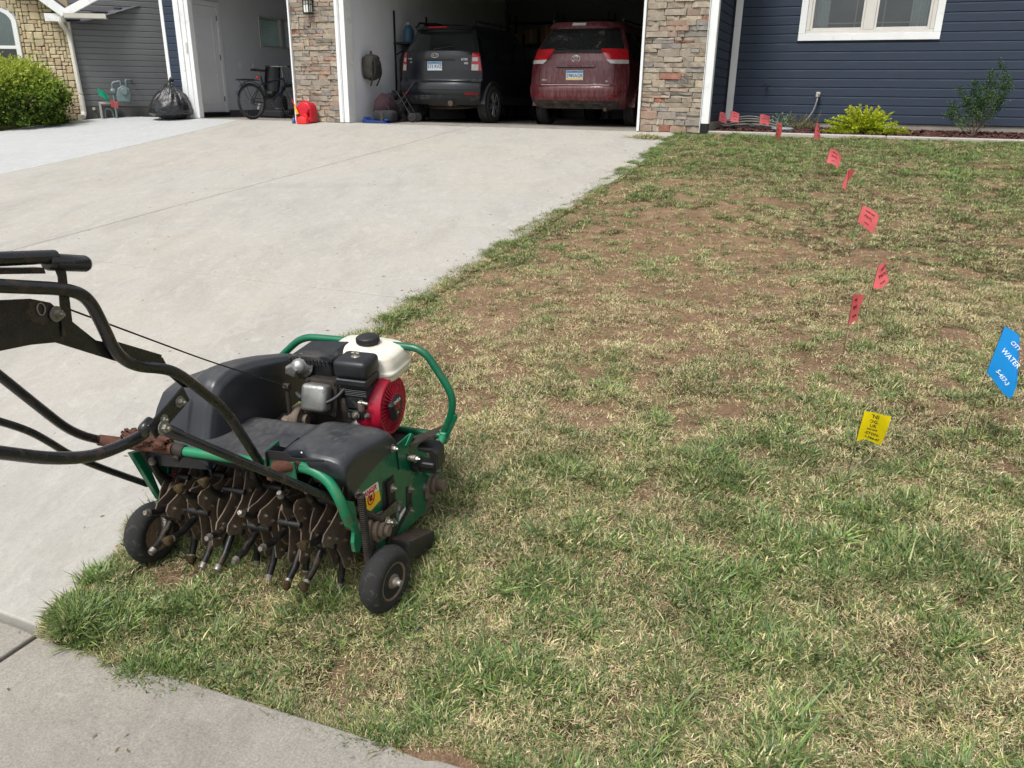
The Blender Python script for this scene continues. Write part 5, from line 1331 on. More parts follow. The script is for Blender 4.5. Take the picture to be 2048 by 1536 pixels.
p0 = Vector(AP['decal'][3]); mb = MB(); mb.prism([(p0.y, p0.z - .008), (p0.y + .055, p0.z + .004), (p0.y + .055, p0.z + .014), (p0.y + .012, p0.z + .012)], .3728, .3735, 'x'); A_('torn_label', mb, M_WSTK, sp)
# bearings
bq = AP['bearing'][0]
mb = MB(); mb.prism([(bq[1] - .055, bq[2] - .03), (bq[1] - .02, bq[2] - .055), (bq[1] + .045, bq[2] - .01), (bq[1] + .055, bq[2] + .035), (bq[1] + .015, bq[2] + .055), (bq[1] - .045, bq[2] + .015)], .3725, .386, 'x', 0, .004)
cyl_x(mb, bq[1:], .034, .386, .402); cyl_x(mb, bq[1:], .022, .402, .43, 16)
hexbolt(mb, (.386, bq[1] - .038, bq[2] - .028), (1, 0, 0), .009, .009); hexbolt(mb, (.386, bq[1] + .035, bq[2] + .033), (1, 0, 0), .009, .009); A_('roller_bearing', mb, M_DIRTY)
aq = AP['axle'][0]; AXY, AXZ = aq[1], aq[2]
mb = MB(); mb.prism([(AXY - .06, AXZ + .02), (AXY - .02, AXZ + .06), (AXY + .055, AXZ + .03), (AXY + .05, AXZ - .03), (AXY + .01, AXZ - .06), (AXY - .05, AXZ - .03)], .3735, .384, 'x', 0, .004)
cyl_x(mb, (AXY, AXZ), .040, .384, .398); cyl_x(mb, (AXY, AXZ), .028, .398, .412); cyl_x(mb, (AXY, AXZ), .018, .412, .425); A_('axle_bearing', mb, M_DIRTY)
# front roller and chassis deck
mb = MB(); cyl_x(mb, (.50, .095), .075, -.335, .362, 28); A_('front_roller', mb, M_DIRTY)
mb = MB(); mb.box(-.338, .364, .30, .66, .262, .272); mb.box(-.338, .364, .305, .315, .12, .262); mb.box(-.34, -.30, .3, .66, .2, .262); A_('engine_deck', mb, M_ENGD)
mb = MB(); mb.box(-.338, .364, .26, .268, .12, .45); A_('rear_baffle', mb, M_TRIMB)

# hood: flat dished top with rolled rims
def hood(a, b):
    x = -.345 + .722 * a
    prof = [(.030, .420), (.012, .438), (.006, .455), (.012, .470), (.026, .479), (.06, .480), (.12, .474), (.19, .472), (.24, .467), (.275, .455), (.295, .43), (.30, .39), (.302, .32)]
    f = b * (len(prof) - 1); i = min(int(f), len(prof) - 2); q = f - i
    y = prof[i][0] * (1 - q) + prof[i + 1][0] * q; z = prof[i][1] * (1 - q) + prof[i + 1][1] * q
    def ss(t): t = max(0, min(1, t)); return t * t * (3 - 2 * t)
    top = ss((z - .40) / .06)
    z += .030 * ss((x - .10) / .08) * top * (1 - .3 * ss((y - .15) / .15))          # right hand hump
    z -= .016 * ss((.16 - abs(x - .02)) / .12) * ss((y - .0) / .06) * ss((.26 - y) / .06)     # dished middle
    z += .004 * mn.noise(Vector((x * 9, y * 9, 0))) * top
    y -= .034 * ss((x - .22) / .05) * ss((.12 - y) / .1)
    z += .026 * ss((x - .12) / .10) * top * ss((.22 - y) / .2)
    if a > .90:                                                                     # rolled right hand side, down to the side plate
        t = (a - .90) / .10; zt = z; zb = .405 + .012 * math.sin(min(1, max(0, y / .3)) * PI)
        x = .3045 + .072 * math.sin(min(1, t * 1.9) * PI / 2)
        if t < .526: z = zt - .030 * (1 - math.cos(t * 1.9 * PI / 2)) * top
        else: z = max(min(zt, zb), (zt - .030 * top) + (zb - (zt - .030 * top)) * (t - .526) / .474)
        y += (.12 - y) * .06 * t
    return (x, y, z)
mb = MB(); mb.grid(hood, 80, 40); hd = A_('hood', mb, M_HOOD)
mb = MB(); hexbolt(mb, (.377, .262, .418), (1, 0, 0), .009, .012); A_('bolt', mb, M_ZINC)
mb = MB(); mb.box(.222, .240, .005, .022, .515, .521, 0, .003); A_('hood_clip', mb, M_WSTK, hd)
# belt guard hump
def guard(a, b):
    # a: along y, b: round the section from left foot over the top to the right foot
    ys = [.02, .06, .10, .143, .207, .28, .347, .45, .542, .60, .61]
    zs = [.43, .50, .585, .640, .652, .642, .627, .597, .565, .545, .50]
    f = a * (len(ys) - 1); i = min(int(f), len(ys) - 2); q = f - i
    y = ys[i] * (1 - q) + ys[i + 1] * q; top = zs[i] * (1 - q) + zs[i + 1] * q
    base = .40
    prof = [(-.365, base - .02), (-.362, base + (top - base) * .55), (-.345, base + (top - base) * .74), (-.30, base + (top - base) * .80), (-.255, base + (top - base) * .86), (-.215, base + (top - base) * .97), (-.17, top), (-.14, top - .004), (-.122, top - .022), (-.116, top - .06), (-.112, base)]
    g = b * (len(prof) - 1); j = min(int(g), len(prof) - 2); r = g - j
    x = prof[j][0] * (1 - r) + prof[j + 1][0] * r; z = prof[j][1] * (1 - r) + prof[j + 1][1] * r
    x -= .05 * max(0, (.14 - y)) / .14 * max(0, (z - .42)) / .2 * (1 if x > -.2 else 0)
    return (x, y, z)
mb = MB(); mb.grid(guard, 34, 40)
mb.add([guard(1, j / 40) for j in range(41)], [tuple(range(41))]); mb.add([guard(0, j / 40) for j in range(41)], [tuple(range(41))[::-1]])
A_('belt_guard', mb, M_HOOD)
# centre bracket on the hood
mb = MB(); mb.box(.135, .228, -.038, -.032, .455, .512, 0, .002); mb.box(.135, .141, -.032, .03, .485, .535, 0, .002)
A_('handle_bracket', mb, M_GRN)
mb = MB(); mb.prism([(-.05, .50), (-.045, .535), (.0, .535), (.05, .50), (.12, .498), (.12, .49), (-.05, .49)], .142, .146, 'x'); mb.prism([(.142, .512), (.148, .540), (.205, .543), (.225, .528), (.325, .536), (.325, .530), (.225, .518)], -.041, -.038, 'y', 0, .001); A_('sheet_flap', mb, M_TRIMB)
mb = MB(); mb.tube([(.165, -.05, .49), (.205, -.028, .497), (.225, -.012, .49)], [.018, .022, .017], 10); mb.tube([(.165, -.055, .485), (.16, -.06, .46)], [.014, .012], 8); A_('rusty_clamp', mb, M_RUST)
# cross tube: rusty left end, green right end curving down to the finger plate
tubeobj('cross_tube', [(-.17, -.012, .474), (.10, -.012, .477), (.21, -.012, .482)], .0145, M_GRNT, .02)
tubeobj('side_tube', [(.215, -.014, .487), (.27, -.016, .483), (.318, -.022, .462), (.352, -.035, .425), (.362, -.028, .37), (.362, -.012, .32)], .0155, M_GRNT, .04)
mb = MB(); mb.tube([(.205, -.013, .486), (.232, -.014, .487)], .0195, 14); A_('collar', mb, M_ENGD)
mb = MB(); mb.tube([(-.21, -.012, .478), (-.165, -.012, .474)], .0185, 14); mb.tube([(-.19, -.03, .45), (-.19, .02, .47)], .012, 8); A_('collar', mb, M_ENGD)
rp = [Vector(p) for p in AP['rust']]
tubeobj('rusty_tube', [rp[1] + Vector((-.0, 0, 0)), rp[2], Vector((-.2, -.018, .480))], .0175, M_RUST, .03)
bm = bmesh.new(); bmesh.ops.create_cube(bm, size=1); bmesh.ops.subdivide_edges(bm, edges=bm.edges[:], cuts=6, use_grid_fill=True)
for v in bm.verts:
    p = v.co.copy(); v.co = Vector((p.x * .15, p.y * .045, p.z * .022)) + Vector((mn.noise(p * 9) * .01, mn.noise(p * 7) * .02, mn.noise(p * 6 + Vector((3, 0, 0))) * .022))
MB().bm(bm, 0, Matrix.Translation((-.29, -.02, .500)) @ Matrix.Rotation(.05, 4, 'Y'), True).build('rust_flakes', M_RUST, aer)
mb = MB(); mb.prism([(p[1], p[2]) for p in AP['finger']], .354, .366, 'x', 0, .002); A_('finger_plate', mb, M_GRNT)
# left V brace and chain case
tl = AP['triL']
mb = MB(); mb.prism([(tl[0][1] - .004, tl[0][2]), (tl[1][1] - .002, tl[1][2] + .012), (tl[4][1], tl[4][2]), (tl[5][1] - .004, tl[5][2])], -.372, -.352, 'x', 0, .002); A_('brace_bar', mb, M_GRN)
mb = MB(); mb.prism([(.10, .40), (.125, .385), (.075, .225), (.05, .225)], -.352, -.335, 'x', 0, .002); mb.box(-.372, -.345, .03, .06, .185, .235, 0, .003); A_('brace_bar', mb, M_GRN)
mb = MB(); mb.prism([(-.0, .44), (.12, .40), (.06, .25)], -.349, -.3475, 'x'); A_('brace_web', mb, M_DIRTY)
cp = smooth_path(AP['chain'], .02)
mb = MB(); L_ = []
for a, b in zip(cp, cp[1:]):
    n = max(1, int((b - a).length / .009))
    for k in range(n): L_.append(a.lerp(b, k / n))
for i, p in enumerate(L_):
    mb.tube([p + Vector((-.008, 0, 0)), p + Vector((.008, 0, 0))], .0038, 6)
    mb.box(p.x - .0065, p.x - .0045, p.y - .006, p.y + .006, p.z - .004, p.z + .004); mb.box(p.x + .0045, p.x + .0065, p.y - .006, p.y + .006, p.z - .004, p.z + .004)
A_('drive_chain', mb, M_RUST)
mb = MB(); mb.prism([(.135, .385), (.15, .38), (.10, .30), (.065, .24), (.05, .16), (.035, .16), (.045, .25), (.085, .31)], -.302, -.298, 'x'); A_('chain_guide', mb, M_RUST)
mb = MB(); mb.lathe([(.09, -.003), (.093, 0), (.09, .003)], 28, 'x', 0, Matrix.Translation((-.31, AXY, AXZ))); A_('sprocket', mb, M_DIRTY)
# springs
def spring(name, a, b, r, wire, turns, mat):
    a, b = Vector(a), Vector(b); d = b - a; x = d.orthogonal().normalized(); y = d.normalized().cross(x); N_ = turns * 9
    mb = MB(); mb.tube([a + d * (k / N_) + (x * math.cos(2 * PI * k / 9) + y * math.sin(2 * PI * k / 9)) * r for k in range(N_ + 1)], wire, 5); return A_(name, mb, mat)
spring('lift_spring', AP['springR'][0], AP['springR'][1], .0105, .0024, 34, M_ENGD)
spring('lift_spring', AP['springL'][0], AP['springL'][1], .011, .0024, 9, M_ZINC)
# drum: axle and tine wheels
mb = MB(); cyl_x(mb, (AXY, AXZ), .020, -.338, .366); A_('tine_axle', mb, M_DIRTY)
def star(ph):
    pts = []
    for k in range(4):
        a = ph + k * PI / 2
        pts += [(.140, a - .14), (.148, a), (.140, a + .14), (.108, a + .33), (.086, a + PI / 4), (.108, a + PI / 2 - .33)]
    return [(AXY + r * math.cos(t), AXZ + r * math.sin(t)) for r, t in pts]
SX = [-.282, -.173, -.064, .045, .154, .263]
for i, x in enumerate(SX):
    ph = math.radians((-104, -128, -92, -118, -138, -102)[i])
    w = bpy.data.objects.new('tine_wheel', None); link(w, aer)
    for dx in (-.020, .020):
        mb = MB(); mb.prism(star(ph), x + dx - .0022, x + dx + .0022, 'x', 0, .0008)
        for k in range(4):
            a = ph + k * PI / 2
            for rr, da in ((.115, 0), (.075, .25), (.05, -.4)):
                hexbolt(mb, (x + dx - .0022, AXY + rr * math.cos(a + da), AXZ + rr * math.sin(a + da)), (-1, 0, 0), .006, .006)
                hexbolt(mb, (x + dx + .0022, AXY + rr * math.cos(a + da), AXZ + rr * math.sin(a + da)), (1, 0, 0), .006, .006)
        mb.build('star_plate', M_DIRTY, w)
    for dx in (-.054, ):
        mb = MB(); mb.lathe([(.092, -.002), (.095, 0), (.092, .002)], 30, 'x', 0, Matrix.Translation((x + dx, AXY, AXZ))); mb.build('spacer_disc', M_DIRTY, w)
    for k in range(8):
        a = ph + (k % 4) * PI / 2 + (.80 if k > 3 else 0); sw = a + .42; xs0 = x; x = xs0 + (-.034 if k > 3 else 0)
        c0 = Vector((x, AXY + .092 * math.cos(a), AXZ + .098 * math.sin(a)))
        c1 = Vector((x, AXY + .160 * math.cos(a + .01), AXZ + .160 * math.sin(a + .01)))
        c2 = Vector((x, AXY + .214 * math.cos(a - .07), AXZ + .214 * math.sin(a - .07)))
        if c2.z < .006: c2.z = .006
        mb = MB(); mb.tube([c0, c1, c1.lerp(c2, .72)], [.0112, .0112, .0104], 12); tn = mb.build('tine', M_TINE, w)
        d = (c2 - c1).normalized(); e0 = c1.lerp(c2, .70); e1 = c2
        mb = MB(); mb.tube([e0, e1], [.0114, .0100], 12, 0, False); mb.tube([e1, e0.lerp(e1, .3)], [.0075, .0075], 10, 0, True); mb.build('tine_tip', M_TIP, tn)
        # bit of turf caught in it
        if (i + k) % 4 == 0:
            bm = bmesh.new(); bmesh.ops.create_icosphere(bm, subdivisions=2, radius=.016)
            for v in bm.verts: v.co = v.co * (1 + .5 * mn.noise(v.co * 90)) + e1
            MB().bm(bm, 0, None, True).build('soil_plug', M_SOIL, tn)
        x = xs0
    for k in range(4):
        a = ph + k * PI / 2 + .5
        mb = MB(); cyl_x(mb, (AXY + .09 * math.cos(a), AXZ + .09 * math.sin(a)), .010, x - .054, x + .024, 10); mb.build('spacer_bolt', M_TRIMB, w)
# wheels
def small_wheel(c, toe, side):
    w = bpy.data.objects.new('wheel', None); link(w, aer); w.location = c; w.rotation_euler = (0, .0, toe)
    R, hw = .104, .034
    mb = MB(); mb.lathe([(.058, -hw * .8), (.062, -hw), (.080, -hw * 1.02), (.092, -hw * .86), (.099, -hw * .5), (R, -hw * .1), (R, hw * .1), (.099, hw * .5), (.092, hw * .86), (.080, hw * 1.02), (.062, hw), (.058, hw * .8)], 40, 'x'); mb.build('tyre', M_RUBB, w)
    mb = MB(); mb.lathe([(.059, -hw * .9), (.0605, hw * .95), (.055, hw * .95), (.050, hw * .35), (.026, hw * .25), (.022, hw * 1.0), (.010, hw * 1.05), (.010, -hw * .9)], 32, 'x', 0, Matrix.Rotation(0 if side > 0 else PI, 4, 'Z')); mb.build('rim', simple('muddy wheel rim', srgb(126, 108, 90), .75, .2, .25, 22, .4, dirt=srgb(84, 66, 52), dirtamt=.35, dscale=24), w)
    mb = MB(); mb.lathe([(.0155, -hw), (.0155, hw * 1.25), (.010, hw * 1.3), (.010, hw * 1.7)], 14, 'x', 0, Matrix.Rotation(0 if side > 0 else PI, 4, 'Z')); mb.tube([(side * hw * 1.5, -.014, .004), (side * hw * 1.5, .016, -.006)], .002, 5); mb.build('axle_stub', M_ZINC, w)
    mb = MB(); mb.tube([(-side * hw * 1.6, 0, 0), (-side * hw * .8, 0, 0)], .012, 8); mb.tube([(-side * hw * 1.6, -.005, -.015), (-side * hw * 1.6, .03, .125)], .013, 8); mb.build('wheel_arm', M_ENGD, w)
small_wheel((.430, .040, .098), math.radians(-9), 1)
small_wheel((-.425, .045, .098), math.radians(-4), -1)
# weight box on the right
mb = MB(); Mx = Matrix.Translation((.41, .255, .10)) @ Matrix.Rotation(math.radians(-24), 4, 'X')
mb.box(-.034, .040, -.085, .125, -.058, .0, 0, .003, Mx); wb = A_('counterweight', mb, M_TRIMB)
mb = MB(); mb.box(-.031, .037, -.082, .122, .0005, .003, 0, .001, Mx); A_('rusty_top', mb, simple('brown worn steel', srgb(84, 70, 60), .7, .2, .3, 24, .3, dirt=srgb(52, 44, 40), dirtamt=.4, dscale=22), wb)
mb = MB(); mb.prism([(.22, .115), (.24, .125), (.36, .165), (.35, .15)], .374, .380, 'x', 0, .001); A_('mount_strap', mb, M_ENGD)
# black latch above the side plate
mb = MB(); mb.box(.375, .46, .375, .385, .29, .31, 0, .004); mb.prism([(.40, .265), (.455, .265), (.47, .285), (.47, .345), (.455, .36), (.40, .36), (.40, .345), (.44, .34), (.445, .30), (.435, .287), (.40, .287)], .385, .45, 'y', 0, .005)
mb.box(.374, .40, .38, .45, .265, .287, 0, .003); A_('latch_body', mb, M_BLKP)
mb = MB(); mb.prism([(.36, .355), (.40, .372), (.47, .415), (.472, .42), (.40, .38), (.36, .362)], .375, .45, 'y'); A_('latch_spring_plate', mb, M_ENGD)
mb = MB(); mb.tube([(.374, .37, .325), (.40, .37, .325)], .012, 8); hexbolt(mb, (.40, .37, .325), (1, 0, 0), .009, .01); A_('latch_bolt', mb, M_ZINC)
mb = MB(); mb.prism([(.35, .38), (.40, .40), (.42, .385), (.37, .362)], .373, .378, 'x', 0, .001); A_('latch_tab', mb, M_GRNT)

# roll bar and engine frame
rb = [Vector(p) for p in AP['rollbar']]
tubeobj('roll_bar', [Vector((-.29, .62, .30)), Vector((-.285, .62, .46)), rb[1], rb[2], rb[3], rb[4], rb[5], rb[6], rb[7]], .0132, M_GRN, .05)
cb = AP['crossbar']
tubeobj('cross_bar', [Vector((-.29, .62, .30)), Vector((-.1, .62, .285)), Vector((.25, .62, .281)), Vector((.40, .62, .277))], .0122, M_GRN, .02)
mb = MB(); mb.tube([Vector((.398, .60, .285)), Vector((.40, .52, .245)), Vector((.392, .455, .21))], .013, 10); mb.tube([(.435, .62, .385), (.437, .622, .41)], .009, 8); mb.box(.385, .41, .60, .64, .255, .30, 0, .004); A_('bar_foot', mb, M_GRNT)
mb = MB(); mb.prism([(.380, .262), (.425, .37), (.449, .372), (.449, .355), (.405, .262)], .612, .628, 'y', 0, .003); A_('bar_gusset', mb, M_GRN)

# engine
eng = bpy.data.objects.new('engine', None); link(eng, aer)
def E_(name, mb, mats): return mb.build(name, mats, eng)
mb = MB(); mb.box(-.05, .21, .36, .62, .275, .30, 0, .008); mb.box(-.02, .18, .40, .60, .30, .50, 0, .03, None, 2); mb.box(.0, .17, .40, .62, .5, .55, 0, .01); E_('crankcase', mb, M_ENGD)
mb = MB(); mb.box(.17, .215, .42, .62, .30, .53, 0, .03, None, 2); E_('fan_shroud', mb, M_RECO)
FC = (.505, .437)
mb = MB(); mb.lathe([(.106, .165), (.108, .17), (.108, .232), (.100, .250)], 40, 'x', 0, Matrix.Translation((.014, FC[0], FC[1])))
# front face with radial ribs
mb.lathe([(.040, .262), (.044, .262), (.046, .256)], 36, 'x', 0, Matrix.Translation((.014, FC[0], FC[1])))
for k in range(36):
    a = 2 * PI * k / 36
    for rr in ((.044, .094),):
        p, q = Vector((.275, FC[0] + rr[0] * math.cos(a), FC[1] + rr[0] * math.sin(a))), Vector((.261, FC[0] + rr[1] * math.cos(a), FC[1] + rr[1] * math.sin(a)))
        mb.tube([p, q], [.0022, .0042], 4, 0, False, False)
for k in range(40):
    a = 2 * PI * k / 40
    mb.tube([(.266, FC[0] + .0795 * math.cos(a), FC[1] + .0795 * math.sin(a)), (.266, FC[0] + .0795 * math.cos(a + 2 * PI / 40), FC[1] + .0795 * math.sin(a + 2 * PI / 40))], .0015, 4, 0, False)
mb.tube([(.261, FC[0] + .0955 * math.cos(2 * PI * j / 44), FC[1] + .0955 * math.sin(2 * PI * j / 44)) for j in range(44)], .006, 6, 0, False, True, True)
E_('starter_cover', mb, M_RECO)
mb = MB(); mb.lathe([(.0, .236), (.094, .236)], 36, 'x', 0, Matrix.Translation((.014, FC[0], FC[1]))); E_('cover_screen', mb, M_TRIMB)
mb = MB(); mb.lathe([(.001, .2645), (.041, .2640), (.041, .258)], 32, 'x', 0, Matrix.Translation((.014, FC[0], FC[1]))); bd = E_('cover_badge', mb, M_TRIMB)
fr_ = lambda dz: frame((.2792, FC[0], FC[1] + dz), (0, 1, 0), (0, 0, 1))
text('HONDA', .016, M_WSTK, eng, fr_(.016), bold=.0004); text('GX', .030, M_RINK, eng, fr_(-.005), bold=.001); text('120', .012, M_WSTK, eng, fr_(-.026))
mb = MB()
for k in range(4):
    for j in range(3): mb.box(.203, .2345, .435 + j * .016 + k * .004, .445 + j * .016 + k * .004, .535 - k * .018 - j * .0, .547 - k * .018 - j * .0) if k < 3 else None
E_('vent_slots', mb, M_TRIMB)
mb = MB(); mb.box(.276, .299, .445, .466, .405, .475, 0, .006, Matrix.Translation((0, .455, .44)) @ Matrix.Rotation(.25, 4, 'X') @ Matrix.Translation((0, -.455, -.44))); mb.box(.2991, .301, .449, .462, .415, .465, 0, .001, Matrix.Translation((0, .455, .44)) @ Matrix.Rotation(.25, 4, 'X') @ Matrix.Translation((0, -.455, -.44))); mb.tube([(.286, .46, .44), (.264, .50, .43)], .004, 6); E_('pull_handle', mb, M_BLKP)
# tank
def tankp(a, b):
    prof = [(.30, .528), (.48, .530), (.495, .548), (.515, .555), (.515, .562), (.50, .568), (.492, .590), (.465, .611), (.41, .621), (.25, .627), (.0, .629)]
    f = b * (len(prof) - 1); i = min(int(f), len(prof) - 2); q = f - i
    r = prof[i][0] * (1 - q) + prof[i + 1][0] * q; z = prof[i][1] * (1 - q) + prof[i + 1][1] * q
    t_ = 2 * PI * a; ex = 2 / 5.5
    cx_, sy_ = math.cos(t_), math.sin(t_)
    return (.148 + r * .262 * math.copysign(abs(cx_) ** ex, cx_), .575 + r * .185 * math.copysign(abs(sy_) ** ex, sy_), z - .012 * max(0, (r * math.copysign(abs(cx_) ** ex, cx_))))
mb = MB(); mb.grid(tankp, 64, 30); E_('fuel_tank', mb, M_TANK)
mb = MB(); mb.lathe([(.034, .620), (.036, .630), (.038, .631), (.038, .648), (.034, .652), (.0, .653)], 28, 'z', 0, Matrix.Translation((.155, .575, 0)))
for k in range(28):
    a = 2 * PI * k / 28; mb.tube([(.155 + .0385 * math.cos(a), .575 + .0385 * math.sin(a), .632), (.155 + .0385 * math.cos(a), .575 + .0385 * math.sin(a), .648)], .0022, 4)
E_('fuel_cap', mb, M_BLKP)
# air cleaner
mb = MB(); mb.box(.126, .246, .375, .48, .578, .640, 0, .016, None, 3); E_('air_cleaner_cover', mb, M_ENGB)
mb = MB(); mb.box(.130, .242, .379, .477, .552, .5775, 0, .005); mb.box(.140, .232, .392, .47, .540, .552)
for k in range(4): mb.box(.138, .234, .386, .474, .516 + k * .006, .5195 + k * .006, 0, .001)
mb.box(.144, .226, .392, .470, .46, .516, 0, .01); mb.prism([(.150, .46), (.220, .46), (.210, .425), (.165, .425)], .395, .47, 'y', 0, .004); E_('air_cleaner_body', mb, M_ENGB)
mb = MB(); mb.tube([(.186, .43, .639), (.186, .43, .656)], .005, 8); mb.tube([(.172, .43, .650), (.200, .43, .650)], .004, 6); mb.lathe([(.016, .639), (.014, .643), (.0, .644)], 16, 'z', 0, Matrix.Translation((.186, .43, 0))); E_('wing_nut', mb, M_ZINC)
mb = MB(); hexbolt(mb, (.185, .390, .445), (0, -1, 0), .009, .01); hexbolt(mb, (.225, .392, .448), (0, -1, 0), .007, .008); mb.box(.205, .222, .372, .39, .47, .505, 0, .003); mb.tube([(.215, .38, .50), (.24, .38, .497)], .006, 8); E_('carburettor_fittings', mb, M_ZINC)
mb = MB(); mb.lathe([(.022, .372), (.026, .38), (.026, .405), (.012, .42)], 18, 'z', 0, Matrix.Translation((.175, .42, 0))); mb.box(.14, .21, .40, .44, .42, .45, 0, .008); E_('carburettor_bowl', mb, M_ALU)
mb = MB(); mb.box(.2155, .2175, .4165, .4195, .36, .455); E_('engine_sticker', mb, M_YSTK)
# muffler with louvred guard
mb = MB(); mb.box(-.055, .088, .44, .55, .525, .605, 0, .012, None, 2); mf = E_('muffler', mb, M_ENGB)
mb = MB()
mb.prism([(-.075, .600), (-.055, .620), (.084, .630), (.100, .621), (.100, .608), (-.075, .588)], .425, .565, 'y', 0, .004)
for k in range(11): mb.box(-.066 + k * .014, -.060 + k * .014, .4225, .4255, .593, .611, 0, .001)
E_('muffler_guard', mb, M_ENGB)
mb = MB()
for k in range(11): mb.box(-.0585 + k * .014, -.053 + k * .014, .4205, .4262, .592, .612)
for k in range(7): mb.box(.0995, .1010, .43 + k * .019, .441 + k * .019, .608, .622)
mb.build('guard_slots', M_TRIMB, mf)
mb = MB(); mb.lathe([(.040, 0), (.042, .003), (.040, .006), (.028, .007), (.026, .03), (.018, .042), (.001, .046)], 24, 'y', 0, Matrix.Translation((-.022, .435, .582)) @ Matrix.Rotation(PI, 4, 'Z') @ Matrix.Rotation(.25, 4, 'X'))
mb.prism([(-.062, .566), (-.03, .556), (-.012, .585), (-.03, .604), (-.058, .592)], .385, .43, 'y', 0, .006)
for k in range(8): hexbolt(mb, (-.022 + .034 * math.cos(PI * k / 4), .429, .582 + .034 * math.sin(PI * k / 4)), (0, -1, 0), .0035, .004, 0, False)
E_('exhaust_deflector', mb, M_ALU)
# cylinder head and valve cover, tilted to the operator
Hm = Matrix.Translation((.065, .40, .49)) @ Matrix.Rotation(math.radians(-18), 4, 'X')
mb = MB(); mb.box(-.045, .048, -.075, -.02, -.040, .052, 0, .016, Hm, 3); E_('valve_cover', mb, M_ALU)
mb = MB(); mb.box(-.055, .06, -.02, -.012, -.055, .062, 0, .003, Hm)
for k in range(4): mb.box(-.052, .056, -.006 + k * .013, .0 + k * .013, -.055, .062, 0, .001, Hm)
mb.box(-.045, .05, -.012, .06, -.05, .055, 0, .004, Hm)
for sx, sz in ((-.048, -.048), (.052, -.048), (-.048, .055), (.052, .055)): hexbolt(mb, Hm @ Vector((sx, -.02, sz)), Hm.to_3x3() @ Vector((0, -1, 0)), .006, .006)
E_('cylinder_fins', mb, M_ALU if False else M_ENGD)
tubeobj('spark_lead', [(.012, .345, .512), (.035, .335, .502), (.09, .33, .495), (.14, .36, .515), (.155, .40, .54)], .0065, M_BLKP, .03, 10, eng)
mb = MB(); mb.tube([(-.004, .352, .517), (.022, .342, .507)], [.010, .012], 10); E_('plug_boot', mb, M_BLKP)
mb = MB(); mb.lathe([(.04, 0), (.042, .004), (.03, .012), (.022, .03)], 20, 'x', 0, Matrix.Translation((.0, .42, .40))); mb.box(.06, .15, .36, .40, .36, .41, 0, .01); E_('governor_parts', mb, M_ENGD)
# clutch idler lever by the belt guard, with the control cable
mb = MB(); mb.tube([(-.025, .33, .44), (-.02, .33, .548)], .008, 8); mb.lathe([(.012, 0), (.012, .02)], 12, 'x', 0, Matrix.Translation((-.03, .33, .55))); A_('clutch_lever', mb, M_ENGD)
mb = MB(); mb.lathe([(.045, 0), (.05, .005), (.05, .03), (.045, .035)], 24, 'x', 0, Matrix.Translation((-.03, .36, .42))); mb.lathe([(.018, -.01), (.018, .05)], 14, 'x', 0, Matrix.Translation((-.03, .36, .42))); mb.box(-.06, -.0, .315, .345, .40, .44, 0, .01); A_('idler_pulley', mb, M_DIRTY)
ca, cb_ = Vector((-.02, .33, .552)), V('gusbolt') + Vector((.0, .03, -.0))
tubeobj('control_cable', [ca, ca.lerp(cb_, .5) + Vector((0, 0, -.008)), cb_], .0022, M_ENGD, .1, 6)

# handle: main tube, gusset plate, bail, lift lever and links
tubeobj('handle_tube', [Vector((.105, -.022, .477))] + [Vector(p) for p in AP['A'][1:]], .0132, M_TUBE, .055, 16)
gp = [(p[1], p[2]) for p in AP['gusset']]
mb = MB(); mb.prism(gp, .083, .087, 'x', 0, .0008); mb.prism([(gp[7][0], gp[7][1]), (gp[6][0], gp[6][1]), (gp[6][0] + .002, gp[6][1] + .006), (gp[7][0] + .002, gp[7][1] + .006)], .060, .0828, 'x'); A_('gusset_plate', mb, M_TUBE)
mb = MB(); p1, p2 = V('pivbolt', 1), V('pivbolt', 2); dd = (p2 - p1).normalized(); nn = Vector((0, -dd.z, dd.y)); k = .022
q = [p1 - dd * .03 + nn * k, p1 - dd * .03 - nn * k, p2 + dd * .02 - nn * k, p2 + dd * .02 + nn * k]
mb.prism([(v.y, v.z) for v in q], .115, .121, 'x', 0, .002); A_('pivot_plate', mb, M_TUBE)
for c_, r_b, h_b in ((p1 + Vector((.003, 0, 0)), .009, .012), (p2 + Vector((.020, 0, 0)), .011, .012), (p1.lerp(p2, .72) + Vector((.003, 0, 0)), .008, .008), (V('gusbolt'), .010, .012)):
    mb = MB(); hexbolt(mb, c_, (1, 0, 0), r_b, h_b); A_('bolt', mb, M_ZINC)
tubeobj('lift_lever', [Vector(p) for p in AP['B'][:6]] + [p2 + Vector((-.012, -.03, .005)), p2 + Vector((-.012, .0, .012))], .0135, M_TUBE, .05, 16)
c0, c1 = p2 + Vector((.010, 0, 0)), V('C1')
mb = MB(); mb.tube([c0, c0.lerp(c1, .05), c0.lerp(c1, .09), c0.lerp(c1, .93), c0.lerp(c1, .97), c1], [.0155, .0155, .0118, .0118, .0125, .013], 14); A_('lift_link', mb, M_TUBE)
mb = MB(); hexbolt(mb, c1 + Vector((.012, 0, 0)), (1, 0, 0), .010, .012); A_('bolt', mb, M_ZINC)
mb = MB(); mb.prism([(c1.y - .005, c1.z - .02), (c1.y + .02, c1.z - .01), (.215, .215), (.235, .25), (.205, .255), (c1.y, c1.z + .02)], .386, .392, 'x', 0, .001); A_('link_bracket', mb, M_TUBE)
po = [Vector(p) for p in AP['post']]
mb = MB(); a, b = po[0] + Vector((0, .0, .014)), po[2] + Vector((0, 0, -.03))
mb.prism([(a.y - .013, a.z), (a.y + .013, a.z), (a.y + .011, a.z - .03), (b.y + .014, b.z), (b.y - .014, b.z), (a.y - .009, a.z - .03)], .088, .092, 'x', 0, .0008); A_('bail_post', mb, M_TUBE)
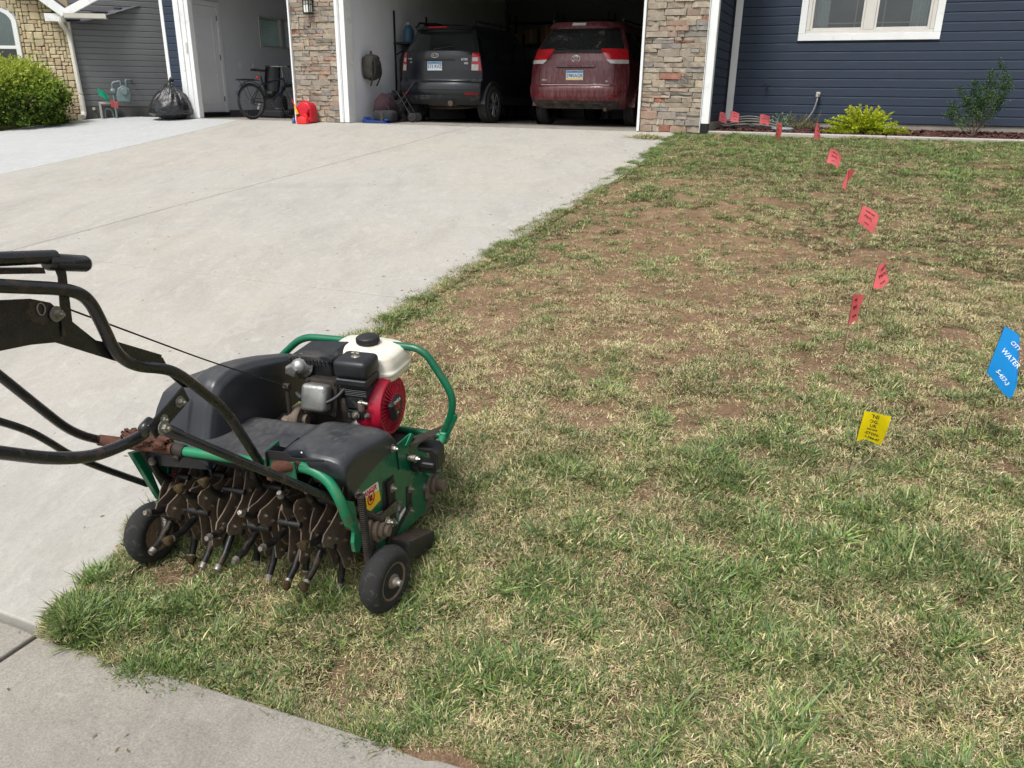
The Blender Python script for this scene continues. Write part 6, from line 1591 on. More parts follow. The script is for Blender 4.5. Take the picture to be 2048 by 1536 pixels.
ba, be = [Vector(p) - Vector((0, 0, .012)) for p in AP['bail']], V('bailend') - Vector((0, .01, .012))
mb = MB(); mb.tube([ba[1] + Vector((0, .01, .008)), ba[2] + Vector((0, 0, .006)), ba[3] + Vector((0, 0, .006))], .0135, 14)
# wider sleeve at the near end with a rounded nose and a pressed groove along its side
ax = (be - ba[1]).normalized(); e0 = ba[1] - ax * .012
mb.tube([e0, e0 + ax * .004, be - ax * .008, be - ax * .002, be], [.0150, .0172, .0172, .0145, .009], 18)
A_('bail_bar', mb, M_TUBE)
mb = MB(); mb.tube([e0 + ax * .012 + Vector((.0125, 0, -.006)), be - ax * .012 + Vector((.0125, 0, -.006))], .0068, 10); A_('bail_groove', mb, M_TRIMB)
mb = MB(); mb.add([p_ + Vector((dx_, 0, dz_)) for p_ in (ba[3], ba[1] + Vector((0, -.03, .006))) for dx_ in (-.012, .012) for dz_ in (-.020, -.008)], [(0, 1, 3, 2), (4, 6, 7, 5), (0, 4, 5, 1), (2, 3, 7, 6), (0, 2, 6, 4), (1, 5, 7, 3)]); A_('bail_strip', mb, M_TUBE)
tubeobj('handle_leg', [Vector(p) for p in AP['D'][:5]] + [rp[1], rp[1] + Vector((.05, 0, .001))], .0135, M_TUBE, .05, 14)
tubeobj('lift_link', [Vector(p) for p in AP['E']], .0105, M_TUBE, .06, 12)
mb = MB(); c_ = V('gusbolt') + Vector((-.0, -.03, .02))
for k in range(1): mb.tube([c_ + Vector((0, .009 * math.cos(2 * PI * j / 10) - k * .012, .012 * math.sin(2 * PI * j / 10) + k * .008)) for j in range(10)], .0016, 5, 0, False, True, True)
A_('bail_spring', mb, M_ZINC)
# ------------------------------------------------------------------ garden bed in front of the window wall
def leafmat(name, c1, c2, c3=None, trans=.25):
    s = Mat(name)
    at = s.n('ShaderNodeAttribute'); at.attribute_name = 'tone'
    st = [(0, c1), (1, c2)] if c3 is None else [(0, c1), (.5, c2), (1, c3)]
    col = s.ramp(at.outputs['Fac'], st)
    nz = s.noise(30, 3, .6, 'Object')
    col = s.mix(1.0, col, s.ramp(nz, [(.3, .75), (.7, 1.2)]), 'MULTIPLY')
    s.set(color=col, rough=.55, spec=.3)
    tl = s.n('ShaderNodeBsdfTranslucent'); s.l(col, tl.inputs['Color'])
    mx = s.n('ShaderNodeMixShader'); mx.inputs[0].default_value = trans
    s.l(s.p.outputs[0], mx.inputs[1]); s.l(tl.outputs[0], mx.inputs[2])
    s.l(mx.outputs[0], s.t.nodes['Material Output'].inputs['Surface'])
    return s.m
def leaves(name, items, mat, parent):
    """items: (point, direction, length, width, tone) - folded leaf of four triangles each"""
    vs, fs, tn = [], [], []
    r = random.Random(len(items))
    for p, d, L, w, t in items:
        d = d.normalized(); sd_ = d.cross(Vector((r.uniform(-1, 1), r.uniform(-1, 1), r.uniform(-.2, 1)))).normalized(); nn = d.cross(sd_)
        b = len(vs)
        vs += [p, p + d * L * .5 + sd_ * w * .5 + nn * w * .18, p + d * L - nn * L * .1, p + d * L * .5 - sd_ * w * .5 + nn * w * .18, p + d * L * .55]
        fs += [(b, b + 1, b + 4), (b + 1, b + 2, b + 4), (b + 2, b + 3, b + 4), (b + 3, b, b + 4)]
        tn += [t] * 5
    me = bpy.data.meshes.new(name); me.from_pydata([tuple(v) for v in vs], [], fs); me.materials.append(mat)
    a = me.attributes.new('tone', 'FLOAT', 'POINT'); a.data.foreach_set('value', tn)
    o = bpy.data.objects.new(name, me); link(o, parent); return o
def rdir(r, zmin=-.3):
    while True:
        v = Vector((r.uniform(-1, 1), r.uniform(-1, 1), r.uniform(zmin, 1)))
        if .2 < v.length < 1: return v.normalized()
M_TWIG = simple('grey brown twig', srgb(104, 92, 78), .9, 0, .25, 30, .3)
M_MULCH = Mat('dark red bark mulch')
n1 = M_MULCH.noise(40, 5, .75, 'Geo', None, .5); n2 = M_MULCH.noise(9, 4, .7, 'Geo')
M_MULCH.set(color=M_MULCH.mix(M_MULCH.ramp(n2, [(.55, 0.0), (.72, .5)]), M_MULCH.ramp(n1, [(.3, srgb(40, 24, 22)), (.55, srgb(72, 44, 40)), (.72, srgb(112, 84, 74))]), srgb(120, 104, 90)), rough=.95); M_MULCH.bump(n1, 1.0, .03)
bed_z = lambda v: 1.085 + (v - 13.2) * .045
mb = MB(); mb.add([(-2.26, 13.19, bed_z(13.19)), (7, 13.19, bed_z(13.19)), (7, 14.46, bed_z(14.46)), (-2.26, 14.46, bed_z(14.46)), (-2.26, 13.19, .8), (7, 13.19, .8)], [(0, 1, 2, 3), (4, 5, 1, 0)])
o = mb.build('mulch_bed', M_MULCH.m, rot=(0, 0, YAW)); tag(o, kind='structure')
mb = MB()
for a, b in ((-2.40, .3), (.306, 3.2), (3.206, 7)): mb.box(a, b, 13.02, 13.185, .85, 1.095, 0, .012)
o = mb.build('concrete_edging', M_CONC, rot=(0, 0, YAW)); tag(o, kind='structure')
mb = MB(); r = random.Random(4)
for i in range(3800):
    x, y = r.uniform(-2.2, 3.2), 13.2 + 1.2 * r.random(); L, w = r.uniform(.015, .055), r.uniform(.006, .018)
    M = Matrix.Translation((x, y, bed_z(y) + r.uniform(0, .012))) @ Euler((r.uniform(-.5, .5), r.uniform(-.5, .5), r.uniform(0, 6.28))).to_matrix().to_4x4()
    mb.add([(-L, -w, 0), (L, -w * .6, 0), (L * .8, w, .002), (-L * .9, w * .8, .002), (0, 0, .008)], [(0, 1, 4), (1, 2, 4), (2, 3, 4), (3, 0, 4)], 0, False, M)
s = Mat('bark chip'); gi = s.noise(14, 3, .8, 'Geo'); s.set(color=s.ramp(gi, [(.3, srgb(46, 26, 24)), (.5, srgb(78, 46, 42)), (.62, srgb(96, 62, 54)), (.75, srgb(134, 110, 96))]), rough=.95)
o = mb.build('bark_chips', s.m, rot=(0, 0, YAW)); tag(o, kind='stuff')
# yellow green spirea
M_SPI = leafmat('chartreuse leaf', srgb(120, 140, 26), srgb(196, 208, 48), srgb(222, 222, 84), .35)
t = thing('spirea_bush', 'bright yellow-green bush spilling over the concrete edging below the window', 'bush', uv(-.03, 13.66, bed_z(13.66)), YAW); t.scale = (1.12, 1, .92)
r = random.Random(31); it = []; tw = MB()
for i in range(110):
    a = r.uniform(0, 2 * PI); el = r.uniform(.2, 1.3)
    L = r.uniform(.3, .56) * (1.0 if el < .9 else .85)
    d = Vector((math.cos(a) * math.cos(el) * 1.35, math.sin(a) * math.cos(el) * .8, math.sin(el)))
    pts = [Vector((0, 0, 0)) + Vector((r.uniform(-.12, .12), r.uniform(-.1, .1), 0))]
    dd = d.normalized(); seg = 7
    for k in range(seg): dd = (dd + Vector((0, 0, -.09 + .05 * (el > 1)))).normalized(); pts.append(pts[-1] + dd * L / seg)
    for p in pts: p.z = max(p.z, .02)
    tw.tube(pts, [.004 - .0004 * k for k in range(len(pts))], 4)
    for k in range(2, len(pts)):
        for q in range(14):
            p = pts[k - 1].lerp(pts[k], r.random()); hgt = p.z
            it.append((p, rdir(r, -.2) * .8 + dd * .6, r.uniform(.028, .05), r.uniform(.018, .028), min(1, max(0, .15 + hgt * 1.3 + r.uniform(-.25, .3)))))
leaves('foliage', it, M_SPI, t); tw.build('stem', M_TWIG, t)
# tall thin holly-like shrub
M_HOL = leafmat('dark green leaf', srgb(30, 56, 28), srgb(56, 96, 44), srgb(112, 138, 84), .25)
t = thing('tall_shrub', 'tall thin dark green shrub with bare lower stems in front of the navy siding', 'shrub', uv(1.47, 13.75, bed_z(13.75)), YAW); t.scale = (.78, .78, .8)
r = random.Random(5); it = []; tw = MB()
tops = [(-.42, .48), (-.30, .72), (-.12, .88), (.0, .80), (.14, 1.02), (.26, 1.16), (.22, .86), (.40, .74), (.46, .90), (.34, .56), (-.48, .36), (-.2, .62), (.08, .66), (-.02, .58), (.3, .95)]
for tx, tz in tops:
    p = Vector((r.uniform(-.05, .05), r.uniform(-.04, .04), 0)); e = Vector((tx, r.uniform(-.18, .18), tz)); pts = [p]
    for k in range(1, 9):
        f = k / 8; pts.append(p.lerp(e, f) + Vector((r.uniform(-.02, .02), r.uniform(-.02, .02), -.05 * math.sin(PI * f))))
    tw.tube(pts, [.009 - .0009 * k for k in range(9)], 5)
    for k in range(3, 9):
        for q in range(2):
            s0 = pts[k]; s1 = s0 + Vector((r.uniform(-.12, .12), r.uniform(-.1, .1), r.uniform(.0, .12)))
            tw.tube([s0, s1], [.003, .0015], 4)
            n = 9 if k < 5 else (30 if k < 7 else 56)
            for j in range(n):
                pp = s0.lerp(s1, r.random()) + Vector((r.gauss(0, .03), r.gauss(0, .03), r.gauss(0, .03)))
                it.append((pp, rdir(r), r.uniform(.022, .042), r.uniform(.014, .022), r.random() ** 1.6 if k > 5 else .5 + .5 * r.random()))
leaves('foliage', it, M_HOL, t); tw.build('stem', M_TWIG, t)
# small juniper and pale herb beside the conduit
M_JUN = leafmat('olive needle', srgb(66, 78, 34), srgb(112, 118, 62), srgb(150, 140, 88))
M_HERB = leafmat('grey green leaf', srgb(78, 104, 70), srgb(150, 168, 136))
t = thing('juniper_shrub', 'small olive juniper shrub left of the yellow-green bush', 'shrub', uv(-.93, 14.0, bed_z(14.0)), YAW)
r = random.Random(6); it = []; tw = MB()
for i in range(60):
    a = r.uniform(0, 2 * PI); el = r.uniform(.3, 1.4); L = r.uniform(.12, .3)
    d = Vector((math.cos(a) * math.cos(el), math.sin(a) * math.cos(el), math.sin(el))); b = Vector((r.uniform(-.2, .2), r.uniform(-.1, .1), 0)); tw.tube([b, b + d * L], [.004, .002], 4)
    for k in range(24): it.append((b + d * L * r.uniform(.2, 1), rdir(r, 0) + d, .03, .006, r.random()))
leaves('foliage', it, M_JUN, t); tw.build('stem', M_TWIG, t)
t = thing('herb_plant', 'low grey-green leafy plant left of the juniper shrub', 'plant', uv(-1.23, 14.02, bed_z(14.02)), YAW)
it = []
for i in range(320): it.append((Vector((r.gauss(0, .09), r.gauss(0, .07), abs(r.gauss(.08, .07)))), rdir(r, 0), r.uniform(.025, .05), .02, r.random()))
leaves('foliage', it, M_HERB, t)
mb = MB(); mb.tube([(0, 0, 0), (0, 0, .12)], .005, 5); mb.build('stem', M_TWIG, t)
# wall services: conduit, hose bib, cable bundle, drain lid
M_COND = simple('grey conduit', srgb(132, 134, 134), .5, .1, .15, 20)
t = thing('conduit', 'grey flexible conduit curving down from a small fitting on the navy siding', 'conduit', uv(-.77, 14.40, 1.62), YAW)
mb = MB(); mb.tube(smooth_path([(0, -.02, .0), (0, -.05, -.06), (-.03, -.06, -.22), (-.12, -.08, -.36), (-.22, -.1, -.46)], .12), .013, 8); mb.build('pipe', M_COND, t)
mb = MB(); mb.box(-.03, .03, -.05, .02, -.01, .07, 0, .01); mb.lathe([(.018, -.04), (.02, .0)], 10, 'y', 0, Matrix.Translation((.02, -.05, .05))); mb.build('fitting', M_PALE, t)
t = thing('hose_bib', 'dark outdoor tap on the navy siding left of the conduit', 'tap', uv(-1.58, 14.41, 1.77), YAW)
mb = MB(); mb.tube(smooth_path([(0, .02, 0), (0, -.07, 0), (0, -.08, -.03)], .02), .011, 8); mb.build('spout', M_BLACKM, t)
mb = MB(); mb.box(-.06, .06, -.06, -.05, .0, .015, 0, .003); mb.tube([(0, -.05, 0), (0, -.05, .03)], .006, 6); mb.box(-.04, -.03, -.06, -.05, .0, .07, 0, .003); mb.build('handle', M_BLACKM, t)
t = thing('cable_bundle', 'loose bundle of grey cables lying on the mulch at the foot of the wall', 'cables', uv(-1.75, 13.95, bed_z(13.95)), YAW)
M_CAB = simple('grey cable', srgb(120, 120, 116), .7, 0, .2, 30); r = random.Random(17)
for k in range(9):
    mb = MB(); ph = r.uniform(0, 6); x0, x1 = r.uniform(-.45, -.35), r.uniform(.3, .6); dy = r.uniform(-.2, .2)
    pts = [(x0 + (x1 - x0) * f / 14, dy * (1 - .4 * math.sin(PI * f / 14)) + .04 * math.sin(ph + f * .6), .02 + .012 * k + .05 * math.sin(PI * f / 14) * (k % 3) * .7) for f in range(15)]
    mb.tube(pts, .011, 6); mb.build('cable', M_CAB if k % 3 else M_BLKP, t)
mb = MB(); mb.tube([(-.40 + .05 * math.cos(2 * PI * j / 16), -.03, .10 + .07 * math.sin(2 * PI * j / 16)) for j in range(13)], .007, 6); mb.build('cable_end', M_CAB, t)
t = thing('drain_lid', 'pale round drain lid in the mulch beside the herb plant', 'drain cover', uv(-1.2, 13.8, bed_z(13.8)), YAW)
mb = MB(); mb.lathe([(.16, 0), (.17, .01), (.165, .035), (.13, .04), (.001, .042)], 24); mb.build('lid', simple('pale green plastic lid', srgb(132, 148, 152), .6), t)
mb = MB()
for k in range(5): mb.box(-.09, .09, -.07 + k * .032, -.06 + k * .032, .0415, .046)
mb.build('lid_ribs', M_COND, t)
# neighbour's big shrub
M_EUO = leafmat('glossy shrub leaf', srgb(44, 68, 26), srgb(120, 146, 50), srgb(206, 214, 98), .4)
nbp = NC + Vector((-.95, -1.15, -.06))
t = thing('evergreen_shrub', 'large dense green shrub with yellow-green top in front of the tan stone wall', 'shrub', nbp, 0)
r = random.Random(12); it = []; tw = MB()
for i in range(1000):
    d = rdir(r, -.45); q = r.uniform(.78, 1.0)
    lump = 1 + .34 * mn.noise(d * 2.6 + Vector((3, 1, 2)))
    c = Vector((d.x * 1.12, d.y * .85, max(-.45, d.z) * .72)) * q * lump + Vector((0, 0, .36))
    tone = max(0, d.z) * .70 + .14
    for k in range(20):
        p = c + Vector((r.gauss(0, .075), r.gauss(0, .075), r.gauss(0, .07)))
        if p.z < .02: continue
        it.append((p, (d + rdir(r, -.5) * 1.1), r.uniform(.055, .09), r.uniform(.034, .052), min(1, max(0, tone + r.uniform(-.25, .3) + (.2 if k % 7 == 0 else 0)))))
for i in range(70):
    d = rdir(r, .3); c = Vector((d.x * 1.0, d.y * .8, d.z * .72 + .34)); e = c + Vector((d.x * .3, d.y * .2, r.uniform(.08, .2)))
    for k in range(16):
        it.append((c.lerp(e, r.random()) + Vector((r.gauss(0, .02), r.gauss(0, .02), 0)), rdir(r, 0) + Vector((0, 0, .5)), .055, .03, min(1, .6 + .4 * r.random())))
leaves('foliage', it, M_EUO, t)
for i in range(16):
    d = rdir(r, .2); tw.tube([(0, 0, 0), (d.x * .5, d.y * .4, d.z * .6 + .1), (d.x * .95, d.y * .7, d.z * .95 + .3)], [.02, .012, .005], 5)
tw.build('stem', M_TWIG, t)

# ------------------------------------------------------------------ marking flags
def flagmat(name, c):
    s = Mat(name); nz = s.noise(22, 3, .6); cc = s.ramp(nz, [(.3, tuple(x * .92 for x in c)), (.7, c)]); s.set(color=cc, rough=.45)
    tl = s.n('ShaderNodeBsdfTranslucent'); s.l(cc, tl.inputs['Color']); mx = s.n('ShaderNodeMixShader'); mx.inputs[0].default_value = .5
    s.l(s.p.outputs[0], mx.inputs[1]); s.l(tl.outputs[0], mx.inputs[2]); s.l(mx.outputs[0], s.t.nodes['Material Output'].inputs['Surface']); return s.m
M_PINK, M_BLUE, M_YEL, M_GREENF = flagmat('fluorescent red vinyl', srgb(255, 146, 150)), flagmat('sky blue vinyl', srgb(40, 178, 248)), flagmat('yellow vinyl', srgb(255, 240, 24)), flagmat('green vinyl', srgb(40, 190, 150))
M_WIRE = simple('steel flag wire', srgb(74, 66, 58), .6, .3, .2, 40)
def flag(label, p, h, w, fh, face, mat, lean=(0, 0), curl=.02, droop=0.0, skew=0.0, lines=(), ink=None, group='red marking flags', seed=0, flip=1):
    """p ground point; face = compass turn of the flag plane about the wire; w x fh sheet, hung from the wire top"""
    t = thing('marking_flag', label, 'marking flag', p, face, group)
    top = Vector((lean[0], lean[1], h)); r = random.Random(seed)
    bend = Vector((r.uniform(-.008, .008), r.uniform(-.008, .008), h * .5))
    mb = MB(); mb.tube([Vector((0, 0, -.06)), bend + top * .5 - Vector((0, 0, h * .5)), top], .0014, 6); mb.build('wire', M_WIRE, t)
    wd = (top - (bend + top * .5 - Vector((0, 0, h * .5)))).normalized()
    def S(a, b, off=0.0):
        base = top - wd * fh * (1 - b)
        x = a * w
        ph = seed * 1.7
        y = curl * (math.sin(a * 3.0 + b * 1.6 + ph) - math.sin(b * 1.6 + ph)) + curl * .3 * math.sin(a * 8 + b * 5 + ph) * a
        z = -droop * a * a * w + skew * a * w + .06 * fh * math.sin(a * 5 + ph) * (1 - b)
        return base + Vector((flip * x, y + off, z))
    mb = MB(); mb.grid(lambda a, b: S(a, b, .0003), 12, 8); mb.grid(lambda a, b: S(a, b, -.0003), 12, 8); fo = mb.build('flag_sheet', mat, t)
    for (txt, b, size, a0, sx) in lines:
        o = S(a0, b, -.0016); ex = S(min(1, a0 + .12), b, -.0016) - S(max(0, a0 - .12), b, -.0016); ey = S(a0, min(1, b + .1), -.0016) - S(a0, max(0, b - .1), -.0016)
        if flip < 0: ex = -ex
        c = text(txt, size, ink, fo, frame(o, ex, ey), bold=.00025, sx=sx)
    return t
M_FINK = simple('dark marker ink', srgb(92, 20, 30), .6, 0, .1, 20); M_YINK = simple('black marker ink', (.02, .02, .02), .6, 0, .1, 20); M_WINK = simple('white flag print', srgb(224, 238, 246), .5, 0, .05, 20)
L1 = [('BURIED CABLE', .80, .0115, .5, 1), ('FWTC', .52, .026, .5, 1), ('LOCATE', .22, .010, .5, 1)]
def gpt(u, v): return uv(u, v, float(lawn_z(np.array(u), np.array(v))))
flag('red marking flag nearest the white corner trim at the foot of the house wall', uv(-2.16, 13.55, bed_z(13.55)), .27, .13, .14, .5, M_PINK, (.0, 0), .02, .35, .0, L1, M_FINK, seed=1)
flag('red marking flag second from the corner trim, over the cable bundle', uv(-2.02, 13.62, bed_z(13.62)), .28, .15, .15, .0, M_PINK, (.02, 0), .02, .25, .0, L1, M_FINK, seed=2)
flag('red marking flag standing in the mulch between cable bundle and herb plant', uv(-1.52, 13.5, bed_z(13.5)), .25, .15, .14, -.15, M_PINK, (-.01, 0), .02, .2, .0, L1, M_FINK, seed=3)
flag('narrow red marking flag by the concrete edging, below the herb plant', gpt(-1.17, 12.45), .26, .13, .20, 1.05, M_PINK, (.01, 0), .025, .15, 0, L1, M_FINK, seed=4)
flag('narrow red marking flag by the concrete edging, left of the yellow-green bush', gpt(-.64, 12.45), .26, .14, .20, .95, M_PINK, (.0, 0), .03, .1, 0, L1, M_FINK, seed=5)
flag('red marking flag in the grass just below the yellow-green bush, shaped like a triangle', gpt(-.36, 9.55), .31, .13, .14, -.35, M_PINK, (.045, 0), .03, .75, .1, L1, M_FINK, seed=6)
flag('thin red marking flag seen nearly edge-on, second below the yellow-green bush', gpt(-.08, 8.0), .34, .11, .17, 1.15, M_PINK, (.03, 0), .03, .1, .1, L1, M_FINK, seed=7)
flag('broad red marking flag with the dark handwritten letters, halfway up the lawn', gpt(.02, 6.40), .36, .125, .13, -.1, M_PINK, (.05, 0), .012, .18, -.35, L1, M_FINK, seed=8)
flag('red marking flag with a torn notched edge, above the nearest red one', gpt(.15, 4.80), .36, .10, .13, .50, M_PINK, (.05, .0), .02, -.1, .2, L1, M_FINK, seed=9)
flag('nearest red marking flag, tall and folded on a long bent wire', gpt(.06, 3.97), .43, .085, .135, .45, M_PINK, (.005, 0), .012, .1, .0, [('CABLE', .80, .014, .5, .8), ('VIVO', .52, .024, .5, .8), ('LOCATE', .2, .012, .5, .8)], M_FINK, seed=10)
flag('yellow marking flag with black handwriting near the right of the lawn', gpt(.13, 3.02), .285, .09, .125, -.30, M_YEL, (.02, .0), .014, .0, .02,
     [('WNIW', .86, .024, .5, 1), ('NOGAS', .68, .019, .5, 1), ('UK', .53, .018, .5, 1), ('GAS LINE', .40, .009, .5, 1), ('Q-STONS:', .25, .0165, .5, 1), ('620-794-47', .10, .015, .5, 1)], M_YINK, group=None, seed=11)
flag('large bright blue water marking flag drooping at the right edge of the lawn', gpt(.53, 3.37), .53, .068, .20, .2, M_BLUE, (.085, .0), .035, .85, -.3,
     [('CITY', .80, .02, .5, 1), ('WATER', .56, .026, .5, 1), ('5-457-3', .18, .022, .5, 1)], M_WINK, group=None, seed=12)
gp_ = ng(.30, .25, 0); flag('small green marking flag standing by the grey neighbour wall', gp_ + Vector((0, 0, .0)), .60, .17, .13, .3, M_GREENF, (0, 0), .02, .9, .0, (), None, group='flags at the neighbour house', seed=13)
gp_ = ng(.53, .32, 0); flag('small red marking flag standing in front of the grey gas meter', gp_ + Vector((0, 0, .0)), .38, .14, .13, .7, M_PINK, (-.03, 0), .02, .3, .0, (), None, group='flags at the neighbour house', seed=14)

# ------------------------------------------------------------------ grass
s = Mat('grass blade')
at = s.n('ShaderNodeAttribute'); at.attribute_name = 'tone'                      # per blade: 0 straw .. 1 green
ai = s.n('ShaderNodeAttribute'); ai.attribute_name = 'patch'; ai.attribute_type = 'INSTANCER'
f = s.math('ADD', at.outputs['Fac'], ai.outputs['Fac'])
col = s.ramp(f, [(.0, srgb(158, 126, 100)), (.10, srgb(206, 180, 146)), (.24, srgb(234, 220, 184)), (.36, srgb(216, 206, 146)), (.52, srgb(172, 170, 118)), (.66, srgb(112, 130, 74)), (.80, srgb(86, 112, 68)), (.92, srgb(114, 144, 80)), (1.0, srgb(146, 170, 94))])
nz = s.noise(3.0, 3, .6, 'Geo')
col = s.mix(1.0, col, s.ramp(nz, [(.3, .80), (.7, 1.15)]), 'MULTIPLY')
oi = s.n('ShaderNodeObjectInfo'); col = s.mix(1.0, col, s.ramp(oi.outputs['Random'], [(0, .62), (1, 1.14)]), 'MULTIPLY')
s.set(color=col, rough=.48, spec=.45)
tl = s.n('ShaderNodeBsdfTranslucent'); s.l(col, tl.inputs['Color']); mx = s.n('ShaderNodeMixShader'); mx.inputs[0].default_value = .14
s.l(s.p.outputs[0], mx.inputs[1]); s.l(tl.outputs[0], mx.inputs[2]); s.l(mx.outputs[0], s.t.nodes['Material Output'].inputs['Surface'])
M_GRASS = s.m
def tuft(name, n, spread, hgt, lean, width, gr, seed, curl=.5):
    """blades: hgt length range, lean range (0 upright .. 1.5 flat), gr green range"""
    r = random.Random(seed); vs, fs, tn = [], [], []
    for i in range(n):
        a = r.uniform(0, 2 * PI); q = spread * math.sqrt(r.random()); b = Vector((q * math.cos(a), q * math.sin(a), -.008))
        L = r.uniform(*hgt); w = r.uniform(.6, 1.15) * width; la = r.uniform(0, 2 * PI) if r.random() < .5 else a + r.uniform(-.8, .8); le = r.uniform(*lean)
        d = Vector((math.cos(la) * math.sin(le), math.sin(la) * math.sin(le), math.cos(le))); sd_ = d.cross(Vector((r.uniform(-.4, .4), r.uniform(-.4, .4), 1))).normalized()
        if sd_.length < .1: sd_ = Vector((1, 0, 0))
        o = len(vs); p = b; k = 3; t = min(1, max(0, r.uniform(*gr)))
        hd = Vector((d.x, d.y, 0)); cv = r.uniform(.2, 1.0) * curl
        for j in range(k + 1):
            f_ = j / k; ww = w * (1 - f_ ** 1.6) * .5 + .0002
            vs += [p - sd_ * ww, p + sd_ * ww]; tn += [t, t]
            d = (d + (hd * .6 + Vector((r.uniform(-.3, .3), r.uniform(-.3, .3), -1))) * cv * .45).normalized()
            p = p + d * L / k
            if p.z < .001: p.z = .001 + r.random() * .006
        fs += [(o + 2 * j, o + 2 * j + 1, o + 2 * j + 3, o + 2 * j + 2) for j in range(k)]
    me = bpy.data.meshes.new(name); me.from_pydata([tuple(v) for v in vs], [], fs); me.materials.append(M_GRASS)
    a = me.attributes.new('tone', 'FLOAT', 'POINT'); a.data.foreach_set('value', tn)
    me.polygons.foreach_set('use_smooth', [True] * len(fs))
    return me
gcol = bpy.data.collections.new('grass_tufts')
specs = []
for i in range(5): specs.append((20, .034, (.022, .056), (.2, 1.2), .0060, (.40, 1.0)))     # green
for i in range(4): specs.append((20, .046, (.018, .050), (.35, 1.35), .0052, (.08, .85)))     # mixed
for i in range(4): specs.append((22, .056, (.016, .046), (.7, 1.5), .0042, (.0, .52)))     # flat straw
for i in range(3): specs.append((16, .022, (.05, .11), (.5, 1.2), .0058, (.5, 1.0)))        # long broad green
for i, sp_ in enumerate(specs):
    o = bpy.data.objects.new('tuft_%02d' % i, tuft('tuft_%02d' % i, *sp_, seed=100 + i)); gcol.objects.link(o)
rs = np.random.RandomState(3)
def scatter(n, vlo, vhi, ulo, uhi):
    v = rs.uniform(vlo, vhi, n); u = rs.uniform(ulo, uhi, n); return u, v
def visible(u, v):
    x = u * cY - v * sY; y = u * sY + v * cY
    return (np.abs(x) < (y * .94 + .6) * .72 + .25) & (y > .9)
U, W_ = [], []
EDG = (np.linspace(1.2, 13.05, 400), np.array([edgeL(q_) for q_ in np.linspace(1.2, 13.05, 400)]))
for (n, a, b, c, d) in ((46000, 1.2, 3.2, -2.45, 3.2), (44000, 3.2, 6.0, -2.6, 3.6), (46000, 6.0, 13.0, -2.75, 6.0)):
    u, v = scatter(n, a, b, c, d); U.append(u); W_.append(v)
ve = 1.2 + 11.8 * rs.rand(11000) ** 1.15; U.append(np.interp(ve, *EDG) + np.abs(rs.normal(0, .09, 11000)) - .055 - .06 * np.maximum(0, fbm(ve, ve * 0, 2.2, 3, 77) - .45) * 4); W_.append(ve)
ub = rs.uniform(-2.1, 1.2, 2600); U.append(ub); W_.append(1.262 + .045 * np.maximum(0, ub + 2.02) - .05 * np.sin(PI * np.clip((ub + 2.05) / 1.4, 0, 1)) + np.abs(rs.normal(0, .055, 2600)) - .01)
u, v = np.concatenate(U), np.concatenate(W_)
el = np.array([edgeL(x) for x in np.linspace(1.2, 13.05, 400)])
eu = np.interp(v, np.linspace(1.2, 13.05, 400), el)
wob = (fbm(v, u, 5, 3, 40) - .5) * .12
keep = visible(u, v) & (u > eu - np.where(v < 2.2, .05, .14) + wob) & (v > 1.252 + .045 * np.maximum(0, u + 2.02) - .05 * np.sin(PI * np.clip((u + 2.05) / 1.4, 0, 1)) + (fbm(u, v, 5, 3, 41) - .5) * .14) & (v < 13.0)
u, v, eu = u[keep], v[keep], eu[keep]
sm = lambda x, a, b: np.clip((x - a) / (b - a), 0, 1) ** 2 * (3 - 2 * np.clip((x - a) / (b - a), 0, 1))
def bare_field(u, v):
    nA, nB, nF = fbm(u, v, .75, 4, 1), fbm(u, v, 3.2, 4, 2), fbm(u, v, 13, 2, 9)
    nE = fbm(v, u, 5.5, 3, 8)
    patch_ = np.exp(-((u + 1.3) / 1.0) ** 2 - ((v - 5.6) / 2.3) ** 2) * .40 + np.exp(-((u + .6) / 1.3) ** 2 - ((v - 4.2) / .9) ** 2) * .16 + np.exp(-((u - .9) / 1.6) ** 2 - ((v - 5.4) / 1.8) ** 2) * .14 + np.exp(-((u + 1.9) / .35) ** 2 - ((v - 3.6) / 1.3) ** 2) * .25
    bare = sm(nA * .25 + nB * .25 + nE * .5 + patch_ * .62, .50, .70)
    return np.maximum(bare, sm(nF, .70, .85) * .8), patch_
nA, nB, nC = fbm(u, v, .75, 4, 1), fbm(u, v, 3.2, 4, 2), fbm(u, v, 1.6, 3, 3)
bare, patch_ = bare_field(u, v)
nD, nE, nF = fbm(u, v, 7.5, 3, 7), fbm(v, u, 5.5, 3, 8), fbm(u, v, 13, 2, 9)
at_ = bpy.data.objects['lawn_soil'].data.attributes.new('bare', 'FLOAT', 'POINT'); at_.data.foreach_set('value', bare_field(UU.ravel(), np.array(VVm).ravel())[0].astype(np.float32))
lowf = .37 + (nA - .5) * .45 + (nC - .5) * .5 + sm(v, 8.5, 10.8) * .34 + (1 - sm(v, 2.0, 3.4)) * .22 + (1 - sm(u - eu, .05, .3)) * .12 - patch_ * .45
clump = sm(nD * .7 + nF * .3, .47, .60)
green = np.clip(lowf * (.62 + .62 * clump) - .04 + rs.normal(0, .12, len(u)), .03, .95)
keep = rs.rand(len(u)) > bare * .84 * (1 - .7 * clump) * np.clip((v - 1.30) / .1, 0, 1)
u, v, eu, bare, green, clump = u[keep], v[keep], eu[keep], bare[keep], green[keep], clump[keep]
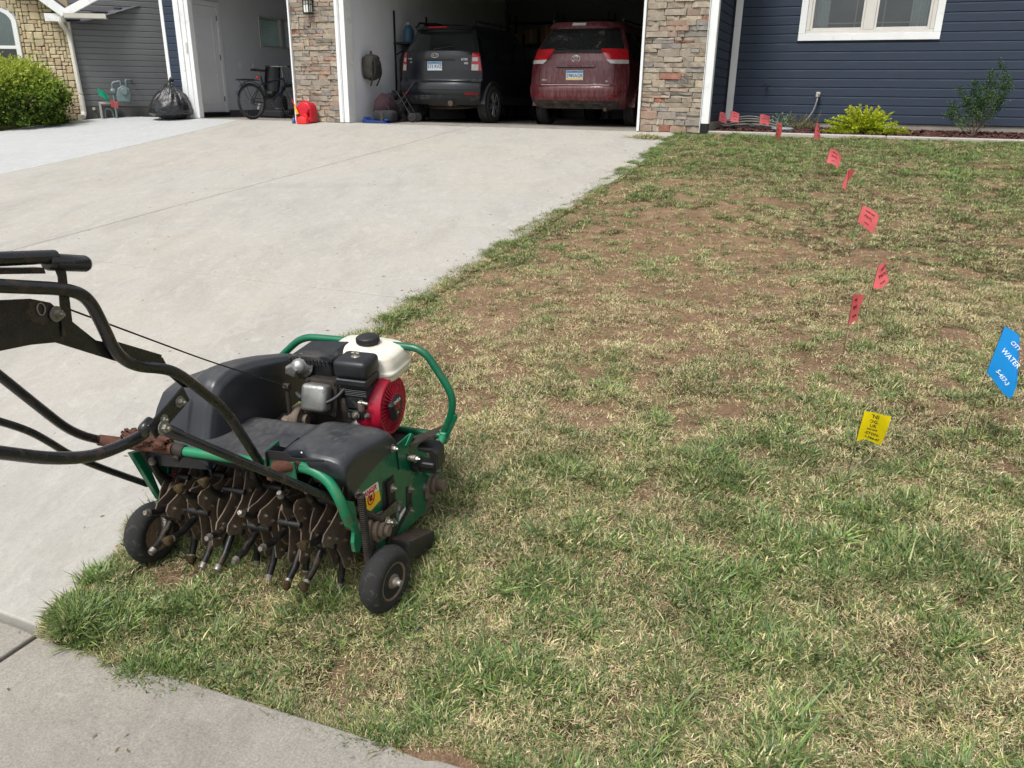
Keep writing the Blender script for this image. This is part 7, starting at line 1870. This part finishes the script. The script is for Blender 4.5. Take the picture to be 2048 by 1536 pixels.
# keep the wheels and tines of the machine clear enough to be read
k_ = len(u)
rr = rs.rand(k_)
idx = np.where(rr < green * .75, rs.randint(0, 5, k_), np.where(rr < green * .75 + .35, rs.randint(5, 9, k_), rs.randint(9, 13, k_)))
longg = (rs.rand(k_) < .11 * green) ; idx = np.where(longg, rs.randint(13, 16, k_), idx)
z = lawn_z(u, v) + .022 * (u < eu + .05)
x = u * cY - v * sY; y = u * sY + v * cY
scl = rs.uniform(.75, 1.1, k_) * (.78 + .40 * clump * np.clip(green * 1.6, .3, 1)) * np.where(bare > .4, .85, 1.0) * np.where((u - eu < .25) | (v < 1.5), .80, 1.0)
rot = np.stack([rs.uniform(-.12, .12, k_) + .08, rs.uniform(-.12, .12, k_), rs.uniform(0, 6.283, k_)], -1)
pt = np.clip((green - .4) * .35 + rs.normal(0, .09, k_), -.28, .28)
# low ground hugging tufts on the neighbour's patch of lawn and the weed on the drive
def extra(us, vs_, zs, ids, sc, ptv):
    global x, y, z, idx, scl, rot, pt
    m = len(us); x = np.concatenate([x, us * cY - vs_ * sY]); y = np.concatenate([y, us * sY + vs_ * cY]); z = np.concatenate([z, zs]); idx = np.concatenate([idx, ids]); scl = np.concatenate([scl, sc])
    rot = np.concatenate([rot, np.stack([rs.uniform(-.1, .1, m), rs.uniform(-.1, .1, m), rs.uniform(0, 6.283, m)], -1)]); pt = np.concatenate([pt, ptv])
m = 9000
uu = rs.uniform(-18.5, -13.2, m); vv = rs.uniform(9.2, 13.6, m)
rim = np.interp(vv, [8.1, 10.2, 11.3, 12.2, 13.0, 13.6], [-14.2, -14.6, -14.8, -14.75, -14.35, -13.6])
k2 = uu < rim - .02; uu, vv = uu[k2], vv[k2]
hz = np.array([Hs(q) for q in vv]) - .03
extra(uu, vv, hz, rs.randint(0, 7, len(uu)), rs.uniform(.7, 1.0, len(uu)), rs.uniform(-.1, .12, len(uu)))
pm = bpy.data.meshes.new('grass'); pm.from_pydata(np.stack([x, y, z], -1).tolist(), [], [])
for nm, typ, arr, key in (('idx', 'INT', idx.astype(np.int32), 'value'), ('scl', 'FLOAT', scl.astype(np.float32), 'value'), ('rot', 'FLOAT_VECTOR', rot.astype(np.float32).ravel(), 'vector'), ('patch', 'FLOAT', pt.astype(np.float32), 'value')):
    a = pm.attributes.new(nm, typ, 'POINT'); a.data.foreach_set(key, arr)
def scatter_group(coll, name):
    ng_ = bpy.data.node_groups.new(name, 'GeometryNodeTree')
    ng_.interface.new_socket('Geometry', in_out='INPUT', socket_type='NodeSocketGeometry'); ng_.interface.new_socket('Geometry', in_out='OUTPUT', socket_type='NodeSocketGeometry')
    N = ng_.nodes; gi = N.new('NodeGroupInput'); go = N.new('NodeGroupOutput')
    ci = N.new('GeometryNodeCollectionInfo'); ci.inputs[0].default_value = coll; ci.inputs['Separate Children'].default_value = True; ci.inputs['Reset Children'].default_value = True
    ip = N.new('GeometryNodeInstanceOnPoints'); ip.inputs['Pick Instance'].default_value = True
    def na(t, n):
        q = N.new('GeometryNodeInputNamedAttribute'); q.data_type = t; q.inputs[0].default_value = n; return q.outputs[0]
    e2r = N.new('FunctionNodeEulerToRotation'); ng_.links.new(na('FLOAT_VECTOR', 'rot'), e2r.inputs[0])
    ng_.links.new(gi.outputs[0], ip.inputs['Points']); ng_.links.new(ci.outputs[0], ip.inputs['Instance']); ng_.links.new(na('INT', 'idx'), ip.inputs['Instance Index'])
    ng_.links.new(e2r.outputs[0], ip.inputs['Rotation']); ng_.links.new(na('FLOAT', 'scl'), ip.inputs['Scale']); ng_.links.new(ip.outputs[0], go.inputs[0])
    return ng_
go_ = link(bpy.data.objects.new('grass', pm)); tag(go_, 'patchy lawn grass, part green and part dry straw', None, None, 'stuff')
md = go_.modifiers.new('scatter', 'NODES'); md.node_group = scatter_group(gcol, 'grass scatter')
# a clump of weeds on the driveway corner by the right pillar
t = thing('weed_clump', 'clump of dry green weeds on the driveway in front of the right stone pillar', 'weeds', uv(-2.98, 12.25, Hs(12.25)), YAW)
r = random.Random(8); vs, fs, tn = [], [], []
mbw = MB()
for i in range(800):
    a = r.uniform(0, 2 * PI); q = abs(r.gauss(0, .12)); b = Vector((q * 1.5 * math.cos(a), q * math.sin(a), .0)); L = r.uniform(.05, .14); d = Vector((math.cos(a) * .8 + r.uniform(-.6, .6), math.sin(a) * .8 + r.uniform(-.6, .6), r.uniform(.1, .9))).normalized(); sd_ = d.cross(Vector((0, 0, 1))).normalized() * .004
    c = b + d * L * .6; e = b + d * L; e.z = max(.004, e.z - L * .35); o = len(vs); t_ = min(1, max(0, r.gauss(.5, .25)))
    vs += [b - sd_, b + sd_, c + sd_ * .8, c - sd_ * .8, e]; fs += [(o, o + 1, o + 2, o + 3), (o + 3, o + 2, o + 4)]; tn += [t_] * 5
me = bpy.data.meshes.new('weed_blades'); me.from_pydata([tuple(v_) for v_ in vs], [], fs); me.materials.append(M_GRASS)
a = me.attributes.new('tone', 'FLOAT', 'POINT'); a.data.foreach_set('value', tn)
link(bpy.data.objects.new('weed_blades', me), t)
# scattered dead leaves and crumbs on the concrete
M_CRUMB = objrand('dry leaf crumbs', [srgb(92, 74, 50), srgb(70, 60, 46), srgb(120, 100, 70), srgb(60, 54, 46)], .9, .3, 40, .3)
mb = MB(); r = random.Random(10)
for i in range(420):
    if r.random() < .45: a, b = r.uniform(-9, -2.6), r.uniform(1.3, 12.6)
    else: b = r.uniform(1.4, 12.9); a = edgeL(b) - abs(r.gauss(0, .12)) - .02
    if r.random() < .12: a, b = r.uniform(-3, -.3), r.uniform(.2, 1.2)
    L = r.uniform(.004, .013) * (1 + .06 * b); w = L * r.uniform(.25, .6); an = r.uniform(0, 6.28); p = uv(a, b, Hs(b) + .0015)
    dx, dy = Vector((math.cos(an), math.sin(an), 0)), Vector((-math.sin(an), math.cos(an), 0))
    mb.add([p - dx * L, p - dy * w + Vector((0, 0, .003)), p + dx * L + Vector((0, 0, .001)), p + dy * w], [(0, 1, 2, 3)])
tag(mb.build('leaf_crumbs', M_CRUMB), kind='stuff')
